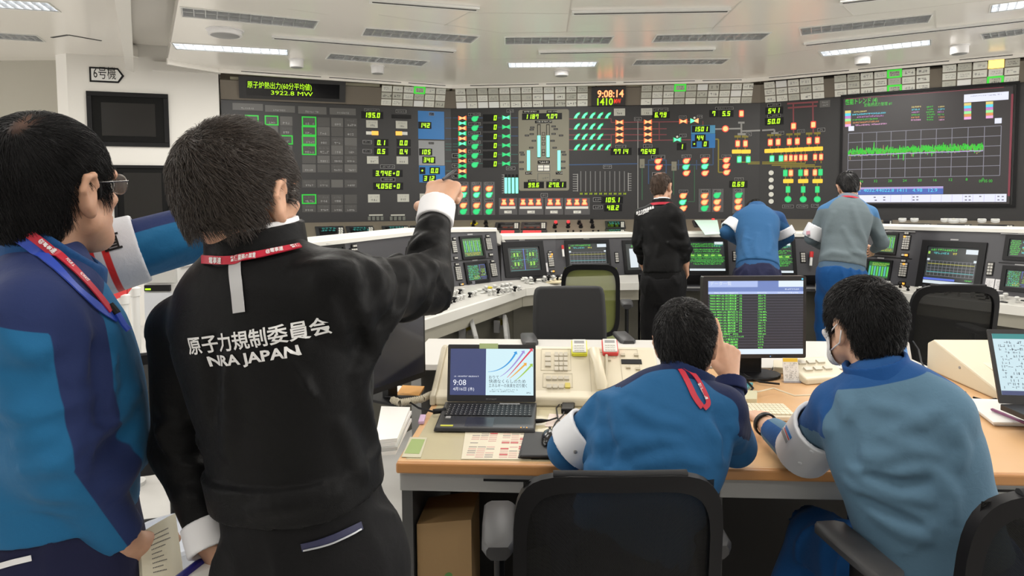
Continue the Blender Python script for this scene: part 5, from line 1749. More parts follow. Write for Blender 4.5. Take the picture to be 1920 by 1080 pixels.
for (x0, y0, x1, y1, cx, cy, c) in ((.05, .50, .62, .90, .42, .52, (.02, .32, .75)), (.30, .40, .78, .92, .5, .5, (.35, .28, .70)), (.45, .38, .95, .97, .6, .55, (.75, .05, .10)), (.50, .36, .82, .66, .58, .42, (.85, .42, .05)), (.62, .32, .95, .64, .72, .38, (.38, .60, .08))):
 mm = glow('arrow_%d' % int(c[0] * 100 + c[1] * 10), c, .9)
 W2, H2 = bx1 - xm, by1 - by0
 pa = []
 for i in range(13):
  s = i / 12; X = (1 - s) ** 2 * x0 + 2 * s * (1 - s) * cx + s * s * x1; Y = (1 - s) ** 2 * y0 + 2 * s * (1 - s) * cy + s * s * y1; pa.append((xm + X * W2, by0 + Y * H2))
 for i in range(12): k.line(*pa[i], *pa[i + 1], .0015 + .0055 * (i / 12), .0008, mm, .0004)
 (ax, ay), (bx, by) = pa[-2], pa[-1]; L_ = math.hypot(bx - ax, by - ay); ux, uy = (bx - ax) / L_, (by - ay) / L_
 k.shape([(bx + ux * .010, by + uy * .010), (bx - uy * .009, by + ux * .009), (bx + uy * .009, by - ux * .009)], .0008, .0013, mm)
k.build('display', so)
k = MB(PS); u = PS.px(899, 648)[0]; u2 = PS.px(934, 648)[0]; k.rect(u, SH - .016, u2, SH + .004, .0005, .0015, mat('sticky_green', (.42, .52, .25), .6)); k.build('sticky_note', so)
k = MB(PS); k.marks(SW * .42, SH * .035, SW * .58, SH * .06, .0004, M_inklt, 1, 6, .8); k.build('lid_mark', so)

# ---- sheets and small things on the left desk
k = MB(); slabw(k, [(865, 861), (996, 862), (1000, 808), (873, 807)], DZ + .001, DZ + .002, mat('calendar_paper', (.66, .60, .46), .5))
o = tag(k.build('calendar_sheet'), 'printed calendar sheet with red squares under the desk mat in front of the laptop', 'calendar')
cq = [at_z(*p, DZ + .002) for p in ((865, 861), (996, 862), (1000, 808))]
PC_ = Plane(cq[0], cq[1] - cq[0], (cq[2] - cq[1]) - (cq[1] - cq[0]) * 0)
CW, CH = (cq[1] - cq[0]).length, (cq[2] - cq[1]).length
Mc1 = mat('calendar_red', (.50, .10, .10), .6); Mc2 = mat('calendar_pink', (.60, .36, .32), .6); Mc3 = mat('calendar_grey', (.30, .26, .24), .6)
rr = random.Random(2)
k = MB(PC_)
for bx in range(2):
 for by in range(2):
  for i in range(3):
   for j in range(6):
    x = CW * (.05 + bx * .48 + i * .135); y = CH * (.06 + by * .47 + j * .066)
    if rr.random() < .85: k.rect(x, y, x + CW * .12, y + CH * .028, .0002, .0004, Mc2 if rr.random() < .6 else Mc3)
    if rr.random() < .12: k.rect(x, y, x + CW * .12, y + CH * .05, .0002, .0005, Mc1)
k.build('print', o)
k = MB(); slabw(k, [(753, 857), (789, 858), (801, 821), (769, 820)], DZ + .001, DZ + .002, mat('card_cream', (.55, .52, .38), .5)); o = tag(k.build('card'), 'small green-printed card at the left corner of the desk', 'card')
k = MB(); slabw(k, [(758, 850), (786, 851), (797, 824), (772, 823)], DZ + .0021, DZ + .0026, mat('card_green', (.30, .40, .14), .5)); k.build('print', o)
k = MB(); slabw(k, [(784, 796), (795, 796), (799, 783), (788, 783)], DZ + .001, DZ + .014, mat('eraser_pink', (.55, .38, .55), .5)); tag(k.build('eraser', bevel=.003), 'small pink eraser left of the laptop', 'eraser')
k = MB(); slabw(k, [(971, 860), (1058, 861), (1062, 813), (984, 811)], DZ + .001, DZ + .006, mat('mousepad_black', (.010, .010, .011), .6)); tag(k.build('mouse_pad', bevel=.003), 'black mouse pad with a wrist rest right of the calendar sheet', 'mouse pad')
k = MB(); slabw(k, [(974, 860), (1056, 860), (1057, 848), (977, 847)], DZ + .006, DZ + .016, mat('mousepad_black', (.010, .010, .011), .6)); k.build('wrist_rest', bpy.data.objects['mouse_pad'], bevel=.006)
p = at_z(1032, 826, DZ + .008)
t = thing('mouse', 'black glossy computer mouse on the mouse pad', 'mouse', tuple(p), 0)
k = MB(); sec = []
for s, w, h in ((-.052, .014, .008), (-.045, .026, .02), (-.02, .031, .034), (.01, .030, .036), (.035, .028, .028), (.05, .022, .014), (.055, .012, .006)):
 sec.append([(p.x + w * math.cos(a), p.y + s, p.z + max(0, h * math.sin(a))) for a in [math.pi * i / 10 for i in range(11)]])
k.loft(sec, mat('mouse_gloss', (.010, .010, .011), .18)); k.build('shell', t, smooth=60)
k = MB(); k.lathe([(.007, -.004), (.008, 0), (.007, .004)], p + Vector((0, .03, .03)), M_dkgrey, 10, (1, 0, 0)); k.build('wheel', t)
k = MB(); pts = [at_z(x, y, DZ + .01) for x, y in ((1036, 805), (1042, 792), (1056, 778), (1060, 765), (1050, 757), (1043, 765), (1046, 785), (1058, 800), (1063, 780))]; k.tube(pts, .003, M_black, 6); tag(k.build('mouse_cable', smooth=180), 'thin black cable looping behind the mouse', 'cable')
k = MB(); pts = [at_z(x, y, DZ + .012) for x, y in ((1003, 790), (1015, 789), (1030, 788), (1045, 783))]; k.tube(pts, [.008, .008, .003, .003], M_black, 6); tag(k.build('usb_cable', smooth=180), 'short black plug cable at the right side of the laptop', 'cable')
k = MB(); pts = [at_z(x, y, DZ + .02) for x, y in ((722, 744), (745, 745), (765, 752), (785, 765), (812, 772), (830, 770))]; k.tube(pts, .004, M_black, 6); k.tube([pts[-2], pts[-1] + (pts[-1] - pts[-2]) * .3], .010, M_black, 8); tag(k.build('power_cable', smooth=180), 'black power cable running to the left side of the laptop', 'cable')
k = MB(); slabw(k, [(742, 745), (785, 746), (796, 728), (755, 726)], DZ + .001, DZ + .01, mat('envelope_orange', (.62, .30, .06), .6)); tag(k.build('envelope'), 'orange envelope under the coiled cord left of the laptop', 'envelope')
k = MB(); slabw(k, [(712, 745), (742, 752), (760, 728), (722, 722)], DZ + .001, DZ + .008, M_paper); tag(k.build('loose_papers'), 'loose white papers beside the orange envelope', 'papers')
k = MB(); slabw(k, [(1052, 776), (1076, 776), (1078, 763), (1054, 763)], DZ + .001, DZ + .02, M_black); tag(k.build('adapter', bevel=.004), 'small black box with reddish stickers behind the seated man’s elbow', 'adapter')
k = MB(); slabw(k, [(1022, 800), (1062, 800), (1066, 778), (1030, 776)], DZ + .001, DZ + .002, mat('note_pink', (.70, .58, .52), .6)); tag(k.build('note'), 'pinkish printed note under the cables right of the laptop', 'note')
# stack of pads at the left corner
t = thing('paper_stack', 'stack of white pads overhanging the left corner of the desk', 'paper stack', tuple(at_z(735, 830, DZ)), 0)
for i in range(4):
 k = MB(); j = (i % 2) * 3; slabw(k, [(700 + j, 856 - i * 8), (742 + j, 852 - i * 8), (772 - j, 790 - i * 7), (715, 788 - i * 7)], DZ + .002 + i * .012, DZ + .013 + i * .012, M_paper if i != 1 else mat('pad_grey', (.5, .5, .48), .6)); k.build('pad', t)

# ---- dark monitor on the left, screen off
p1 = at_y(798, 712, 2.84); p0 = at_y(690, 733, 2.55)
mx = (p1 - p0); mx.z = 0
PM = Plane(Vector((p0.x, p0.y, DZ + .06)), mx, UP)
t = thing('monitor', 'switched-off dark monitor behind the pointing man’s raised elbow', 'monitor', (p0.x, p0.y, DZ))
k = MB(PM); k.rrect(0, 0, mx.length, .36, .008, -.03, 0, M_black); k.build('case', t)
k = MB(PM); k.rect(.012, .022, mx.length - .012, .348, 0, .002, mat('off_screen_navy', (.006, .008, .018), .15)); k.build('screen', t)
k = MB(PM); k.rect(mx.length * .42, -.06, mx.length * .58, .1, -.06, -.03, M_black); k.build('stand', t)
k = MB(PM); k.rect(mx.length * .3, -.06, mx.length * .7, -.05, -.16, .06, M_black); k.build('foot', t)

# ---- the table monitor
pl0, pl1 = at_y(1318, 672, 3.0), at_y(1511, 671, 3.0)
PMn = Plane(pl0, pl1 - pl0, UP + Vector((0, .03, 0)))
MW, MH = (pl1 - pl0).length, PMn.px(1414, 518)[1]
t = thing('monitor', 'black desktop monitor with a green data table, pointed at by the seated man', 'monitor', (pl0.x + MW / 2, pl0.y, DZ))
k = MB(PMn); k.rrect(0, 0, MW, MH, .008, -.045, 0, mat('monitor_case', (.016, .015, .017), .35)); mo = k.build('case', t)
S1 = glow('mon_blue', (.16, .24, .55), .9); S2 = glow('mon_ltblue', (.42, .52, .85), .95); S3 = glow('mon_dark', (.012, .014, .026), .9); S4 = glow('mon_white', (.70, .80, .92), 1.0); S5 = glow('mon_green', (.16, .75, .10), 1.25); S6 = glow('mon_line', (.25, .25, .40), .5); S7 = glow('mon_text', (.75, .82, .95), .9)
bx = MW * .05; by0, by1 = MH * .05, MH * .945
k = MB(PMn)
k.rect(bx, by0, MW - bx * .6, by1, 0, .001, S3)
x0, x1 = bx, MW - bx * .6
k.rect(x0, MH * .80, x1, by1, .001, .0014, S1); k.rect(x0, MH * .87, x0 + (x1 - x0) * .52, by1, .0014, .0018, S2); k.rect(x0 + (x1 - x0) * .74, MH * .87, x1, by1, .0014, .0018, S4); k.rect(x0, MH * .785, x1, MH * .815, .0014, .002, S2); k.rect(x0, by0, x1, MH * .115, .001, .0016, S4)
k.text('データ一覧', x0 + .008, MH * .895, .014, .0022, S7, 'l'); k.marks(x0 + .008, MH * .788, x0 + (x1 - x0) * .34, MH * .812, .0022, S7, 1, 5, .7); k.marks(x0 + (x1 - x0) * .5, MH * .788, x0 + (x1 - x0) * .62, MH * .812, .0022, S7, 1, 6, .7); k.marks(x0 + (x1 - x0) * .72, MH * .788, x0 + (x1 - x0) * .95, MH * .812, .0022, S7, 1, 7, .7); k.marks(x0 + (x1 - x0) * .8, MH * .83, x0 + (x1 - x0) * .98, MH * .855, .0022, S7, 1, 8, .7)
rows = ['T8000 MSH (A) 出口蒸気温度 (1)', 'T8001 MSH (A) 出口蒸気温度 (2)', 'T8002 MSH (A) 出口蒸気温度 (3)', 'T8003 MSH (B) 出口蒸気温度 (1)', 'T8004 MSH (B) 出口蒸気温度 (2)', 'T8005 MSH (B) 出口蒸気温度 (3)', 'P8006 MSH (A) 器内圧力 (1)', 'P8007 MSH (A) 器内圧力 (2)', 'P8008 MSH (B) 器内圧力 (1)', 'P8009 MSH (B) 器内圧力 (2)', 'T8010 MSH (A) 器内温度 (1)', 'T8011 MSH (A) 器内温度 (2)', 'T8012 MSH (B) 器内温度 (1)', 'T8013 MSH (B) 器内温度 (2)', 'S8014 タービン回転速度 (EHC)', 'T8015 バイパス弁オープニングジャッキ', 'P8016 グランド蒸気圧力', 'T8017 蒸気温度', 'T8018 復水温度', 'P8019 タービン軸受油圧']
vals = ['253.1 ℃', '253.6 ℃', '253.9 ℃', '253.9 ℃', '259.6 ℃', '254.0 ℃', '1.766 MPa', '1.766 MPa', '1.765 MPa', '1.766 MPa', '207.1 ℃', '206.1 ℃', '208.9 ℃', '208.2 ℃', '1500 rpm', '0.23 %', '1.13 %', '0.13 %', '11.7 %', '4.5 %']
rh = (MH * .785 - MH * .115) / 20
for i in range(20):
 y = MH * .785 - rh * (i + 1)
 k.line(x0, y, x1, y, .0008, .0016, S6, .0003)
 k.text(rows[i], x0 + .006, y + rh * .22, rh * .55, .0022, S5, 'l', bold=.012, width=(x1 - x0) * (.34 if i < 14 else .30 if i != 15 else .36)); k.text(vals[i], x0 + (x1 - x0) * .525, y + rh * .22, rh * .55, .0022, S5, 'l', bold=.012)
k.build('display', mo)
k = MB(PMn); k.rect(MW * .955, MH * .955, MW * .97, MH * .975, 0, .001, glow('power_cyan', (.1, .6, .9), 1.0)); k.rect(MW * .65, MH * .018, MW * .66, MH * .026, 0, .001, glow('power_blue', (.2, .5, 1), 1.0)); k.build('indicator', mo)
k = MB(); c = (pl0 + pl1) / 2; k.box(c.x - .05, c.y + .05, DZ + .01, c.x + .05, c.y + .08, pl0.z + .12, M_black); k.build('stand', t)
k = MB(); k.prism([(c.x + .13 * math.cos(a), c.y + .04 + .10 * math.sin(a)) for a in [2 * math.pi * i / 24 for i in range(24)]], DZ, DZ + .014, M_black); k.build('foot', t, bevel=.004)
# cables below the monitor
for i, (pth, lab) in enumerate([([(1372, 700), (1400, 705), (1420, 712), (1440, 700), (1452, 688)], 'black cable curving under the monitor stand'), ([(1385, 690), (1398, 704), (1425, 716), (1462, 720)], 'black cable lying to the right of the monitor foot'), ([(1378, 722), (1402, 716), (1412, 728), (1400, 742)], 'short loop of black cable in front of the monitor'),
        ([(1420, 735), (1450, 728), (1490, 742), (1540, 740)], 'thin pale cable running towards the small phone')]):
 k = MB(); pts = [at_z(x, y, DZ + .008 + i * .004) for x, y in pth]
 sm = []
 for a, b in zip(pts[:-1], pts[1:]):
  for s in range(4): sm.append(a.lerp(b, s / 4))
 sm.append(pts[-1]); k.tube(sm, .0045 if i < 3 else .003, M_black if i < 3 else M_beige, 6); tag(k.build('cable', smooth=180), lab, 'cable')
k = MB(); slabw(k, [(1366, 730), (1400, 733), (1412, 722), (1380, 720)], DZ + .001, DZ + .012, mat('teal_tag', (.10, .35, .40), .5)); tag(k.build('plug'), 'small teal plug beside the pointing hand', 'plug')
# card holder
p = at_z(1484, 717, DZ)
pl = Plane(p - dx * .032, dx, UP * .97 + dy * .25)
t = thing('card_holder', 'clear stand with a yellow-headed card in front of the monitor', 'card holder', tuple(p), DANG)
k = MB(pl); k.rect(0, 0, .066, .105, -.003, 0, M_paper); k.build('card', t)
k = MB(pl); k.rect(.002, .088, .064, .104, 0, .0008, mat('card_yellow', (.75, .52, .05), .5)); k.marks(.006, .01, .06, .085, .0008, M_inklt, 9, 4, .25); k.build('print', t)
k = MB(pl); k.rect(-.003, -.002, .069, .006, -.03, .012, M_clear); k.build('foot', t)


def small_phone(px0, py0, px1, py1, depth, hz, label, keyrows=2):
 a, b = at_z(px0, py0, DZ), at_z(px1, py1, DZ)
 ex = (b - a); ex.z = 0; W = ex.length; ex.normalize(); ey = Vector((-ex.y, ex.x, 0))
 t = thing('desk_phone', label, 'desk phone', tuple(a), math.atan2(ex.y, ex.x))
 prof = [(0, 0), (0, .025), (.02, .03), (depth * .85, hz), (depth, hz), (depth, 0)]
 k = MB(); k.loft([[(x, y, z) for y, z in prof] for x in (0, W)], M_beige); k.build('body', t, world=False, bevel=.006)
 pl = Plane(a + ey * .02 + UP * .03, ex, ey * (depth * .85 - .02) + UP * (hz - .03))
 for r in range(keyrows):
  for c in range(3):
   k = MB(pl); k.rect(W * (.18 + c * .23), depth * (.22 + r * .3), W * (.34 + c * .23), depth * (.36 + r * .3), 0, .008, MATS['key_cream']); k.build('key', t)
 return t


small_phone(1512, 722, 1592, 716, .17, .075, 'small cream desk phone with square keys between monitor and masked man')
k = MB(); slabw(k, [(1450, 700), (1478, 702), (1484, 688), (1450, 686)], DZ, DZ + .03, M_beige); tag(k.build('junction_box', bevel=.004), 'small cream box under the right end of the monitor', 'box')
k = MB(); slabw(k, [(1378, 757), (1419, 757), (1420, 741), (1382, 740)], DZ, DZ + .02, mat('memo_cream', (.58, .55, .38), .6)); tag(k.build('memo_block', bevel=.002), 'cream memo block above the keyboard', 'memo block')
# keyboard
t = thing('keyboard', 'cream computer keyboard under the masked man’s hand', 'keyboard', tuple(at_z(1440, 780, DZ)), DANG)
a, b = at_z(1382, 789, DZ), at_z(1497, 791, DZ)
ex = (b - a); ex.z = 0; W = ex.length; ex.normalize(); ey = Vector((-ex.y, ex.x, 0))
PKb = Plane(a, ex, ey)
k = MB(PKb); k.rect(0, 0, W, .15, 0, .018, M_beige); k.build('case', t, bevel=.004)
for r in range(5):
 for c in range(13):
  k = MB(PKb); k.rect(.008 + c * (W - .016) / 13, .015 + r * .026, .008 + (c + .88) * (W - .016) / 13, .015 + (r + .86) * .026, .018, .024, mat('keycap_cream', (.72, .66, .50), .5)); k.build('key', t)
# white device with blue screen behind the masked man's neck
p = at_z(1700, 690, DZ)
pl = Plane(p - dx * .07, dx, UP * .9 + dy * .35)
t = thing('tablet', 'white tablet with a blue screen leaning behind the masked man', 'tablet', tuple(p), DANG)
k = MB(pl); k.rrect(0, 0, .10, .125, .012, -.012, 0, M_white); k.build('case', t)
k = MB(pl); k.rect(.02, .012, .085, .112, 0, .001, glow('tab_blue', (.10, .28, .60), .9)); k.build('screen', t)
k = MB(); pts = [at_z(x, y, DZ + .05) for x, y in ((1712, 640), (1722, 655), (1728, 680), (1740, 700))]; k.tube(pts, .004, M_black, 6); tag(k.build('tablet_cable', smooth=180), 'black cable hanging beside the white tablet', 'cable')
# cream console seen from its side at the right
g = [at_z(*q, DZ) for q in ((1737, 692), (1872, 752))]
ex = (g[1] - g[0]); ex.z = 0; L_ = ex.length; ex.normalize(); en = Vector((-ex.y, ex.x, 0))
t = thing('phone_console', 'cream wedge-shaped console at the right end of the desk, seen from its side', 'phone console', tuple(g[0]), math.atan2(ex.y, ex.x))
k = MB(); k.loft([[(0, y, 0), (0, y, .125), (.05, y, .15), (L_ * .92, y, .05), (L_, y, .035), (L_, y, 0)] for y in (0, .55)], M_beige); k.build('body', t, world=False, bevel=.008)
k = MB(); k.lathe([(.006, 0), (.006, .003)], (L_ * .5, 0, .07), M_inklt, 10, (0, -1, 0)); k.build('screw', t, world=False)
k = MB(); k.loft([[(L_ * .12, y, .135), (L_ * .12, y, .1375), (L_ * .85, y, .066), (L_ * .85, y, .0635)] for y in (.08, .5)], mat('console_panel_cream', (.72, .66, .52), .4)); k.build('top_panel', t, world=False)
# second laptop
PL2 = Plane(at_y(1886, 757, 2.35), Vector((1, -.12, 0)), Vector((.0, .3, 1)))
t = thing('laptop', 'black laptop with a spreadsheet, cut off by the right edge of the photo', 'laptop', tuple(at_z(1890, 757, DZ)))
h = PL2.px(1875, 617)[1]
k = MB(PL2); k.rrect(-.02, 0, .36, h, .006, -.008, 0, M_laptop); o = k.build('screen_lid', t)
k = MB(PL2); k.rect(-.008, .03, .345, h - .016, 0, .0008, glow('sheet_white', (.55, .72, .78), 1.0)); k.rect(-.008, h - .034, .345, h - .016, .0008, .0012, glow('sheet_teal', (.02, .25, .25), .9)); k.rect(-.008, .03, .345, .045, .0008, .0012, LB)
k.marks(0, .05, .1, h - .04, .0012, LTd, 14, 3, .22); k.marks(.1, .05, .34, h - .04, .0012, LTd, 14, 5, .22); k.build('display', o)
k = MB(); q0 = PL2.pt(0, 0); k.hexa([q0 + Vector(v) for v in ((-.02, -.24, -.022), (.36, -.28, -.022), (.36, 0, -.022), (-.02, 0, -.022))], [q0 + Vector(v) for v in ((-.02, -.24, -.006), (.36, -.28, -.006), (.36, 0, 0), (-.02, 0, 0))], M_laptop); k.build('base', t, bevel=.003)
# notebook and pen, adapter at the right
t = thing('notebook', 'open white notebook with a purple pen on the wooden desk at right', 'notebook', tuple(at_z(1860, 780, DZ)))
for i in range(3):
 k = MB(); slabw(k, [(1864 - i, 798 - i * 2), (1960, 800 - i * 2), (1935, 757 - i * 2), (1806 - i, 753 - i * 2)], DZ + .001 + i * .006, DZ + .006 + i * .006, M_paper); k.build('page_block', t)
p = [at_z(x, y, DZ + .026) for x, y in ((1858, 767), (1935, 798))]
k = MB(); k.tube([p[0], p[0].lerp(p[1], .04), p[1]], [.002, .006, .006], mat('pen_purple', (.20, .05, .14), .35), 8); tag(k.build('pen', smooth=60), 'dark purple pen lying on the white notebook', 'pen')
k = MB(); slabw(k, [(1792, 762), (1816, 762), (1812, 744), (1788, 744)], DZ, DZ + .025, M_black); tag(k.build('power_adapter', bevel=.006), 'black power adapter between the masked man and the notebook', 'adapter')
k = MB(); pts = [at_z(x, y, DZ + .01) for x, y in ((1812, 750), (1840, 752), (1868, 748), (1878, 755), (1850, 752), (1825, 745))]; k.tube(pts, .004, M_black, 6); tag(k.build('adapter_cable', smooth=180), 'black cable coiled beside the power adapter', 'cable')
k = MB(); slabw(k, [(1526, 876), (1560, 880), (1562, 842), (1546, 842)], DZ + .001, DZ + .006, M_paper); tag(k.build('memo_sheet'), 'white sheet under the masked man’s armband elbow', 'paper')
p = [at_z(x, y, DZ + .01) for x, y in ((1524, 862), (1546, 876))]
k = MB(); k.tube(p, .004, mat('pen_blue', (.05, .07, .25), .4), 6); tag(k.build('pen'), 'blue pen beside the sheet under the elbow', 'pen')
# under the desk
t = thing('cardboard_box', 'brown cardboard folder box standing under the left desk', 'box', tuple(dpt(.045, .11, 0)), DANG)
k = MB(); k.hexa([(0.0, 0, 0), (.18, -.02, 0), (.18, .20, 0), (0.0, .20, 0)], [(0, 0, .475), (.18, -.02, .505), (.18, .20, .505), (0, .20, .475)], mat('cardboard', (.25, .155, .065), .7)); k.build('box_body', t, world=False)  # brown darkened to carry the shadow under the desk
k = MB(); k.lathe([(.011, 0), (.015, 0), (.015, .002), (.011, .002)], (.105, -.012, .31), mat('recycle_green', (.08, .20, .05), .6), 16, (0.1, -1, 0)); k.build('green_mark', t, world=False)
# ================================================================== CHAIRS
M_mesh = mat('chair_mesh_black', (0.016, 0.016, 0.017), 0.85, alpha=.95, spec=.1)
M_meshg = mat('chair_mesh_green', (0.15, 0.17, 0.035), 0.6, alpha=.80)
M_cf = mat('chair_frame_black', (0.007, 0.007, 0.008), 0.45, spec=.15)
M_pad = mat('arm_pad_grey', (0.028, 0.028, 0.030), 0.5)
M_upb = mat('upholstery_black', (0.014, 0.0145, 0.016), 0.85)


def mesh_material(m, scale):
 nt = m.node_tree; b = nt.nodes['Principled BSDF']
 tc = nt.nodes.new('ShaderNodeTexCoord'); w = nt.nodes.new('ShaderNodeTexChecker'); w.inputs['Scale'].default_value = scale
 w.inputs[1].default_value = (.020, .020, .020, 1); w.inputs[2].default_value = (.005, .005, .005, 1)
 nt.links.new(tc.outputs['Object'], w.inputs['Vector']); nt.links.new(w.outputs['Color'], b.inputs['Base Color'])


mesh_material(M_mesh, 520)


def office_chair(label, loc, rotz, mesh=None, w=.46, top=.94, tilt=.10, group=None, solid=False, seat_m=None, arm_z=.68, base_rot=.3, seat_h=.44, bottom=.50):
 t = thing('office_chair', label, 'office chair', loc, rotz, group)
 mesh = mesh or M_mesh
 yb = -.24
 hw = w / 2

 def bp(x, z, d=0.0):     # a point on the curved back
  s = (z - .45) / .5
  return Vector((x, yb - tilt * s - .03 * (1 - (x / hw) ** 2) + d, z))
 if solid:
  k = MB(); secs = []
  for z, wd in ((bottom, .86), (bottom + .03, .97), (.62, 1.0), (.8, 1.0), (top - .05, .97), (top - .015, .93), (top, .86)):
   secs.append([bp(hw * wd * a, z, d) for a, d in ((-1, 0), (-.9, -.03), (0, -.035), (.9, -.03), (1, 0), (.9, .045), (0, .055), (-.9, .045))])
  k.loft(secs, M_upb); k.build('backrest', t, world=False, smooth=45, bevel=.01)
 else:
  # outer frame: a rounded loop swept along the back
  loop = []
  N = 40
  for i in range(N):
   a = 2 * math.pi * i / N; c, s = math.cos(a), math.sin(a)
   e = 5.0
   X = math.copysign(abs(c) ** (2 / e), c); Zs = math.copysign(abs(s) ** (2 / e), s)
   loop.append((X, Zs))
  zc, zh = (top + bottom) / 2, (top - bottom) / 2
  secs = []
  tw = .030
  for X, Zs in loop + loop[:1]:
   x1, z1 = X * hw, zc + Zs * zh
   x0, z0 = X * (hw - tw), zc + Zs * (zh - tw * (1.25 if Zs > 0 else .9))
   secs.append([bp(x1, z1, -.012), bp(x0, z0, -.012), bp(x0, z0, .016), bp(x1, z1, .016)])
  k = MB(); k.loft(secs, M_cf, caps=False); k.build('back_frame', t, world=False, smooth=35)
  k = MB(); nx, nz = 14, 14
  vs = [bp((-1 + 2 * i / nx) * (hw - tw * .8), zc + (-1 + 2 * j / nz) * (zh - tw * .8), .004) for j in range(nz + 1) for i in range(nx + 1)]
  fs = [(j * (nx + 1) + i, j * (nx + 1) + i + 1, (j + 1) * (nx + 1) + i + 1, (j + 1) * (nx + 1) + i) for j in range(nz) for i in range(nx)]
  k.add(vs, fs, mesh); k.build('mesh_back', t, world=False, smooth=180)
  k = MB(); k.tube([bp(-hw * .62, top - .004, .004), bp(0, top - .001, .004), bp(hw * .62, top - .004, .004)], .011, M_upb, 8, .8); k.build('top_grip', t, world=False, smooth=60)
  k = MB(); k.tube([bp(0, bottom + .02, -.02), Vector((0, yb - .02, .44)), Vector((0, yb + .06, .40))], .032, M_cf, 8, .6); k.build('back_support', t, world=False, smooth=60)
 k = MB(); secs = []
 for z, s in ((seat_h - .035, .93), (seat_h, 1.0), (seat_h + .03, .98), (seat_h + .045, .88)):
  secs.append([(math.copysign(abs(math.cos(a)) ** .5, math.cos(a)) * .235 * s, math.copysign(abs(math.sin(a)) ** .5, math.sin(a)) * .23 * s + .02, z) for a in [2 * math.pi * i / 28 for i in range(28)]])
 k.loft(secs, seat_m or M_upb); k.build('seat', t, world=False, smooth=50)
 for sx in (-1, 1):
  k = MB(); k.tube([(sx * .20, .0, .40), (sx * .265, 0, .41), (sx * .272, -.005, .50), (sx * .272, -.005, arm_z - .03)], [.02, .022, .024, .024], M_cf, 8, .6); o = k.build('arm_post', t, world=False, smooth=60)
  k = MB(); secs = []
  for y, ww, dz in ((-.13, .030, -.006), (-.11, .042, 0), (0, .045, 0), (.11, .044, 0), (.135, .030, -.006)):
   secs.append([(sx * .272 + ww * a, y, arm_z + dz + b) for a, b in ((-1, -.018), (-1, -.004), (-.8, .004), (.8, .004), (1, -.004), (1, -.018), (.6, -.03), (-.6, -.03))])
  k.loft(secs, M_pad); k.build('arm_pad', t, world=False, smooth=45)
 k = MB(); k.lathe([(.028, .10), (.028, .26), (.018, .26), (.018, .385), (.10, .39), (.10, .405)], (0, 0, 0), M_cf, 16); k.build('gas_column', t, world=False, smooth=40)
 for i in range(5):
  a = base_rot + 2 * math.pi * i / 5
  c, s = math.cos(a), math.sin(a)
  k = MB(); k.tube([(0, 0, .11), (c * .15, s * .15, .095), (c * .30, s * .30, .075)], [.03, .026, .018], M_cf, 8, .8); o = k.build('base_leg', t, world=False, smooth=60)
  k = MB(); k.lathe([(.012, -.02), (.028, -.018), (.028, .018), (.012, .02)], (c * .30, s * .30, .029), M_black, 14, (-s, c, 0)); k.build('castor', o, world=False, smooth=40)
 return t


GR = None
# near left: seat of the left seated man; back faces the camera
pc = at_y(1157, 900, 1.50)
CH1 = office_chair('black mesh-back office chair of the left seated man, nearest the camera in the middle', (pc.x, 1.78, 0), 0.0, w=.47, top=.925, tilt=.07, bottom=.40, arm_z=.66)
pc = at_y(1940, 900, 1.42)
CH2 = office_chair('black mesh-back office chair of the masked man at the lower right corner', (pc.x - .015, 1.62, 0), 0.10, w=.47, top=.95, tilt=.06, bottom=.40, arm_z=.685)
pc = at_y(1777, 540, 4.0)
office_chair('black mesh-back office chair in front of the right console wing', (pc.x, 4.2, 0), -.10, w=.48, top=1.02, tilt=.08, arm_z=.72, bottom=.52)
pc = at_y(1112, 490, 5.05)
office_chair('green mesh-back office chair at the console bench, left of the black-jacketed man', (pc.x, 5.20, 0), -.12, mesh=M_meshg, w=.42, top=1.06, tilt=.10, seat_m=mat('seat_green', (.12, .14, .05), .8), arm_z=.74, bottom=.52)
pc = at_y(1075, 545, 4.05)
office_chair('black padded office chair facing the camera across the far desk', (pc.x, 3.86, 0), math.pi + .05, w=.46, top=.985, tilt=.07, solid=True, arm_z=.74, bottom=.5)
# ================================================================== PEOPLE: smooth solids from distance functions
NV = lambda *a: np.array(a, dtype=np.float64)


def nrm(v):
 v = np.asarray(v, float)
 return v / (np.linalg.norm(v) + 1e-12)


def PX(px, py, Y):
 p = at_y(px, py, Y)
 return NV(p.x, p.y, p.z)


def smin(a, b, k):
 h = np.clip(0.5 + 0.5 * (b - a) / k, 0, 1)
 return b + (a - b) * h - k * h * (1 - h)


def smax(a, b, k):
 return -smin(-a, -b, k)


def s_cone(a, b, ra, rb):
 a, b = NV(*a), NV(*b)
 ab = b - a
 L2 = ab @ ab + 1e-12

 def f(P):
  w = P - a
  t = np.clip(w @ ab / L2, 0, 1)
  return np.linalg.norm(w - t[:, None] * ab, axis=1) - (ra + t * (rb - ra))
 return f


def s_chain(pts, rs, k=.01):
 fs = [s_cone(pts[i], pts[i + 1], rs[i], rs[i + 1]) for i in range(len(pts) - 1)]
 return s_union(fs, k)


def s_ell(c, r, R=None):
 c, r = NV(*c), NV(*r)

 def f(P):
  w = P - c
  if R is not None:
   w = w @ R
  k0 = np.linalg.norm(w / r, axis=1)
  k1 = np.linalg.norm(w / (r * r), axis=1) + 1e-9
  return k0 * (k0 - 1) / k1
 return f


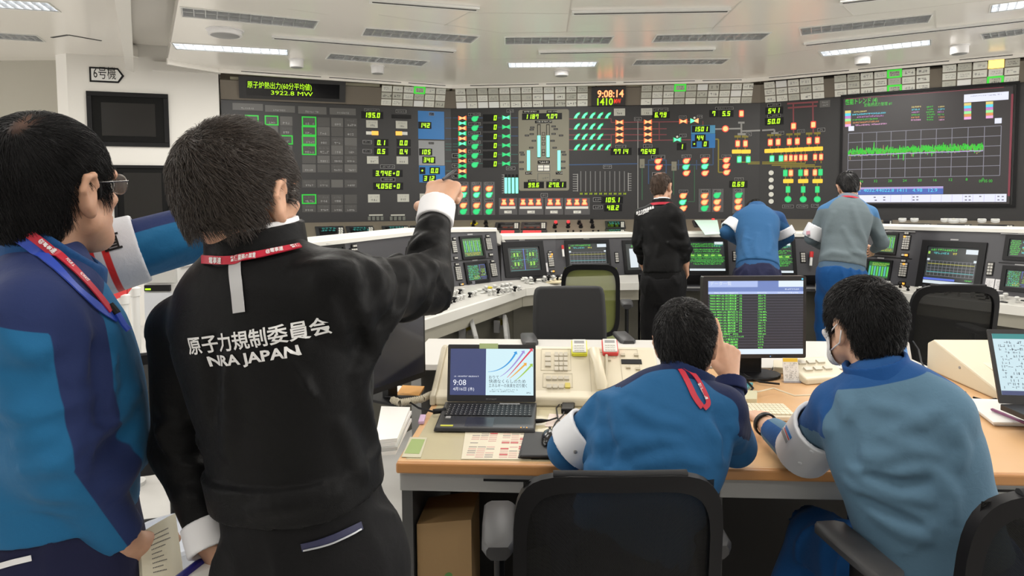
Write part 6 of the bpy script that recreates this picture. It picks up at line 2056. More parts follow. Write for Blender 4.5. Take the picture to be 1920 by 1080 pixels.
def s_loft(C, RX, RY, side, p=2.4, k=.03):
 C = [NV(*c) for c in C]
 side = nrm(side)

 def seg(i):
  a, b = C[i], C[i + 1]
  ab = b - a
  L2 = ab @ ab
  ax = ab / math.sqrt(L2)
  s = nrm(side - ax * (side @ ax))
  v = np.cross(s, ax)

  def f(P):
   w = P - a
   t = np.clip(w @ ab / L2, 0, 1)
   w = w - t[:, None] * ab
   rx = RX[i] + t * (RX[i + 1] - RX[i]); ry = RY[i] + t * (RY[i + 1] - RY[i])
   rm = np.minimum(rx, ry)
   q = (np.abs(w @ s) / rx) ** p + (np.abs(w @ v) / ry) ** p + (np.abs(w @ ax) / rm) ** p
   return (q ** (1 / p) - 1) * rm
  return f
 return s_union([seg(i) for i in range(len(C) - 1)], k)


def s_union(fs, k=.01):
 def f(P):
  d = fs[0](P)
  for g in fs[1:]:
   d = smin(d, g(P), k) if k > 0 else np.minimum(d, g(P))
  return d
 return f


def s_off(f, o):
 return lambda P: f(P) - o


def s_cut(f, pt, n, k=.002):
 """keep the side against normal n"""
 pt, n = NV(*pt), nrm(n)
 return lambda P: smax(f(P), (P - pt) @ n, k)


def s_inter(f, g, k=.002):
 return lambda P: smax(f(P), g(P), k)


def s_sub(f, g, k=.004):
 return lambda P: smax(f(P), -g(P), k)


def _hash(i):
 x = (i[..., 0] * 374761393 + i[..., 1] * 668265263 + i[..., 2] * 2147483647) & 0xffffffff
 x = ((x ^ (x >> 13)) * 1274126177) & 0xffffffff
 return ((x ^ (x >> 16)) & 0xffff) / 65535.0


def vnoise(P, seed=0):
 i = np.floor(P).astype(np.int64)
 f = P - i
 f = f * f * (3 - 2 * f)
 i = i + 1000 + seed * 57
 out = 0
 for dx_ in (0, 1):
  for dy_ in (0, 1):
   for dz_ in (0, 1):
    w = (f[:, 0] if dx_ else 1 - f[:, 0]) * (f[:, 1] if dy_ else 1 - f[:, 1]) * (f[:, 2] if dz_ else 1 - f[:, 2])
    out = out + w * _hash(i + np.array([dx_, dy_, dz_]))
 return out


FOLD = 2.5


def s_folds(f, terms):
 """cloth folds: each term (amp, 3x3 frequency matrix, seed, mask fn or None); ridged noise pushes the surface out"""
 def g(P):
  d = f(P)
  near = np.abs(d) < .06
  if near.any():
   Q = P[near]
   s = 0
   for amp, M, seed, mask in terms:
    w = vnoise(Q * 5.0, seed + 9)[:, None] * .9
    n = vnoise(Q @ M + w, seed)
    r = (1 - np.abs(2 * n - 1)) ** 2.6
    if mask is not None:
     r = r * mask(Q)
    s = s + amp * FOLD * (r - .30)
   d[near] = d[near] - np.maximum(s, -.012)
  return d
 return g


def fmat(axis, fa, fb, side=None):
 """frequency matrix: fa cycles per metre along axis, fb across"""
 a = nrm(axis)
 s = nrm(np.cross(a, NV(0, 0, 1) if abs(a[2]) < .9 else NV(1, 0, 0)))
 v = np.cross(a, s)
 return np.stack([a * fa, s * fb, v * fb], axis=1)


def sdf_mesh(fn, lo, hi, h, B=8):
 lo, hi = NV(*lo), NV(*hi)
 n = (np.ceil((hi - lo) / h).astype(int) + B) // B * B
 nb = n // B
 bi = np.stack(np.meshgrid(*[np.arange(k) for k in nb], indexing='ij'), -1).reshape(-1, 3)
 cen = lo + (bi * B + (B - 1) / 2) * h
 dc = fn(cen)
 act = np.abs(dc) < B * h * 0.87 * 1.6 + .012
 D = np.repeat(np.repeat(np.repeat(np.where(dc < 0, -1., 1.).reshape(nb).astype(np.float32), B, 0), B, 1), B, 2)
 off = np.stack(np.meshgrid(*[np.arange(B)] * 3, indexing='ij'), -1).reshape(-1, 3)
 ab = bi[act]
 for c in range(0, len(ab), 400):
  idx = (ab[c:c + 400, None, :] * B + off[None]).reshape(-1, 3)
  D[idx[:, 0], idx[:, 1], idx[:, 2]] = fn(lo + idx * h)
 ins = D < 0
 s = np.zeros(tuple(n - 1), np.int8)
 for a in (0, 1):
  for b in (0, 1):
   for c in (0, 1):
    s += ins[a:n[0] - 1 + a, b:n[1] - 1 + b, c:n[2] - 1 + c]
 cells = np.argwhere((s > 0) & (s < 8))
 cid = np.full(tuple(n - 1), -1, np.int32)
 cid[cells[:, 0], cells[:, 1], cells[:, 2]] = np.arange(len(cells))
 corner = np.array([(a, b, c) for a in (0, 1) for b in (0, 1) for c in (0, 1)])
 val = np.stack([D[cells[:, 0] + c[0], cells[:, 1] + c[1], cells[:, 2] + c[2]] for c in corner], 1)
 acc = np.zeros((len(cells), 3)); cnt = np.zeros(len(cells))
 for i in range(8):
  for j in range(i + 1, 8):
   if np.abs(corner[i] - corner[j]).sum() != 1:
    continue
   m = (val[:, i] < 0) != (val[:, j] < 0)
   t = val[m, i] / (val[m, i] - val[m, j])
   acc[m] += corner[i] + t[:, None] * (corner[j] - corner[i])
   cnt[m] += 1
 V = lo + (cells + acc / np.maximum(cnt, 1)[:, None]) * h
 F = []
 for ax in range(3):
  u, v = (ax + 1) % 3, (ax + 2) % 3
  sl0 = [slice(1, -1)] * 3; sl1 = [slice(1, -1)] * 3
  sl0[ax] = slice(0, -1); sl1[ax] = slice(1, None)
  a, b = ins[tuple(sl0)], ins[tuple(sl1)]
  ch = np.argwhere(a != b)
  st = a[ch[:, 0], ch[:, 1], ch[:, 2]]
  g = ch.copy(); g[:, u] += 1; g[:, v] += 1
  q = []
  for du, dv in ((-1, -1), (0, -1), (0, 0), (-1, 0)):
   e = g.copy(); e[:, u] += du; e[:, v] += dv
   q.append(cid[e[:, 0], e[:, 1], e[:, 2]])
  q = np.stack(q, 1)
  q[~st] = q[~st][:, ::-1]
  F.append(q)
 F = np.concatenate(F)
 return V, F[(F >= 0).all(1)]


def np_mesh(name, V, F, mats, parent, attrs=None, mi=None, smooth=True):
 me = bpy.data.meshes.new(name)
 Mi = np.array(FR[parent.name].inverted())
 W = V @ Mi[:3, :3].T + Mi[:3, 3]
 nf = len(F); k = F.shape[1]
 me.vertices.add(len(W)); me.vertices.foreach_set('co', W.astype(np.float32).ravel())
 me.loops.add(nf * k); me.loops.foreach_set('vertex_index', F.astype(np.int32).ravel())
 me.polygons.add(nf); me.polygons.foreach_set('loop_start', np.arange(0, nf * k, k, dtype=np.int32))
 me.polygons.foreach_set('use_smooth', np.full(nf, smooth))
 for m in mats:
  me.materials.append(m)
 if mi is not None:
  me.polygons.foreach_set('material_index', mi.astype(np.int32))
 for an, av in (attrs or {}).items():
  at = me.attributes.new(an, 'FLOAT', 'POINT')
  at.data.foreach_set('value', av.astype(np.float32))
 me.update(calc_edges=True); me.validate()
 o = bpy.data.objects.new(name, me)
 COL.objects.link(o)
 o.parent = parent
 FR[o.name] = FR[parent.name]
 return o


def solid(name, fn, lo, hi, h, mats, parent, attrs=None):
 V, F = sdf_mesh(fn, lo, hi, h)
 at = {k: g(V) for k, g in (attrs or {}).items()}
 o = np_mesh(name, V, F, mats if isinstance(mats, list) else [mats], parent, at)
 return o, V, F


def cloth(name, c1, c2=None, rough=.75, attr='zone', sheen=.05, c3=None, attr2='zone2'):
 """woven cloth; where the mesh attribute is positive the second dye"""
 m = mat(name, c1, rough, spec=.10, sheen=sheen)
 nt = m.node_tree; b = nt.nodes['Principled BSDF']
 tc = nt.nodes.new('ShaderNodeTexCoord')
 nz = nt.nodes.new('ShaderNodeTexNoise'); nz.inputs['Scale'].default_value = 900; nz.inputs['Detail'].default_value = 1
 n2 = nt.nodes.new('ShaderNodeTexNoise'); n2.inputs['Scale'].default_value = 38; n2.inputs['Detail'].default_value = 4; n2.inputs['Distortion'].default_value = 1.2
 ad = nt.nodes.new('ShaderNodeMath'); ad.operation = 'MULTIPLY_ADD'; ad.inputs[1].default_value = 4.0
 bp = nt.nodes.new('ShaderNodeBump'); bp.inputs['Strength'].default_value = .22; bp.inputs['Distance'].default_value = .0015
 for q in (nz, n2):
  nt.links.new(tc.outputs['Object'], q.inputs['Vector'])
 nt.links.new(n2.outputs['Fac'], ad.inputs[0]); nt.links.new(nz.outputs['Fac'], ad.inputs[2])
 nt.links.new(ad.outputs[0], bp.inputs['Height']); nt.links.new(bp.outputs['Normal'], b.inputs['Normal'])
 prev = None
 for c, an in ((c2, attr), (c3, attr2)):
  if c is None: continue
  a = nt.nodes.new('ShaderNodeAttribute'); a.attribute_name = an
  mr = nt.nodes.new('ShaderNodeMapRange'); mr.inputs[1].default_value = -.0008; mr.inputs[2].default_value = .0008
  nt.links.new(a.outputs['Fac'], mr.inputs[0])
  mx = nt.nodes.new('ShaderNodeMix'); mx.data_type = 'RGBA'
  mx.inputs[6].default_value = tuple(c1) + (1,); mx.inputs[7].default_value = tuple(c) + (1,)
  if prev is not None: nt.links.new(prev, mx.inputs[6])
  nt.links.new(mr.outputs[0], mx.inputs[0])
  prev = mx.outputs[2]
 if prev is not None:
  nt.links.new(prev, b.inputs['Base Color'])
 return m


def skin_mat(name, c):
 m = mat(name, c, .48, spec=.35, noise=.10, nscale=60, bump=.12, bscale=700)
 b = m.node_tree.nodes['Principled BSDF']
 b.inputs['Subsurface Weight'].default_value = .12
 b.inputs['Subsurface Radius'].default_value = (.012, .004, .002)
 b.inputs['Subsurface Scale'].default_value = .5
 return m


M_skinA = skin_mat('skin_tan', (0.50, 0.285, 0.19)); M_skinB = skin_mat('skin_warm', (0.54, 0.31, 0.205)); M_skinC = skin_mat('skin_light', (0.60, 0.37, 0.26))
M_eye = mat('eye_white', (.75, .72, .68), .2); M_iris = mat('iris_dark', (.02, .012, .008), .15)


class Head:
 """head frame: o = mid height between chin and crown, f = facing, u = up, r = its right"""

 def __init__(s, o, f, up=(0, 0, 1), scale=1.0):
  s.o = NV(*o); s.f = nrm(f); u = NV(*up)
  s.u = nrm(u - s.f * (u @ s.f)); s.r = np.cross(s.f, s.u); s.k = scale
  s.R = np.stack([s.r, s.f, s.u], 1)

 def w(s, r, f, u):
  return s.o + (s.r * r + s.f * f + s.u * u) * s.k

 def loc(s, P):
  return (P - s.o) @ s.R / s.k

 def sdf(s):
  k = s.k
  E = lambda c, r: s_ell(s.w(*c), NV(*r) * k, s.R)
  fs = [E((0, -.014, .026), (.076, .096, .090)), E((0, .028, -.030), (.062, .068, .082)), E((0, .058, -.088), (.034, .034, .026)),
              E((0, -.045, -.01), (.062, .05, .06)),
              s_cone(s.w(-.05, .02, -.062), s.w(-.018, .072, -.092), .018 * k, .018 * k), s_cone(s.w(.05, .02, -.062), s.w(.018, .072, -.092), .018 * k, .018 * k)]
  d = s_union(fs, .022 * k)
  fine = [s_cone(s.w(0, .094, .012), s.w(0, .115, -.026), .009 * k, .0135 * k), s_cone(s.w(-.013, .100, -.031), s.w(.013, .100, -.031), .009 * k, .009 * k),
    s_cone(s.w(-.040, .082, .022), s.w(.040, .082, .022), .011 * k, .011 * k), s_cone(s.w(-.048, .068, -.022), s.w(-.03, .08, -.03), .012 * k, .010 * k), s_cone(s.w(.048, .068, -.022), s.w(.03, .08, -.03), .012 * k, .010 * k),
    s_cone(s.w(-.020, .090, -.056), s.w(.020, .090, -.056), .0065 * k, .0065 * k), s_cone(s.w(-.017, .088, -.066), s.w(.017, .088, -.066), .007 * k, .007 * k)]
  d = s_union([d] + fine, .010 * k)
  for q in (-1, 1):
   d = s_sub(d, E((q * .032, .098, .004), (.017, .014, .010)), .010 * k)
  ears = []
  for q in (-1, 1):
   eo = E((q * .077, -.012, -.012), (.0115, .019, .033))
   lobe = E((q * .074, -.004, -.038), (.009, .011, .013))
   rim = s_chain([s.w(q * .083, .006, .004), s.w(q * .088, -.006, .022), s.w(q * .090, -.022, .018), s.w(q * .089, -.030, -.002), s.w(q * .083, -.020, -.028), s.w(q * .078, -.006, -.042)], [.004 * k, .0055 * k, .006 * k, .0055 * k, .0055 * k, .006 * k], .004)
   e = s_union([eo, lobe, rim], .006 * k)
   e = s_sub(e, E((q * .091, -.008, -.008), (.007, .010, .017)), .005 * k)
   ears.append(e)
  return s_union([d] + ears, .006 * k)

 def scalp(s):
  k = s.k
  E = lambda c, r: s_ell(s.w(*c), NV(*r) * k, s.R)
  return s_union([E((0, -.014, .026), (.076, .096, .090)), E((0, -.045, -.01), (.062, .05, .06)), E((0, .02, -.02), (.063, .070, .082)), E((0, -.05, -.05), (.052, .04, .055))], .022 * k)


def hairline(xf, back=-.085, side=-.004, front=.062, temple=.045):
 """height of the hairline for a position xf along the head's facing axis"""
 return np.interp(xf, [-.11, -.05, -.038, -.028, .006, .020, .036, .05, .075, .10], [back, back, -.060, -.020, side + .016, side - .018, side - .012, temple * .75, temple, front])


def hair(head, parent, mt, h, thick=.006, n=3000, length=.04, back=-.085, front=.062, crown=(0.0, -.06, .10), lift=.004, seed=0, spike=.0, wid=.0007, thin=None, side=-.004, clump=0.0, down=.6, cap_noise=.003, scalp=None):
 k = head.k
 base = head.scalp()

 def cap(P):
  L = head.loc(P)
  hl = hairline(L[:, 1], back=back, front=front, side=side)
  edge = (hl - L[:, 2]) * k
  fade = np.clip((L[:, 2] - hl) / .05, .25, 1)
  top = np.clip((L[:, 2] - .0) / .09, 0, 1)
  t = thick * k * fade * (0.75 + .45 * top)
  nz = vnoise(L * NV(70, 55, 45), seed) * cap_noise + vnoise(L * NV(160, 90, 90), seed + 3) * cap_noise * .5
  d = base(P) - t - nz
  d = smax(d, edge * .8, .008 * k)
  # keep a window round the ear
  ear = np.sqrt(((L[:, 1] + .012) / .026) ** 2 + ((L[:, 2] + .016) / .036) ** 2) - 1
  return smax(d, -np.maximum(ear, (np.abs(L[:, 0]) * -1 + .045) * 30) * .022, .004)
 R = .15 * k
 V, F = sdf_mesh(cap, head.o - NV(R, R, R), head.o + NV(R, R, R * 1.1), h)
 parts_v, parts_f = [V], [F]
 if n:
  rng = np.random.default_rng(seed + 5)
  fc = V[F].mean(1)
  a, b, c, d_ = V[F[:, 0]], V[F[:, 1]], V[F[:, 2]], V[F[:, 3]]
  ar = np.linalg.norm(np.cross(c - a, d_ - b), axis=1); L = head.loc(fc)
  out = base(fc) > thick * k * .12
  ar = ar * out * (np.sqrt(((L[:, 1] + .012) / .030) ** 2 + ((L[:, 2] + .012) / .046) ** 2) > 1.0)
  if thin is not None: ar = ar * thin(L)
  idx = rng.choice(len(F), n, p=ar / ar.sum())
  w = rng.random((n, 2))
  p = (a[idx] * (1 - w[:, :1]) + b[idx] * w[:, :1]) * (1 - w[:, 1:]) + (d_[idx] * (1 - w[:, :1]) + c[idx] * w[:, :1]) * w[:, 1:]

  def grad(q):
   e = .003; g = np.stack([base(q + NV(e, 0, 0)) - base(q - NV(e, 0, 0)), base(q + NV(0, e, 0)) - base(q - NV(0, e, 0)), base(q + NV(0, 0, e)) - base(q - NV(0, 0, e))], 1)
   return g / (np.linalg.norm(g, axis=1, keepdims=True) + 1e-9)
  cr = head.w(*crown)
  S = 5
  ln = length * k * rng.uniform(.5, 1.1, n) / S
  rows = [p - grad(p) * .004]
  cl = vnoise(head.loc(p) * 45, seed + 21) - .5
  jit = rng.normal(0, .22, (n, 3))
  d0 = base(p)
  q = p
  for s_ in range(S):
   g = grad(q)
   v = q - cr; v = v - g * (v * g).sum(1, keepdims=True); v = v / (np.linalg.norm(v, axis=1, keepdims=True) + 1e-6)
   # a whorl: turn a little round the crown
   v = v + .45 * np.cross(g, v) + jit + np.array([0, 0, -down]) * (.3 + s_ / S) + clump * cl[:, None] * np.cross(g, v)
   v = v - g * (v * g).sum(1, keepdims=True)
   v = v / (np.linalg.norm(v, axis=1, keepdims=True) + 1e-6)
   q = q + (v + g * (spike * (1 - s_ / S))) * ln[:, None]
   dd = base(q); low = np.minimum(dd - (d0 + lift * rng.uniform(.2, 1.0, n) * (s_ + 1) / S), 0)
   q = q - g * low[:, None]
   rows.append(q)
  rows = np.stack(rows, 1)                          # n, S+1, 3
  tan = rows[:, 1:] - rows[:, :-1]; tan = np.concatenate([tan, tan[:, -1:]], 1)
  tan /= np.linalg.norm(tan, axis=2, keepdims=True) + 1e-9
  ref = rng.normal(0, 1, (n, 1, 3)); s1 = np.cross(tan, ref); s1 /= np.linalg.norm(s1, axis=2, keepdims=True) + 1e-9; s2 = np.cross(tan, s1)
  rad = (wid * np.linspace(1.0, .25, S + 1))[None, :, None] * rng.uniform(.7, 1.3, (n, 1, 1))
  ring = np.stack([rows + (s1 * math.cos(t) + s2 * math.sin(t)) * rad for t in (0, 2.094, 4.189)], 2)   # n,S+1,3,3
  sv = ring.reshape(-1, 3)
  bse = np.arange(n)[:, None, None] * ((S + 1) * 3) + np.arange(S)[None, :, None] * 3
  j = np.arange(3)[None, None, :]; j2 = (j + 1) % 3
  sf = np.stack([bse + j, bse + j2, bse + 3 + j2, bse + 3 + j], -1).reshape(-1, 4)
  parts_v.append(sv); parts_f.append(sf + len(V))
 Vf = np.concatenate(parts_v)
 at = None
 if scalp is not None:
  z = np.full(len(Vf), -1.0); z[:len(V)] = scalp(head.loc(V)); at = {'zone': z}
 return np_mesh('hair', Vf, np.concatenate(parts_f), [mt], parent, at)


def hand(wrist, fdir, back, side_thumb, curls=(20, 25, 30, 35), thumb=(35, 20), k=1.0, spread=5, point=False):
 """prims of a hand: wrist point, finger direction, back-of-hand normal, thumb side +1 (thumb towards cross(fdir,back)) or -1"""
 f = nrm(fdir); b = nrm(NV(*back) - f * (NV(*back) @ f)); s = np.cross(f, b) * side_thumb
 W = NV(*wrist)
 out = []
 kn = [W + f * l * k + s * o * k + b * .004 for l, o in ((.090, .030), (.093, .010), (.089, -.011), (.080, -.030))]
 for q in kn:
  out.append(s_cone(W + f * .012 * k + s * ((q - W) @ s) * .45, q - b * .004, .0165 * k, .0125 * k))
 out.append(s_cone(W + f * .02 * k + s * .018 * k - b * .008 * k, W + f * .05 * k + s * .026 * k - b * .010 * k, .017 * k, .015 * k))
 palm = s_union(out, .014 * k)
 fings = []
 for i, q in enumerate(kn):
  L = ((.040, .024, .019), (.044, .028, .020), (.041, .026, .019), (.032, .020, .017))[i]
  r = (.0088, .0088, .0084, .0076)[i] * k
  a = math.radians(curls[i]); sp = math.radians((1.5 - i) * spread)
  d = f * math.cos(sp) + s * math.sin(sp)
  p = q; pts = [p]; ang = 0
  for j, l in enumerate(L):
   ang += a * (1.0, 1.15, .8)[j]
   dd = d * math.cos(ang) - b * math.sin(ang)
   p = p + dd * l * k; pts.append(p)
  fings.append(s_chain(pts, [r * 1.12, r * 1.02, r * .92, r * .78], .004))
 t0 = W + f * .022 * k + s * .028 * k - b * .006 * k
 a1, a2 = math.radians(thumb[0]), math.radians(thumb[1])
 d1 = nrm(f * math.cos(a1) + s * math.sin(a1) - b * .35)
 t1 = t0 + d1 * .042 * k
 d2 = nrm(f * math.cos(a2) + s * math.sin(a2) * .5 - b * .55)
 t2 = t1 + d2 * .030 * k; t3 = t2 + nrm(d2 + f * .3) * .022 * k
 fings.append(s_chain([t0, t1, t2, t3], [.0155 * k, .0115 * k, .0100 * k, .0080 * k], .005))
 return s_union([palm] + fings, .005)


def bounds(pts, pad):
 p = np.array(pts)
 return p.min(0) - pad, p.max(0) + pad


def dye_arm(chain, ref, half):
 """positive on the side of the arm that looks along ref, within the half angle (radians)"""
 C = [NV(*c) for c in chain]; ref = nrm(ref)

 def g(V):
  best = np.full(len(V), 1e9); out = np.full(len(V), -1.0)
  for a, b in zip(C[:-1], C[1:]):
   ab = b - a; ax = nrm(ab)
   t = np.clip((V - a) @ ab / (ab @ ab), 0, 1)
   w = V - a - t[:, None] * ab
   d = np.linalg.norm(w, axis=1)
   w = w - (w @ ax)[:, None] * ax
   rr_ = nrm(ref - ax * (ref @ ax))
   c = (w @ rr_) / (np.linalg.norm(w, axis=1) + 1e-6)
   val = (half - np.arccos(np.clip(c, -1, 1))) * .05
   m = d < best
   best[m] = d[m]; out[m] = val[m]
  return out, best
 return g


class Surf:
 """a mesh as a target for things sewn or printed on it"""

 def __init__(s, V, F):
  s.V = V
  s.t = BVHTree.FromPolygons([tuple(v) for v in V], [tuple(f) for f in F])

 def px(s, x, y):
  p, n, i, d = s.t.ray_cast(CO, ray(x, y).normalized())
  return (NV(*p), NV(*n)) if p is not None else (None, None)

 def proj(s, p, d):
  q, n, i, dist = s.t.ray_cast(Vector(p) - Vector(d) * .25, Vector(d))
  if q is None:
   q, n, i, dist = s.t.find_nearest(Vector(p))
  return NV(*q), NV(*n)


def crease(fn, surf, ridges=(), valleys=(), r=.010, k=.024, sink=.45):
 """raise folds and press creases along lines seen on the surface"""
 def chains(lines, rad, sk):
  out = []
  for ln in lines:
   P = []
   for (x0, y0), (x1, y1) in zip(ln[:-1], ln[1:]):
    for i in range(4):
     p, n = surf.px(x0 + (x1 - x0) * i / 4, y0 + (y1 - y0) * i / 4)
     if p is None or (P and np.linalg.norm(p - P[-1]) > .09 * max(1, p[1] / 2)): continue
     P.append(p - n * rad * sk)
   if len(P) < 3: continue
   m = len(P) - 1
   rs = [rad * (.35 + .65 * math.sin(math.pi * min(1, max(0, (i + .4) / (m + .8))))) for i in range(m + 1)]
   out.append((s_chain(P, rs, .004), np.mean(P, 0), max(np.linalg.norm(q - np.mean(P, 0)) for q in P) + .09))
  return out
 R, Vv = chains(ridges, r, sink), chains(valleys, r * .8, -.35)

 def f(P):
  d = fn(P)
  for cs, sg in ((R, 1), (Vv, -1)):
   for c, cen, rad in cs:
    m = (np.abs(d) < .07) & (((P - cen) ** 2).sum(1) < rad * rad)
    if m.any():
     q = c(P[m])
     d[m] = smin(d[m], q, k) if sg > 0 else smax(d[m], -q, k)
  return d
 return f


def print_on(surf, st, c, right, up, width, h, mt, parent, bold=.03, off=.0016, name='lettering', step=.012):
 """lettering laid on a curved surface: cut fine, then dropped along the inward normal"""
 v, f, x0, x1, y0, y1 = text_mesh(st, bold)
 r = nrm(right); u = nrm(NV(*up) - r * (NV(*up) @ r)); n = -np.cross(r, u)      # inward
 bm = bmesh.new()
 kx = width / (x1 - x0); ky = h / (y1 - y0)
 vs = [bm.verts.new(((x - (x0 + x1) / 2) * kx, (y - (y0 + y1) / 2) * ky, 0)) for x, y in v]
 for q in f:
  try: bm.faces.new([vs[i] for i in q])
  except ValueError: pass
 nx = int(width / step) + 1
 for i in range(1, nx):
  bmesh.ops.bisect_plane(bm, geom=bm.verts[:] + bm.edges[:] + bm.faces[:], plane_co=(-width / 2 + width * i / nx, 0, 0), plane_no=(1, 0, 0))
 ny = int(h / step) + 1
 for i in range(1, ny):
  bmesh.ops.bisect_plane(bm, geom=bm.verts[:] + bm.edges[:] + bm.faces[:], plane_co=(0, -h / 2 + h * i / ny, 0), plane_no=(0, 1, 0))
 bm.verts.index_update()
 k = MB()
 vv = []
 for q in bm.verts:
  p, nn = surf.proj(NV(*c) + r * q.co.x + u * q.co.y, n)
  vv.append(p - n * off)
 fs = [tuple(x.index for x in q.verts) for q in bm.faces]
 bm.free()
 k.add(vv, fs, mt)
 return k.build(name, parent)


def ribbon(surf, pix, w, mt, parent, name, off=.002, thick=.0012, n=4):
 """a band sewn or laid along view points on a surface; w in metres"""
 for _ in range(2):
  if len(pix) > 2:
   q = [pix[0]]
   for a, b in zip(pix[:-1], pix[1:]):
    q += [(a[0] * .75 + b[0] * .25, a[1] * .75 + b[1] * .25), (a[0] * .25 + b[0] * .75, a[1] * .25 + b[1] * .75)]
   pix = q + [pix[-1]]
 pts = []
 for (x0, y0), (x1, y1) in zip(pix[:-1], pix[1:]):
  for i in range(n):
   pts.append((x0 + (x1 - x0) * i / n, y0 + (y1 - y0) * i / n))
 pts.append(pix[-1])
 runs = [[]]
 for x, y in pts:
  p, nn = surf.px(x, y)
  if p is None: continue
  if runs[-1] and np.linalg.norm(p - runs[-1][-1][0]) > .07: runs.append([])
  runs[-1].append((p, nn))
 run = max(runs, key=len)
 if len(run) < 3: return None
 P, N = [q[0] for q in run], [q[1] for q in run]
 k = MB(); secs = []
 for i in range(len(P)):
  t = nrm(P[min(i + 1, len(P) - 1)] - P[max(i - 1, 0)])
  nn = nrm(sum(N[max(0, i - 2):i + 3]))
  s = nrm(np.cross(t, nn))
  c = P[i] + nn * off
  secs.append([c - s * w / 2, c + s * w / 2, c + s * w / 2 + nn * thick, c - s * w / 2 + nn * thick])
 k.loft(secs, mt)
 return k.build(name, parent, smooth=50)


def ribbon3(pts, norms, w, mt, parent, name, thick=.0012):
 k = MB(); secs = []
 for i in range(len(pts)):
  t = nrm(NV(*pts[min(i + 1, len(pts) - 1)]) - NV(*pts[max(i - 1, 0)])); nn = nrm(norms[i]); s = nrm(np.cross(t, nn)); c = NV(*pts[i])
  secs.append([c - s * w / 2, c + s * w / 2, c + s * w / 2 + nn * thick, c - s * w / 2 + nn * thick])
 k.loft(secs, mt)
 return k.build(name, parent, smooth=50)
# ------------------------------------------------------------------ figures
TORSO = [(-.16, .150, .118, -.005), (.0, .156, .120, -.008), (.18, .150, .114, 0), (.38, .150, .113, .006), (.60, .166, .117, .004), (.78, .168, .106, -.006), (.90, .115, .078, -.008), (1.0, .062, .060, 0)]


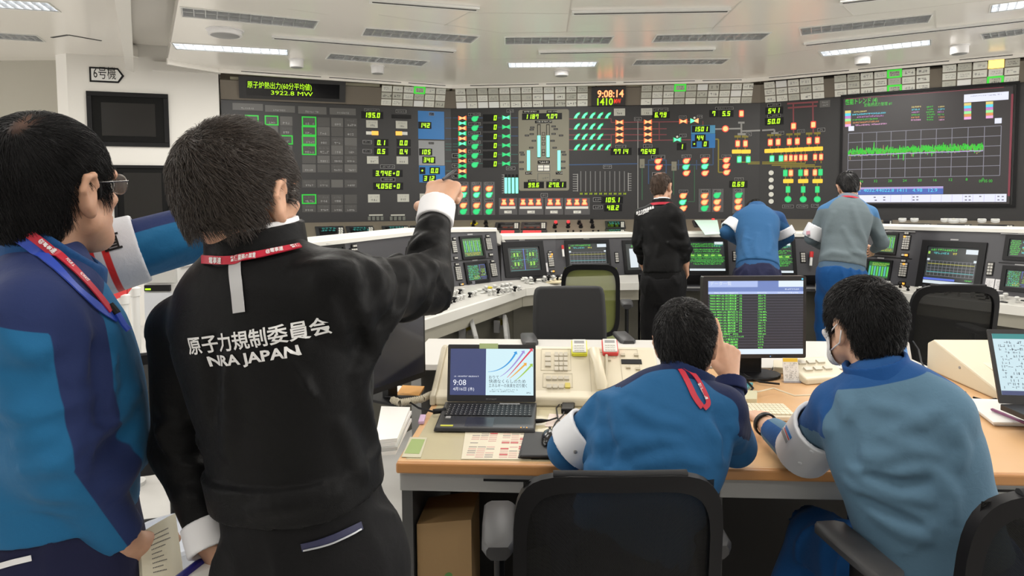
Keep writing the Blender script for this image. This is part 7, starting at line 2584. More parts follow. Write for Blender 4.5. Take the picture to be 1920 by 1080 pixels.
class Figure:
 def __init__(s, label, neck, pelvis, face, SL, SR, EL, ER, WL, WR, torso=None, girth=1.0, sleeve=(.078, .064, .056, .046), group=None, floor=(0, 0)):
  s.N, s.P, s.f = NV(*neck), NV(*pelvis), nrm(face)
  s.u = nrm(s.N - s.P); s.f = nrm(s.f - s.u * (s.f @ s.u)); s.r = np.cross(s.f, s.u)
  s.SL, s.SR, s.EL, s.ER, s.WL, s.WR = [NV(*q) for q in (SL, SR, EL, ER, WL, WR)]
  s.sl = sleeve
  T = torso or TORSO
  s.C = [s.P + (s.N - s.P) * t + s.f * o for t, a, b, o in T]
  s.RX = [a * girth for t, a, b, o in T]; s.RY = [b * girth for t, a, b, o in T]
  s.root = thing('person', label, 'person', (float(s.P[0]), float(s.P[1]), 0), 0, group)

 def torso(s, o=0.0):
  return s_loft(s.C, [a + o for a in s.RX], [a + o for a in s.RY], s.r, 2.5, .04)

 def sleeve(s, S, E, W, o=0.0, cut=None, wr=None):
  r0, r1, r2, r3 = s.sl
  up = s_cone(S, E, r0 + o, r1 + o)
  lo = s_cone(E, W, r2 + o + .004, (wr or r3) + o)
  if cut is not None:
   lo = s_cut(lo, W + nrm(W - E) * cut, W - E)
  return s_union([up, lo], .025)

 def jacket(s, hem=None, cutL=-.005, cutR=-.005, o=0.0, slope=.062, hemn=None):
  t = s.torso(o)
  nb = s.N - s.u * .035
  sh = s_union([s_cone(nb + s.r * sg * .035, S + s.u * .012, .050 + o, slope + o) for sg, S in ((-1, s.SL), (1, s.SR))], .02)
  core = s_union([t, sh], .05)
  if hem is not None:
   core = s_cut(core, s.P + s.u * hem, -(s.u if hemn is None else NV(*hemn)))
  return s_union([core, s.sleeve(s.SL, s.EL, s.WL, o, cutL), s.sleeve(s.SR, s.ER, s.WR, o, cutR)], .03)

 def creased(s, name, fn, lo, hi, h, m, attrs=None, ridges=(), valleys=(), r=.010, k=.024):
  V, F = sdf_mesh(fn, lo, hi, h * 1.5)
  return solid(name, crease(fn, Surf(V, F), ridges, valleys, r, k), lo, hi, h, m, s.root, attrs)

 def collar(s, r=.074, h0=-.03, h1=.045, lean=0.0, th=.006, open_=0.0):
  a, b = s.N + s.u * h0 + s.f * .002, s.N + s.u * h1 + s.f * (.012 + lean)
  out = s_cone(a, b, r + .006, r)
  f = s_cut(s_cut(out, b - s.f * 0, s.u + s.f * open_), a, -s.u)
  inn = s_cone(a, b + s.u * .1, r - th, r - th)
  return s_sub(f, inn, .002)

 def arms(s):
  return [s_chain([s.SL, s.EL, s.WL], [.044, .034, .030], .01), s_chain([s.SR, s.ER, s.WR], [.044, .034, .030], .01)]

 def body(s, head, hands, legs, h, mt, neck_r=(.050, .052)):
  """one continuous surface: head, neck, trunk, arms, hands and legs"""
  hd = head.sdf()
  nk = s_cone(s.N - s.u * .05, head.w(0, -.022, -.055), neck_r[1], neck_r[0])
  nk2 = s_union([s_cone(s.N - s.u * .03 + s.r * .036 * q, head.w(q * .036, -.028, -.04), .022, .024) for q in (-1, 1)], .02)
  t = s.torso(-.042)
  body = s_union([t] + s.arms() + [s_union(s.legs_fn(legs, -.016), .02)], .03)
  body = s_union([body, s_union([nk, nk2], .012), hd], .012)
  body = s_union([body] + hands, .010)
  pts = [s.SL, s.SR, s.EL, s.ER, s.WL, s.WR, head.o, s.P] + [q for L in legs for q in L]
  lo, hi = bounds(pts, .21)
  lo[2] = max(0.0, lo[2])
  V, F = sdf_mesh(body, lo, hi, h)
  o = np_mesh('body', V, F, [mt], s.root)
  for q in (-1, 1):
   k = MB(); c = head.w(q * .032, .079, .004)
   k.lathe([(.0004, -.0122), (.0085, -.0085), (.012, 0), (.0085, .0085), (.0004, .0122)], Vector(c), M_eye, 12, tuple(head.f)); eo = k.build('eye', s.root, smooth=180)
   k = MB(); k.lathe([(.0055, .0108), (.0058, .0112), (.0003, .0126)], Vector(c), M_iris, 12, tuple(head.f)); k.build('iris', eo, smooth=180)
  return body, o

 def legs_fn(s, legs, o=0.0, r=(.098, .076, .062, .052)):
  fs = []
  for Hp, K, A in legs:
   fs.append(s_chain([Hp, NV(*Hp) + (NV(*K) - NV(*Hp)) * .5, K, A], [r[0] + o, (r[0] + r[1]) / 2 + .004 + o, r[1] + o, r[3] + o], .02))
   fs.append(s_cone(NV(*A) - NV(0, 0, .02), NV(*A) + nrm(s.f * NV(1, 1, 0)) * .12 - NV(0, 0, .035), .035 + o * .3, .03 + o * .3))
  return fs

 def trousers(s, legs, waist, o=0.0, folds=.004, seed=3, r=(.098, .078, .066, .058)):
  fs = []
  for Hp, K, A in legs:
   A2 = NV(*A)
   c = s_chain([Hp, NV(*Hp) + (NV(*K) - NV(*Hp)) * .5, K, A2], [r[0] + o, (r[0] + r[1]) / 2 + .004 + o, r[1] + o, r[3] + o], .02)
   c = s_cut(c, A2 + nrm(A2 - NV(*K)) * .03, A2 - NV(*K))
   fs.append(c)
  up = [s.P + s.u * (waist + .02), s.P + s.u * (min(waist, 0) - .05), s.P + s.u * (min(waist, 0) - .12)]
  a, b = s.RX[1], s.RY[1]
  hip = s_loft(up, [a - .012, a - .004 + o, a * .8 + o], [b - .012, b - .002 + o, b * .85 + o], s.r, 2.5, .03)
  hip = s_cut(hip, s.P + s.u * waist, s.u)
  fs.append(hip)
  f = s_union(fs, .035)
  if folds:
   f = s_folds(f, [(folds, fmat((0, 0, 1), 5, 14), seed, None)])
  return f

 def shoes(s, legs):
  for Hp, K, A in legs:
   A = NV(*A); d = nrm(s.f * NV(1, 1, 0))
   k = MB(); secs = []
   for t, w, h in ((-.07, .028, .055), (-.05, .038, .085), (.0, .042, .085), (.07, .046, .06), (.14, .044, .045), (.175, .028, .03)):
    c = NV(A[0], A[1], 0.0) + d * t; sd = NV(-d[1], d[0], 0)
    secs.append([c + sd * w * math.cos(a) * (1.0 if math.sin(a) < 0 else .92) + NV(0, 0, .004 + max(0, h * math.sin(a))) for a in [2 * math.pi * i / 16 for i in range(16)]])
   k.loft(secs, M_shoe); k.build('shoe', s.root, smooth=50)


M_shoe = mat('shoe_black', (.012, .012, .012), .4)
M_hairB = mat('hair_dark_brown', (.036, .026, .020), .45, spec=.5, noise=.5, nscale=120)
M_hairA = mat('hair_black', (.0065, .0060, .0065), .42, spec=.3)
M_hairG = mat('hair_greying', (.10, .075, .06), .5)
M_shirt = mat('shirt_white', (.74, .74, .76), .7)
M_strip = mat('reflective_grey', (.42, .42, .43), .5)
M_letw = mat('print_white', (.70, .70, .70), .6)
M_red = mat('lanyard_red', (.46, .012, .035), .5)
M_blulan = mat('strap_blue', (.02, .06, .40), .5)
M_band = mat('armband_white', (.66, .67, .70), .38)
M_bred = mat('band_red', (.60, .03, .03), .5)
C_black = cloth('jacket_black', (.0052, .0053, .0057), rough=.5, sheen=.02)
C_blackt = cloth('trousers_black', (.0065, .0065, .0072), rough=.65, sheen=.02)
C_A = cloth('jacket_blue_navy', (.016, .118, .262), (.020, .032, .105), rough=.7)
C_navyt = cloth('trousers_navy', (.014, .016, .045), rough=.75)
C_C = cloth('jacket_royal_navy', (.020, .100, .235), (.013, .020, .062), rough=.75)
C_D = cloth('shirt_slate_blue', (.092, .172, .250), (.018, .075, .225), rough=.8)
C_bluet = cloth('trousers_blue', (.008, .060, .195), rough=.78)
C_G = cloth('jacket_grey_green', (.115, .145, .160), (.05, .135, .27), rough=.8)
C_F = cloth('jacket_mid_blue', (.028, .095, .215), (.02, .065, .17), rough=.8)
# ================================================================== the pointing man in the black jacket (nearest, seen from behind)
def person_b():
 Y = 1.08
 fB = NV(math.sin(math.radians(20)), math.cos(math.radians(20)), 0)
 SL, SR = PX(346, 624, 1.18), PX(640, 552, 1.03)
 EL, WL = PX(343, 840, 1.20), PX(388, 1000, 1.13)
 ER, WR = PX(795, 535, 1.28), PX(817, 404, 1.40)
 S = Figure('man in black jacket with white lettering on its back, pointing right with raised fist', PX(478, 478, 1.08), PX(575, 1010, 1.12), fB, SL, SR, EL, ER, WL, WR,
               torso=[(-.14, .136, .108, -.005), (.0, .140, .112, -.008), (.14, .140, .108, 0), (.38, .142, .110, .004), (.62, .160, .114, .004), (.80, .158, .104, -.006), (.90, .115, .078, -.008), (1.0, .066, .062, 0)],
               sleeve=(.070, .062, .060, .043))
 fh = math.radians(19)
 H = Head(PX(456, 369, 1.08), (math.sin(fh), math.cos(fh), .06), (-.05, 0, 1), .93)
 hips = [S.P - S.u * .05 + S.r * q * .075 for q in (-1, 1)]
 kn = [NV(hp[0] + .0, hp[1] + .03, .47) for hp in hips]; an = [NV(hp[0] + .0, hp[1] - .01, .09) for hp in hips]
 legs = list(zip(hips, kn, an))
 fa = nrm(WR - ER)
 fist = hand(WR + fa * .012, fa + NV(.10, .35, .12), NV(-.25, -.9, .45), -1, (76, 80, 82, 84), (48, 0), .95)
 hl = hand(WL + nrm(WL - EL) * .01, NV(.35, .1, -.93), NV(-.6, -.75, .0), -1, (55, 60, 62, 65), (30, 5), .95)
 S.body(H, [fist, hl], legs, .0042, M_skinB)
 j = S.jacket(hem=.13, cutL=.012, cutR=.014)
 col = S.collar(.076, -.035, .044, th=.010)
 # waistband: a slightly tighter band under the body of the jacket
 bandf = s_cut(s_cut(s_loft([S.P + S.u * .07, S.P + S.u * .17], [.143, .145], [.115, .115], S.r, 2.5, .01), S.P + S.u * .086, -S.u), S.P + S.u * .148, S.u)
 arm = nrm(ER - SR); fo = nrm(WR - ER); la = nrm(EL - SL)
 def near(c, r): return lambda Q: np.clip(1.4 - np.linalg.norm(Q - NV(*c), axis=1) / r, 0, 1)
 j = s_folds(j, [(.011, fmat(arm, 16, 5), 1, near(ER * .6 + SR * .4, .16)), (.010, fmat(fo, 17, 6), 2, near((ER + WR) / 2, .16)),
     (.010, fmat(la, 14, 6), 3, near(EL, .17)), (.009, fmat((.35, .2, 1), 4, 10), 4, near(S.P + S.u * .22, .26)), (.005, fmat((.8, 0, .6), 5, 12), 5, None),
     (.013, fmat((.55, 0, -.8), 5, 13), 6, near(SR - S.u * .06, .12))])
 # yoke seam: a shallow groove across the back
 sp = S.N - S.u * .118
 jj = lambda P: j(P) + .0022 * np.exp(-(((P - sp) @ S.u + .10 * ((P - sp) @ S.r) ** 2 * 2) / .0035) ** 2) * (((P - S.N) @ S.f) < .03)
 full = s_union([jj, bandf], .006)
 lo, hi = bounds([S.SL, S.SR, S.EL, S.ER, S.WL, S.WR, S.N, S.P, S.C[0]], .17)
 o, V, F = S.creased('jacket', full, lo, hi, .0055, C_black, None,
      [[(772, 462), (800, 446), (832, 436)], [(776, 488), (812, 470), (842, 466)], [(792, 512), (818, 498), (838, 500)], [(700, 498), (716, 522), (712, 552)], [(722, 488), (738, 520), (728, 560), (716, 580)], [(748, 484), (766, 515), (756, 565), (742, 590)],
                         [(768, 482), (800, 520), (792, 560)], [(600, 520), (650, 512), (690, 530)], [(560, 505), (620, 498), (668, 502)], [(655, 590), (672, 640), (690, 700)], [(690, 610), (705, 650), (712, 690)], [(788, 420), (812, 412), (838, 416)],
                         [(305, 770), (340, 790), (372, 782)], [(298, 815), (335, 835), (375, 825)], [(310, 870), (345, 880), (385, 868)], [(330, 930), (360, 935), (395, 925)], [(420, 700), (430, 780), (424, 870)], [(668, 700), (690, 780), (712, 860)], [(470, 960), (560, 945), (650, 920)], [(640, 800), (665, 860), (690, 900)]],
      [[(690, 505), (698, 540), (692, 575)], [(758, 475), (786, 468), (806, 458)], [(735, 492), (752, 530), (744, 580)], [(400, 640), (402, 720), (398, 800)], [(640, 560), (664, 610), (680, 660)]], .0095, .020)
 SU = Surf(V, F)
 lo, hi = bounds([S.N], .14)
 oc, Vc, Fc = solid('collar', col, lo, hi, .0035, C_black, S.root)
 solid('shirt_collar', S.collar(.0685, -.02, .051, th=.008), lo, hi, .003, M_shirt, S.root)
 for (E_, W_, c) in ((ER, WR, .016), (EL, WL, .014)):
  a = nrm(W_ - E_)
  f = s_cut(s_cut(s_cone(W_ - a * .03, W_ + a * .05, .0385, .0380), W_ + a * (c + .016), a), W_ - a * .02, -a)
  f = s_sub(f, s_cone(W_ - a * .06, W_ + a * .08, .0300, .0295), .001)
  lo, hi = bounds([W_], .09)
  solid('shirt_cuff', f, lo, hi, .003, M_shirt, S.root)
 # lettering and strip on the back
 a, b = SU.px(341, 652)[0], SU.px(596, 616)[0]
 r = nrm(b - a); c = (a + b) / 2
 p1, p2 = SU.px(462, 600)[0], SU.px(478, 700)[0]
 u = nrm(p1 - p2)
 c0 = SU.px(467, 636)[0]; L = np.linalg.norm(b - a)
 print_on(SU, '原子力規制委員会', c0, r, u, L, .028, M_letw, o, .018, name='lettering')
 a2, b2 = SU.px(383, 683)[0], SU.px(551, 662)[0]
 print_on(SU, 'NRA JAPAN', SU.px(467, 674)[0], nrm(b2 - a2), u, np.linalg.norm(b2 - a2), .021, M_letw, o, .03, name='lettering')
 k = ribbon(SU, [(443, 487), (441, 505), (446, 545), (450, 586)], .0195, M_strip, o, 'reflective_strip')
 # lanyard round the collar
 SU2 = Surf(np.concatenate([V, Vc]), np.concatenate([F, Fc + len(V)]))
 la_ = ribbon(SU2, [(386, 486), (430, 489), (480, 483), (530, 473), (564, 466)], .0125, M_red, S.root, 'lanyard', .005, .002)
 k = MB()
 for st, p0, p1 in (('警備業務の尊重', (437, 489), (484, 482)), ('@電事連', (500, 479), (533, 473)), ('警備', (546, 471), (562, 467)), ('電事連', (400, 488), (423, 489))):
  A_, nA = SU2.px(*p0); B_, nB = SU2.px(*p1)
  if A_ is None or B_ is None: continue
  t = nrm(B_ - A_); nn = nrm(nA + nB); u_ = nrm(np.cross(nn, t)); v, f, x0, x1, y0, y1 = text_mesh(st, .02); Lx = np.linalg.norm(B_ - A_)
  k.add([A_ + nn * .0085 + t * (x - x0) / (x1 - x0) * Lx + u_ * (y - .35) * .0100 for x, y in v], f, M_letw)
 k.build('lanyard_lettering', la_)
 # trousers
 tr = S.trousers(legs, .12, .0, .004, 4)
 lo, hi = bounds([q for L_ in legs for q in L_] + [S.P], .2)
 lo[2] = max(lo[2], .03)
 o2, V2, F2 = solid('trousers', tr, lo, hi, .007, C_blackt, S.root)
 ST = Surf(V2, F2)
 ribbon(ST, [(566, 1026), (600, 1018), (640, 1002), (678, 985)], .012, mat('pocket_navy', (.016, .018, .06), .5), o2, 'pocket_welt')
 ribbon(ST, [(570, 1030), (610, 1022), (650, 1006), (676, 992)], .0025, mat('zip_silver', (.5, .52, .56), .3, metal=.7), o2, 'pocket_zip', off=.004)
 S.shoes(legs)
 hair(H, S.root, M_hairB, .0032, .008, 11000, .030, back=-.050, front=.05, crown=(-.012, -.062, .085), lift=.010, seed=3, spike=.5, wid=.0006, side=.0, clump=1.3, down=.25)
 # the pen in the fist
 k = MB(); p = WR + fa * .095 + NV(.012, .0, .012); d = nrm(NV(.55, .45, .45)); k.tube([p - d * .012, p + d * .020, p + d * .030], [.0035, .0035, .001], mat('pen_dark', (.02, .02, .025), .3), 8)
 tag(k.build('pen', smooth=60), 'dark pen held in the raised fist of the pointing man', 'pen')
 # blue binder held in his left hand
 q = [PX(332, 1088, 1.06), PX(418, 1022, 1.20), PX(470, 1030, 1.16), PX(430, 1140, 1.02)]
 t = thing('binder', 'blue-edged binder of printed sheets in the black-jacketed man’s lowered hand', 'binder', (float(q[0][0]), float(q[0][1]), float(q[0][2])))
 n = nrm(np.cross(q[1] - q[0], q[3] - q[0])); n = n if n[2] > 0 else -n
 k = MB(); k.hexa([x - n * .012 for x in q], [x - n * .002 for x in q], M_paper); k.build('sheets', t)
 k = MB(); e = nrm(q[1] - q[0]); k.tube([Vector(q[0] - e * .02), Vector(q[1] + e * .01)], .0075, mat('binder_blue', (.012, .018, .22), .35), 8); k.build('spine', t)
 k = MB(); pl = Plane(Vector(q[0]) + Vector(n) * .001, Vector(q[1] - q[0]), Vector(q[3] - q[0]) - Vector(e) * float((q[3] - q[0]) @ e)); k.marks(.04, .015, .2, .12, .0, M_inklt, 9, 4, .35); k.v = []; k.f = []; k.mi = []
 k.pl = pl; k.marks(.05, .015, .20, .12, .0015, M_ink, 9, 4, .3); k.build('print', t)


person_b()
# ================================================================== helpers for garments
def armband(S, A, B, t0, t1, r, mats, name='armband', attrs=None, h=.004, r2=None):
 A, B = NV(*A), NV(*B)
 a = nrm(B - A)
 p0, p1 = A + (B - A) * t0, A + (B - A) * t1
 f = s_cut(s_cut(s_cone(p0 - a * .03, p1 + a * .03, r, r2 or r), p1, a), p0, -a)
 f = s_sub(f, s_cone(p0 - a * .05, p1 + a * .05, r - .012, (r2 or r) - .012), .001)
 lo, hi = bounds([p0, p1], r + .05)
 return solid(name, f, lo, hi, h, mats, S.root, attrs)


def near(c, r):
 c = NV(*c)
 return lambda Q: np.clip(1.4 - np.linalg.norm(Q - c, axis=1) / r, 0, 1)


def arm_folds(S, amp=.009, fa=15, fb=5):
 out = []
 for i, (A, E, W) in enumerate(((S.SL, S.EL, S.WL), (S.SR, S.ER, S.WR))):
  out += [(amp, fmat(nrm(E - A), fa, fb), 11 + i, near(E * .7 + A * .3, .13)), (amp * .9, fmat(nrm(W - E), fa, fb), 21 + i, near(E * .5 + W * .5, .13))]
 return out


# ================================================================== the man in blue and navy at the left edge
def person_a():
 fA = NV(math.sin(math.radians(55)), math.cos(math.radians(55)), 0)
 SL, SR = PX(108, 508, 1.31), PX(60, 600, 1.03)
 EL, WL = PX(408, 426, 1.44), PX(455, 398, 1.66)
 ER, WR = PX(108, 850, 1.05), PX(232, 1018, 1.14)
 S = Figure('man in blue and navy jacket with glasses at the left edge, holding papers', PX(84, 480, 1.15), PX(112, 1010, 1.18), fA, SL, SR, EL, ER, WL, WR,
               torso=[(-.14, .150, .118, -.005), (.0, .158, .126, -.002), (.16, .160, .134, .006), (.40, .162, .136, .012), (.62, .168, .128, .008), (.78, .166, .112, -.004), (.90, .115, .080, -.006), (1.0, .066, .062, 0)], sleeve=(.074, .070, .066, .052))
 fh = math.radians(13)
 H = Head(PX(101, 354, 1.16), (math.sin(fh), math.cos(fh), .05), (0, 0, 1), 1.0)
 hips = [S.P - S.u * .05 + S.r * q * .08 for q in (-1, 1)]
 legs = [(hp, NV(hp[0], hp[1] + .02, .47), NV(hp[0], hp[1], .09)) for hp in hips]
 hr = hand(WR + nrm(WR - ER) * .01, nrm(WR - ER) + NV(.1, .3, -.3), NV(.55, -.8, .1), -1, (32, 40, 45, 50), (40, 15), 1.0)
 hl = hand(WL + nrm(WL - EL) * .01, WL - EL, NV(0, -.5, .8), -1, (4, 70, 75, 78), (50, 15), 1.0)
 S.body(H, [hr, hl], legs, .0042, M_skinA)
 j = S.jacket(hem=.125)
 band = s_cut(s_cut(s_loft([S.P + S.u * .04, S.P + S.u * .16], [.153, .158], [.124, .130], S.r, 2.5, .01), S.P + S.u * .070, -S.u), S.P + S.u * .14, S.u)
 j = s_folds(j, arm_folds(S, .010, 13, 5) + [(.009, fmat((.3, .2, 1), 4, 9), 4, near(S.P + S.u * .2 + S.f * .1, .26)), (.010, fmat((.3, .3, -.8), 4, 11), 6, near(SR - S.u * .07, .16)), (.006, fmat((.6, .2, .8), 4, 9), 7, None)])
 full = s_union([j, band], .008)
 lo, hi = bounds([SL, SR, EL, ER, WL, WR, S.N, S.P, S.C[0]], .18)
 dR = dye_arm([SR + S.u * .02, ER, WR], S.r * .55 + S.f * .85, .72); dL = dye_arm([SL, EL, WL], (0, -.25, 1), .75)

 def zone(V):
  a, da = dR(V); b, db = dL(V)
  body_d = np.linalg.norm((V - S.P) - ((V - S.P) @ S.u)[:, None] * S.u, axis=1)
  arm = np.where(da < db, np.minimum(a, .092 - da), np.minimum(b, .088 - db))
  yoke = (V - S.N) @ S.u + .088 + .25 * np.minimum((V - S.N) @ S.f, 0) - np.maximum((V - S.N) @ S.f - .06, 0) * 2.0
  return np.maximum(yoke, arm)
 o, V, F = S.creased('jacket', full, lo, hi, .006, C_A, {'zone': zone}, [[(40, 830), (95, 815), (150, 835)], [(50, 880), (110, 870), (165, 890)], [(80, 930), (140, 925), (190, 945)], [(195, 760), (235, 748), (268, 725)], [(205, 905), (240, 888), (268, 850)], [(20, 640), (60, 660), (100, 650)], [(150, 600), (160, 660), (150, 720)], [(255, 470), (300, 445), (350, 425)], [(280, 490), (330, 465), (380, 445)], [(0, 760), (40, 775), (70, 765)]], [[(190, 850), (230, 820), (268, 782)], [(175, 650), (188, 720), (185, 800)], [(10, 700), (60, 715), (100, 700)]], .011, .024)
 lo, hi = bounds([S.N], .16)
 oc, Vc, Fc = solid('collar', S.collar(.080, -.055, .034, .006, open_=.85, th=.010), lo, hi, .004, cloth('collar_blue', (.012, .06, .18), rough=.7), S.root)
 SU = Surf(np.concatenate([V, Vc]), np.concatenate([F, Fc + len(V)]))
 ln = ribbon(SU, [(-12, 398), (40, 425), (80, 455), (130, 500), (175, 548), (204, 585)], .0145, M_red, S.root, 'lanyard', .004, .002)
 ribbon(SU, [(-12, 424), (40, 446), (90, 488), (140, 540), (180, 575), (215, 598)], .016, M_blulan, S.root, 'blue_strap', .002, .002)
 p, n = SU.px(212, 592)
 if p is not None:
  k = MB(); k.tube([Vector(p + n * .008), Vector(p + n * .012 + NV(.006, 0, -.02)), Vector(p + n * .012 + NV(.014, 0, -.03))], .005, M_blulan, 8); k.tube([Vector(p + n * .006 + NV(-.01, 0, .016)), Vector(p + n * .008)], .006, M_black, 8); k.build('strap_clip', S.root)
 for (a, b, st) in (((28, 421), (62, 443), '警備業務の'), ((76, 453), (104, 477), '@電事連'), ((118, 490), (160, 532), 'YOUR SAFETY ALWAYS')):
  A_, nA = SU.px(*a); B_, nB = SU.px(*b)
  if A_ is None or B_ is None: continue
  k = MB(); t = nrm(B_ - A_); nn = nrm(nA + nB); u_ = nrm(np.cross(nn, t)); v, f, x0, x1, y0, y1 = text_mesh(st, .02); L = np.linalg.norm(B_ - A_)
  k.add([A_ + nn * .0085 + t * (x - x0) / (x1 - x0) * L + u_ * (y - .35) * .010 for x, y in v], f, M_letw); k.build('lanyard_lettering', ln)
 # white armband with red stripes on the raised arm
 ax = nrm(EL - SL)

 def stripes(V):
  t = (V - SL) @ ax / np.linalg.norm(EL - SL)
  return np.maximum(.012 - np.abs(t - .235), .020 - np.abs(t - .31)) * .3
 m_ab = cloth('armband_white_red', (.55, .56, .60), (.55, .03, .03), rough=.35)
 oa, Va, Fa = armband(S, SL, EL, .15, .50, .076, m_ab, attrs={'zone': stripes}, r2=.068)
 SA = Surf(Va, Fa); c_, n_ = SA.px(209, 452)
 if c_ is not None:
  print_on(SA, '直', c_, ax, (0, 0, 1), .030, .034, M_black, oa, .02, step=.01)
 tr = S.trousers(legs, .105, .0, .004, 5)
 lo, hi = bounds([q for L_ in legs for q in L_] + [S.P], .2); lo[2] = max(lo[2], .03)
 o2, V2, F2 = solid('trousers', tr, lo, hi, .007, C_navyt, S.root)
 ribbon(Surf(V2, F2), [(-4, 1062), (30, 1052), (60, 1045)], .009, M_shirt, o2, 'pocket_tape')
 S.shoes(legs)
 hm = cloth('hair_black_scalp', (.0075, .0070, .0075), (.16, .085, .06), rough=.38)
 for nd in hm.node_tree.nodes:
  if nd.type == 'MAP_RANGE': nd.inputs[1].default_value = -.4; nd.inputs[2].default_value = 1.0
 sc = lambda L: 1 - np.sqrt(((L[:, 0] - .026) / .013) ** 2 + ((L[:, 1] + .055) / .030) ** 2 + ((L[:, 2] - .085) / .045) ** 2)
 hair(H, S.root, hm, .0034, .007, 9500, .045, back=-.082, front=.05, crown=(.02, -.07, .085), lift=.004, seed=8, spike=.05, wid=.0006, down=.9, scalp=sc, thin=lambda L: np.clip(1 - sc(L) * 1.1, .12, 1), clump=.6)
 # glasses
 g = MB(); mw = mat('glasses_frame', (.20, .19, .18), .25, metal=.8)
 for q in (-1, 1):
  lp = [Vector(H.w(q * .033 + .025 * math.cos(a), .108 - .010 * abs(math.cos(a)) * (1 if q * math.cos(a) > 0 else 0), .004 + .018 * math.sin(a))) for a in [2 * math.pi * i / 24 for i in range(25)]]
  g.tube(lp, .0011, mw, 6); g.tube([Vector(H.w(q * .060, .098, .010)), Vector(H.w(q * .078, .05, .010)), Vector(H.w(q * .084, -.002, .010)), Vector(H.w(q * .084, -.022, -.004))], .0014, mw, 6)
 g.tube([Vector(H.w(-.009, .112, .008)), Vector(H.w(.009, .112, .008))], .0012, mw, 6)
 go = g.build('glasses', S.root, smooth=60)
 for q in (-1, 1):
  k = MB(); ring = [H.w(q * .033 + .0245 * math.cos(a), .107 - .010 * abs(math.cos(a)) * (1 if q * math.cos(a) > 0 else 0), .004 + .0175 * math.sin(a)) for a in [2 * math.pi * i / 24 for i in range(24)]]
  k.add(ring, [tuple(range(24))], mat('lens', (.8, .85, .85), .05, alpha=.18)); k.build('lens', go)
 # papers in his hand
 q = [PX(268, 1092, 1.12), PX(338, 1092, 1.17), PX(322, 968, 1.24), PX(262, 1000, 1.17)]
 t = thing('booklet', 'curled cream printed papers in the hand of the man in blue', 'papers', tuple(float(v) for v in q[0]))
 k = MB(); secs = []
 n = nrm(np.cross(q[1] - q[0], q[3] - q[0])); n = n if n[1] < 0 else -n
 for s in np.linspace(0, 1, 9):
  A_, B_ = q[0] * (1 - s) + q[3] * s, q[1] * (1 - s) + q[2] * s
  row = [A_ * (1 - w) + B_ * w + n * .022 * math.sin(w * 2.6) for w in np.linspace(0, 1, 9)]
  secs.append(row + [r_ - n * .008 for r_ in row[::-1]])
 k.loft(secs, mat('paper_ivory', (.62, .58, .45), .6)); k.build('sheets', t, smooth=40)
 k = MB()
 rr = random.Random(4)
 for i in range(9):
  s = .12 + i * .085; w0 = .18; w1 = .18 + rr.uniform(.2, .5)
  P_ = lambda w, ss: q[0] * (1 - ss) * (1 - w) + q[1] * (1 - ss) * w + q[3] * ss * (1 - w) + q[2] * ss * w + n * (.022 * math.sin(w * 2.6) + .001)
  m = int((w1 - w0) / .03)
  for jx in range(m):
   a, b = w0 + jx * .03, w0 + jx * .03 + .022
   k.add([P_(a, s), P_(b, s), P_(b, s + .018), P_(a, s + .018)], [(0, 1, 2, 3)], M_ink)
 k.build('print', t)


person_a()
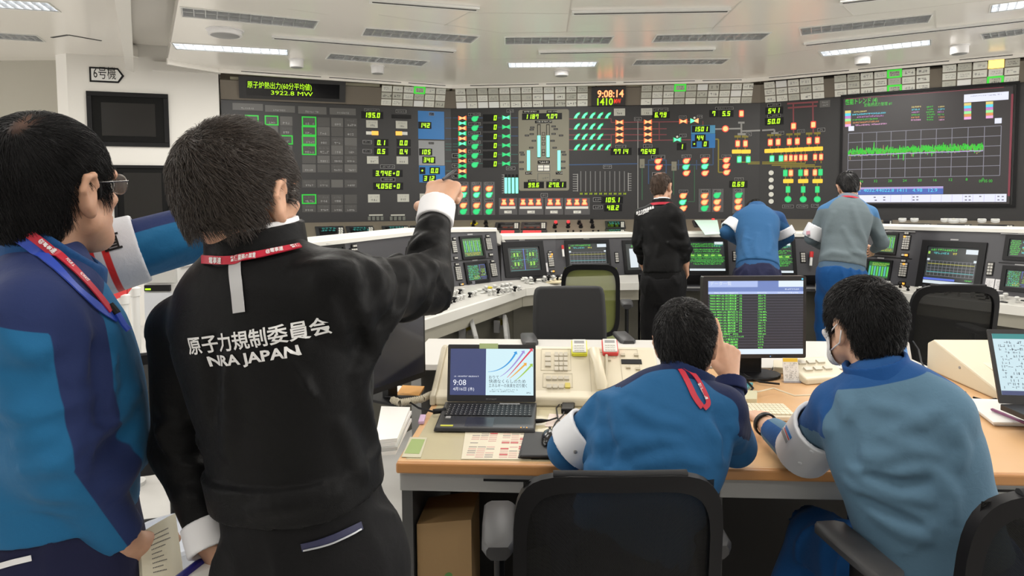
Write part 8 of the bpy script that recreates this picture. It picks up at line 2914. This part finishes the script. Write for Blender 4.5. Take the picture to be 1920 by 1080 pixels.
# ================================================================== seated men
def person_c():
 f = NV(.25, 1, 0)
 SL, SR = PX(1138, 782, 1.92), PX(1354, 772, 1.87)
 EL, WL = PX(1066, 842, 1.96), PX(1165, 792, 2.26)
 ER, WR = PX(1378, 836, 1.97), PX(1369, 716, 2.10)
 S = Figure('seated man in royal blue jacket pointing at the monitor, red lanyard down his back', PX(1283, 716, 1.90), (.30, 1.80, .58), f, SL, SR, EL, ER, WL, WR,
               torso=[(-.14, .158, .125, -.01), (.0, .165, .13, -.01), (.2, .168, .128, -.01), (.42, .176, .128, -.012), (.64, .184, .124, -.01), (.82, .165, .104, -.008), (.92, .11, .078, -.006), (1.0, .066, .062, 0)], sleeve=(.080, .070, .064, .047))
 H = Head(PX(1286, 642, 1.965), (.34, .92, -.16), (0, .16, 1), .98)
 hips = [S.P - S.u * .03 + S.r * q * .085 + S.f * .03 for q in (-1, 1)]
 legs = [(hp, NV(hp[0] + q * .06, 2.22, .50), NV(hp[0] + q * .06, 2.20, .09)) for hp, q in zip(hips, (-1, 1))]
 pt = hand(WR + nrm(WR - ER) * .012, NV(.07, .40, .91), NV(.40, -.80, .42), -1, (2, 72, 78, 80), (40, 25), 1.05)
 hl = hand(WL + nrm(WL - EL) * .01, WL - EL, NV(0, 0, 1), 1, (15, 18, 20, 22), (35, 20), .95)
 S.body(H, [pt, hl], legs, .0055, M_skinB)
 j = s_folds(S.jacket(hem=.0), arm_folds(S, .010, 12, 5) + [(.010, fmat((.9, 0, .5), 3, 8), 4, near(S.C[3], .30)), (.010, fmat((-.5, 0, .8), 4, 9), 6, near(SL + NV(.05, 0, -.1), .2)), (.006, fmat((.5, .3, .8), 4, 9), 7, None)])
 dR = dye_arm([S.N, SR + S.u * .03, ER, WR], (.35, .25, 1), .62); dL = dye_arm([S.N, SL + S.u * .03, EL, WL], (-.35, .45, 1), .55)

 def zone(V):
  a, da = dR(V); b, db = dL(V)
  ridge = .055 - np.abs((V - S.N) @ S.f + .005)
  ridge = np.where(((V - S.N) @ S.u > -.16), ridge, -1)
  armz = np.where(da < db, a, b)
  return np.maximum(np.where(np.minimum(da, db) < .10, armz, -1), np.where(((V - S.N) @ S.u > -.085), ridge, -1))
 lo, hi = bounds([SL, SR, EL, ER, WL, WR, S.N, S.P, S.C[0]], .19)
 o, V, F = S.creased('jacket', j, lo, hi, .0065, C_C, {'zone': zone}, [[(1090, 858), (1112, 832), (1172, 818), (1215, 828)], [(1100, 872), (1140, 880), (1190, 892)], [(1120, 740), (1150, 752), (1160, 790), (1150, 830)], [(1157, 845), (1240, 823), (1285, 832)], [(1200, 872), (1270, 858), (1330, 872)], [(1330, 800), (1352, 830), (1350, 870)], [(1375, 800), (1392, 825), (1385, 850)], [(1180, 760), (1230, 790), (1290, 800)], [(1105, 800), (1125, 830), (1120, 860)]], [[(1112, 748), (1108, 775), (1102, 800)], [(1135, 800), (1148, 840), (1142, 880)], [(1345, 780), (1362, 815), (1358, 860)]], .012, .028)
 SU = Surf(V, F)
 lo, hi = bounds([S.N], .15)
 solid('collar', S.collar(.076, -.04, .046, th=.010), lo, hi, .0045, cloth('collar_dark_navy', (.010, .020, .07), rough=.75), S.root)
 oa, Va, Fa = armband(S, SL, EL, .42, .96, .080, M_band, r2=.074)
 for x, y in ((1091, 806), (1079, 847)):
  p, n = Surf(Va, Fa).px(x, y)
  if p is not None: k = MB(); k.lathe([(.006, 0), (.006, .002), (.003, .003)], Vector(p), mat('snap_steel', (.5, .5, .5), .3, metal=.8), 10, tuple(n)); k.build('snap', oa)
 lan = ribbon(SU, [(1276, 694), (1290, 720), (1303, 748), (1316, 765)], .016, M_red, S.root, 'lanyard', .004, .002)
 ribbon(SU, [(1282, 692), (1301, 704), (1319, 735), (1328, 758), (1318, 767)], .013, M_red, S.root, 'lanyard_loop', .006, .002)
 A_, nA = SU.px(1308, 722); B_, nB = SU.px(1323, 752)
 if A_ is not None and B_ is not None:
  k = MB(); t = nrm(B_ - A_); u_ = nrm(np.cross(nA, t)); v, ff, x0, x1, y0, y1 = text_mesh('警備業務の尊重', .02); L = np.linalg.norm(B_ - A_)
  k.add([A_ + nA * .0095 + t * (x - x0) / (x1 - x0) * L + u_ * (y - .35) * .010 for x, y in v], ff, M_letw); k.build('lanyard_lettering', lan)
 lo, hi = bounds([q for L_ in legs for q in L_] + [S.P], .2); lo[2] = max(lo[2], .03)
 solid('trousers', S.trousers(legs, .07, .006, .006, 8), lo, hi, .009, C_navyt, S.root); S.shoes(legs)
 hair(H, S.root, M_hairA, .0042, .008, 6500, .024, back=-.074, front=.05, crown=(0, -.055, .09), lift=.006, seed=14, spike=.55, wid=.0009, down=.3, clump=1.2)
 a = nrm(WR - ER)
 lo, hi = bounds([WR], .09)
 solid('cuff', s_sub(s_cut(s_cut(s_cone(WR - a * .05, WR + a * .03, .050, .048), WR + a * .006, a), WR - a * .035, -a), s_cone(WR - a * .08, WR + a * .06, .043, .041), .001), lo, hi, .004, cloth('cuff_navy', (.010, .016, .06)), S.root)


def person_d():
 f = NV(.30, 1, 0)
 SL, SR = PX(1572, 768, 1.76), PX(1762, 778, 1.62)
 EL, WL = PX(1503, 850, 1.96), PX(1437, 797, 2.18)
 ER, WR = NV(1.17, 1.88, .80), NV(1.08, 2.13, .785)
 S = Figure('seated man in slate blue shirt with white face mask, typing on the cream keyboard', PX(1648, 700, 1.70), (1.07, 1.66, .57), f, SL, SR, EL, ER, WL, WR,
               torso=[(-.14, .155, .125, -.01), (.0, .166, .132, -.012), (.2, .166, .128, -.01), (.42, .172, .126, -.012), (.64, .182, .122, -.01), (.82, .165, .104, -.008), (.92, .11, .078, -.006), (1.0, .066, .062, 0)], sleeve=(.080, .068, .066, .050))
 fh = math.radians(-14)
 H = Head(PX(1615, 611, 1.77), (math.sin(fh), math.cos(fh), -.08), (0, .05, 1), .95)
 hips = [S.P - S.u * .03 + S.r * q * .085 + S.f * .03 for q in (-1, 1)]
 legs = [(hips[0], PX(1530, 1012, 2.06), NV(.80, 2.10, .09)), (hips[1], NV(1.16, 2.10, .52), NV(1.18, 2.12, .09))]
 hl = hand(WL + nrm(WL - EL) * .012, NV(.12, 1, .05), NV(.1, .1, 1), 1, (18, 20, 22, 26), (35, 20), .95)
 hr = hand(WR + nrm(WR - ER) * .01, WR - ER, NV(0, 0, 1), -1, (18, 20, 22, 26), (35, 20), .95)
 body, bo = S.body(H, [hl, hr], legs, .0055, M_skinC)
 j = s_folds(S.jacket(hem=.045, cutL=-.03), arm_folds(S, .010, 12, 5) + [(.011, fmat((.8, 0, .6), 3, 8), 4, near(S.C[2], .22)), (.008, fmat((.75, 0, .35), 3, 9), 6, near(S.C[4], .25)), (.005, fmat((.5, .3, .8), 4, 9), 7, None)])
 band = s_cut(s_cut(s_loft([S.P - S.u * .02, S.P + S.u * .06], [.160, .160], [.124, .124], S.r, 2.5, .01), S.P - S.u * .01, -S.u), S.P + S.u * .055, S.u)
 j = s_union([j, band], .006)
 dL = dye_arm([SL + S.u * .02, EL, WL], (-.8, .50, .40), .62)

 def zone(V):
  b, db = dL(V)
  ridge = (V - S.N) @ S.f + .030 + np.abs((V - S.N) @ S.r) * .12
  ridge = np.where((V - S.N) @ S.u > -.12, ridge, -1)
  return np.maximum(np.maximum(np.where(db < .095, b, -1), ridge), (V - S.N) @ S.u + .006)
 lo, hi = bounds([SL, SR, EL, ER, WL, WR, S.N, S.P, S.C[0]], .19)
 o, V, F = S.creased('shirt', j, lo, hi, .0062, C_D, {'zone': zone}, [[(1660, 815), (1710, 842), (1760, 852)], [(1680, 803), (1725, 786), (1765, 765)], [(1590, 905), (1640, 935), (1707, 970), (1757, 995)], [(1617, 900), (1680, 925), (1760, 945)], [(1600, 880), (1663, 893), (1763, 872)], [(1605, 852), (1650, 858), (1700, 848)], [(1575, 735), (1590, 765), (1586, 800)], [(1640, 760), (1690, 770), (1740, 800)], [(1790, 800), (1805, 840), (1800, 880)], [(1640, 965), (1700, 1000), (1750, 1015)], [(1545, 770), (1552, 800), (1540, 820)], [(1760, 890), (1785, 930), (1790, 980)]], [[(1592, 800), (1598, 840), (1604, 870)], [(1630, 890), (1690, 910), (1750, 905)], [(1620, 935), (1680, 965), (1740, 990)]], .011, .026)
 lo, hi = bounds([S.N], .15)
 solid('collar', S.collar(.077, -.045, .036, th=.010), lo, hi, .0045, cloth('collar_royal', (.012, .065, .22), rough=.8), S.root)
 ax = nrm(EL - SL)
 oa, Va, Fa = armband(S, SL, EL, .36, .98, .082, M_band, r2=.078)
 SA = Surf(Va, Fa)
 for pix, w, m in (([(1474, 800), (1484, 822)], .012, mat('band_blue', (.02, .18, .50), .5)), ([(1471, 802), (1480, 825)], .004, M_bred), ([(1467, 806), (1476, 829)], .014, M_inklt)):
  ribbon(SA, pix, w, m, oa, 'band_mark', .001, .0008)
 for x, y in ((1522, 847), (1500, 868)):
  p, n = SA.px(x, y)
  if p is not None: k = MB(); k.lathe([(.006, 0), (.006, .002), (.003, .003)], Vector(p), M_band, 10, tuple(n)); k.build('snap', oa)
 lo, hi = bounds([q for L_ in legs for q in L_] + [S.P], .2); lo[2] = max(lo[2], .03)
 solid('trousers', S.trousers(legs, .06, .008, .008, 8), lo, hi, .008, C_bluet, S.root); S.shoes(legs)
 hair(H, S.root, M_hairA, .0042, .012, 8000, .028, back=-.072, front=.05, crown=(0, -.055, .09), lift=.011, seed=24, spike=.5, wid=.0009, down=.3, clump=1.2)
 # face mask with ear loops
 hs = H.sdf()

 def mk(P):
  L = H.loc(P)
  d = smax(hs(P) - .0075, -(hs(P) - .0045), .001)
  return smax(smax(d, (.040 - L[:, 1]) * .9, .004), np.maximum(L[:, 2] + .012, -.118 - L[:, 2]), .006)
 lo, hi = bounds([H.w(0, .07, -.05)], .13)
 mo, Vm, Fm = solid('face_mask', mk, lo, hi, .003, mat('mask_white', (.70, .70, .71), .8), S.root)
 for q in (-1, 1):
  k = MB(); k.tube([Vector(H.w(q * .064, .045, -.022)), Vector(H.w(q * .082, .012, -.006)), Vector(H.w(q * .088, -.016, .012)), Vector(H.w(q * .092, -.032, -.006)), Vector(H.w(q * .086, -.018, -.040)), Vector(H.w(q * .066, .040, -.068))], .0018, M_shirt, 6); k.build('ear_loop', mo, smooth=180)
 # watch
 a = nrm(WL - EL); lo, hi = bounds([WL], .08)
 solid('wristwatch', s_sub(s_cut(s_cut(s_cone(WL - a * .02, WL + a * .04, .040, .038), WL + a * .016, a), WL - a * .004, -a), s_cone(WL - a * .03, WL + a * .05, .033, .031), .001), lo, hi, .003, M_black, S.root)


person_c()
person_d()
# ================================================================== the three men standing at the central console
def far_man(label, N, P, f, SL, SR, EL, ER, WL, WR, ho, hf, hu, mats, girth=1.0, skin=None, seed=1, hands=None, hairkw=None, hem=.0, cutx=-.01, ridges=(), torso=None):
 S = Figure(label, N, P, f, SL, SR, EL, ER, WL, WR, girth=girth, torso=torso, sleeve=(.076, .066, .060, .048))
 H = Head(ho, hf, hu, 1.0)
 hp = [S.P - NV(0, 0, .05) + S.r * q * .08 for q in (-1, 1)]
 legs = [(h_, NV(h_[0] + q * .015, h_[1] + .03, .48), NV(h_[0] + q * .02, h_[1] - .01, .09)) for h_, q in zip(hp, (-1, 1))]
 hd = hands or [hand(S.WL + nrm(S.WL - S.EL) * .01, S.WL - S.EL, NV(-1, -.2, .2), 1, (25, 30, 32, 35), (35, 15)), hand(S.WR + nrm(S.WR - S.ER) * .01, S.WR - S.ER, NV(1, -.2, .2), -1, (25, 30, 32, 35), (35, 15))]
 S.body(H, hd, legs, .0085, skin or M_skinA)
 j = s_folds(S.jacket(hem=hem, cutL=cutx, cutR=cutx), arm_folds(S, .014, 12, 5) + [(.014, fmat((.25, 0, 1), 3, 7), seed, near(S.C[2], .4)), (.008, fmat((.6, 0, .7), 3, 7), seed + 5, None)])
 lo, hi = bounds([S.SL, S.SR, S.EL, S.ER, S.WL, S.WR, S.N, S.P, S.C[0]], .2)
 yz = lambda V: np.where((V - S.N) @ S.u > -.13, (V - S.N) @ S.f + .05 + np.abs((V - S.N) @ S.r) * .2, -1.)
 o, V, F = S.creased('jacket', j, lo, hi, .010, mats[0], {'zone': yz}, ridges, (), .016, .035)
 bd = s_cut(s_cut(s_loft([S.P + S.u * (hem - .06), S.P + S.u * (hem + .03)], [S.RX[1] - .004] * 2, [S.RY[1] - .004] * 2, S.r, 2.5, .01), S.P + S.u * (hem - .05), -S.u), S.P + S.u * (hem + .02), S.u)
 lo, hi = bounds([S.P], .24); solid('waistband', bd, lo, hi, .011, mats[0], S.root)
 lo, hi = bounds([S.N], .15); solid('collar', S.collar(.080, -.04, .034, th=.018), lo, hi, .008, mats[2], S.root)
 lo, hi = bounds([q for L_ in legs for q in L_] + [S.P], .2); lo[2] = max(lo[2], .03)
 solid('trousers', S.trousers(legs, hem - .03, -.002, .006, seed), lo, hi, .011, mats[1], S.root); S.shoes(legs)
 kw = dict(h=.008, thick=.006, n=900, length=.03, wid=.002, lift=.004, seed=seed, spike=.2)
 kw.update(hairkw or {})
 hair(H, S.root, kw.pop('mt', M_hairA), **kw)
 return S, o, Surf(V, F), H


# man in black with lettering
S, o, SU, H = far_man('man in black jacket with white lettering standing at the console, his right hand hanging', PX(1240, 381, 5.6), PX(1243, 508, 5.52), (.50, 1, 0), PX(1204, 405, 5.66), PX(1268, 407, 5.50), PX(1197, 452, 5.66), PX(1281, 456, 5.46),
                      PX(1206, 496, 5.74), PX(1286, 494, 5.52), PX(1241, 352, 5.68), (.62, .72, -.30), (0, .25, 1), (C_black, C_blackt, C_black), 1.02, M_skinA, 3,
                      hairkw=dict(mt=cloth('hair_thin_brown', (.045, .030, .022), (.22, .12, .085), rough=.5), scalp=lambda L: (L[:, 2] - .085) * 2 - np.abs(L[:, 0]) * .3, thick=.005, n=500), hem=-.03, ridges=[[(1262, 425), (1275, 440), (1288, 436)], [(1264, 455), (1278, 462), (1290, 458)], [(1225, 430), (1238, 455), (1232, 485)], [(1205, 460), (1214, 480), (1210, 500)]])
a, b = SU.px(1195, 401), SU.px(1229, 389)
if a[0] is not None and b[0] is not None:
 r = nrm(b[0] - a[0]); L = np.linalg.norm(b[0] - a[0]); c, n = SU.px(1210, 394); c2, n2 = SU.px(1207, 400)
 print_on(SU, '原子力規制委員会', c, r, (0, 0, 1), L, .026, M_letw, o, .02, off=.006, step=.03); print_on(SU, 'NRA JAPAN', c2, r, (0, 0, 1), L * .6, .018, M_letw, o, .02, off=.006, step=.03)
ribbon(SU, [(1220, 361), (1216, 370), (1209, 382)], .022, M_strip, o, 'reflective_strip', .004)
pts, ns = [], []
for i in range(21):
 t_ = math.radians(-200 + 220 * i / 20); d = S.r * math.cos(t_) + S.f * math.sin(t_); pts.append(S.N + d * .09 - S.u * .012); ns.append(d)
ribbon3(pts, ns, .02, M_red, S.root, 'lanyard', .003)
lo, hi = bounds([S.N], .15); solid('shirt_collar', S.collar(.066, -.02, .044, th=.014), lo, hi, .008, M_shirt, S.root)

# bending man in blue
S, o, SU, H = far_man('man in blue jacket and dark trousers bending far over the central console', PX(1419, 392, 5.92), PX(1420, 503, 5.50), (.25, 1, -.4), PX(1388, 412, 5.86), PX(1458, 411, 5.86), PX(1362, 436, 5.82), PX(1476, 444, 5.84),
                      PX(1392, 458, 6.02), PX(1452, 466, 6.05), PX(1417, 401, 6.08), (0, .62, -.78), (0, .78, .62), (C_F, C_navyt, C_F), 1.10, M_skinB, 5, hem=-.02, ridges=[[(1398, 430), (1394, 455), (1400, 480)], [(1420, 440), (1416, 465), (1420, 485)], [(1442, 425), (1446, 455), (1440, 480)]])
armband(S, S.SL, S.EL, .30, .85, .084, M_band, h=.008); armband(S, S.SR, S.ER, .55, 1.0, .080, M_band, h=.008)
q = [at_z(x, y, 1.235) for x, y in ((1350, 438), (1322, 440), (1302, 421), (1345, 421))]
k = MB(); k.hexa([v + Vector((0, 0, -.002)) for v in (q[1], q[0], q[3] + Vector((0, 0, .05)), q[2] + Vector((0, 0, .05)))], [v for v in (q[1], q[0], q[3] + Vector((0, 0, .05)), q[2] + Vector((0, 0, .05)))], mat('paper_mint', (.50, .68, .60), .6))
tag(k.build('document'), 'pale mint sheets on top of the central console beside the bending man', 'document')

# man in grey
S, o, SU, H = far_man('man in grey-green jacket and bright blue trousers at the right of the central console', PX(1591, 374, 5.58), PX(1578, 500, 5.42), (.30, 1, 0), PX(1548, 400, 5.60), PX(1630, 402, 5.54), PX(1522, 446, 5.64), PX(1653, 455, 5.52),
                      PX(1540, 462, 5.84), PX(1638, 468, 5.80), PX(1590, 350, 5.66), (.22, .86, -.42), (0, .42, .9), (C_G, C_bluet, cloth('collar_grey', (.16, .18, .21))), 1.12, M_skinB, 7, hem=-.01, ridges=[[(1598, 385), (1610, 430), (1628, 465), (1640, 480)], [(1582, 430), (1602, 470), (1630, 484)], [(1535, 484), (1560, 474), (1600, 480)], [(1562, 400), (1548, 440), (1540, 470)], [(1640, 430), (1650, 445), (1660, 440)]])
oa, Va, Fa = armband(S, S.SL, S.EL, .52, 1.02, .084, M_band, h=.008)
SA = Surf(Va, Fa); ribbon(SA, [(1512, 437), (1519, 436)], .03, mat('band_pinkish', (.5, .25, .3), .5), oa, 'band_mark', .002); ribbon(SA, [(1514, 442), (1519, 441)], .02, M_ink, oa, 'band_mark', .002)
pts, ns = [], []
for i in range(21):
 t_ = math.radians(-200 + 220 * i / 20); d = S.r * math.cos(t_) + S.f * math.sin(t_); pts.append(S.N + d * .088 - S.u * .006); ns.append(d)
ribbon3(pts, ns, .014, M_red, S.root, 'lanyard', .003)

# ================================================================== behind the two standing men on the left
def bgbox(k, x0, x1, ytop, ybot, Y, depth, mt):
 a, b = at_y(x0, ytop, Y), at_y(x1, ybot, Y); k.box(a.x, Y, max(0, b.z), b.x, Y + depth, a.z, mt)


t = thing('equipment_rack', 'white equipment rack with grey drawer fronts between the two standing men', 'rack', (at_y(310, 700, 4.2).x, 4.2, 0))
k = MB(); bgbox(k, 268, 352, 500, 1100, 4.2, .5, M_white); k.build('cabinet', t, bevel=.006)
k = MB(); bgbox(k, 272, 330, 505, 530, 4.185, .02, MATS['pad_grey']); k.build('drawer', t)
k = MB(); bgbox(k, 270, 318, 535, 546, 4.18, .02, M_black); bgbox(k, 272, 282, 541, 544, 4.175, .02, E_yel); k.build('device_slot', t)
k = MB(); bgbox(k, 270, 322, 549, 600, 4.18, .02, mat('cable_white', (.6, .62, .66), .5)); k.build('lower_tray', t)
k = MB(); bgbox(k, 300, 345, 478, 500, 4.25, .3, M_white); k.build('top_box', t)
for x, lab in ((238, 'white barrier post with a red belt just right of the man in blue'), (259, 'white barrier post beside the equipment rack')):
 p = at_y(x, 700, 3.6 if x < 250 else 3.9)
 t = thing('barrier_post', lab, 'barrier post', (p.x, p.y, 0), 0, None)
 k = MB(); k.lathe([(.07, 0), (.07, .02), (.022, .03), (.022, .98), (.03, .985), (.03, 1.03), (.01, 1.04)], (p.x, p.y, 0), M_white, 16); k.build('post', t, smooth=40)
k = MB(); a, b, c = at_y(196, 562, 3.5), at_y(238, 543, 3.6), at_y(259, 515, 3.9)
for p, q in ((a, b), (b, c)):
 k.hexa([p - UP * .025, q - UP * .025, q - UP * .025 + Vector((0, .004, 0)), p - UP * .025 + Vector((0, .004, 0))], [p + UP * .025, q + UP * .025, q + UP * .025 + Vector((0, .004, 0)), p + UP * .025 + Vector((0, .004, 0))], M_bred)
tag(k.build('barrier_belt'), 'red barrier belt strung between the white posts', 'barrier belt')
pc = at_y(262, 870, 2.75)
t = office_chair('black office chair behind the two standing men, seen in the gap between them', (-1.49, 2.95, 0), .5, base_rot=.1)
p = at_z(330, 1010, .30)
t = thing('plastic_bin', 'glossy white plastic bin on the floor between the two standing men', 'bin', (p.x, p.y, 0))
k = MB(); k.lathe([(.13, 0), (.16, .30), (.17, .31), (.17, .325), (.155, .325), (.15, .30), (.05, .29), (.0005, .292)], (p.x, p.y, 0), mat('bin_white', (.62, .66, .74), .15), 24); k.build('bin_body', t, smooth=40)
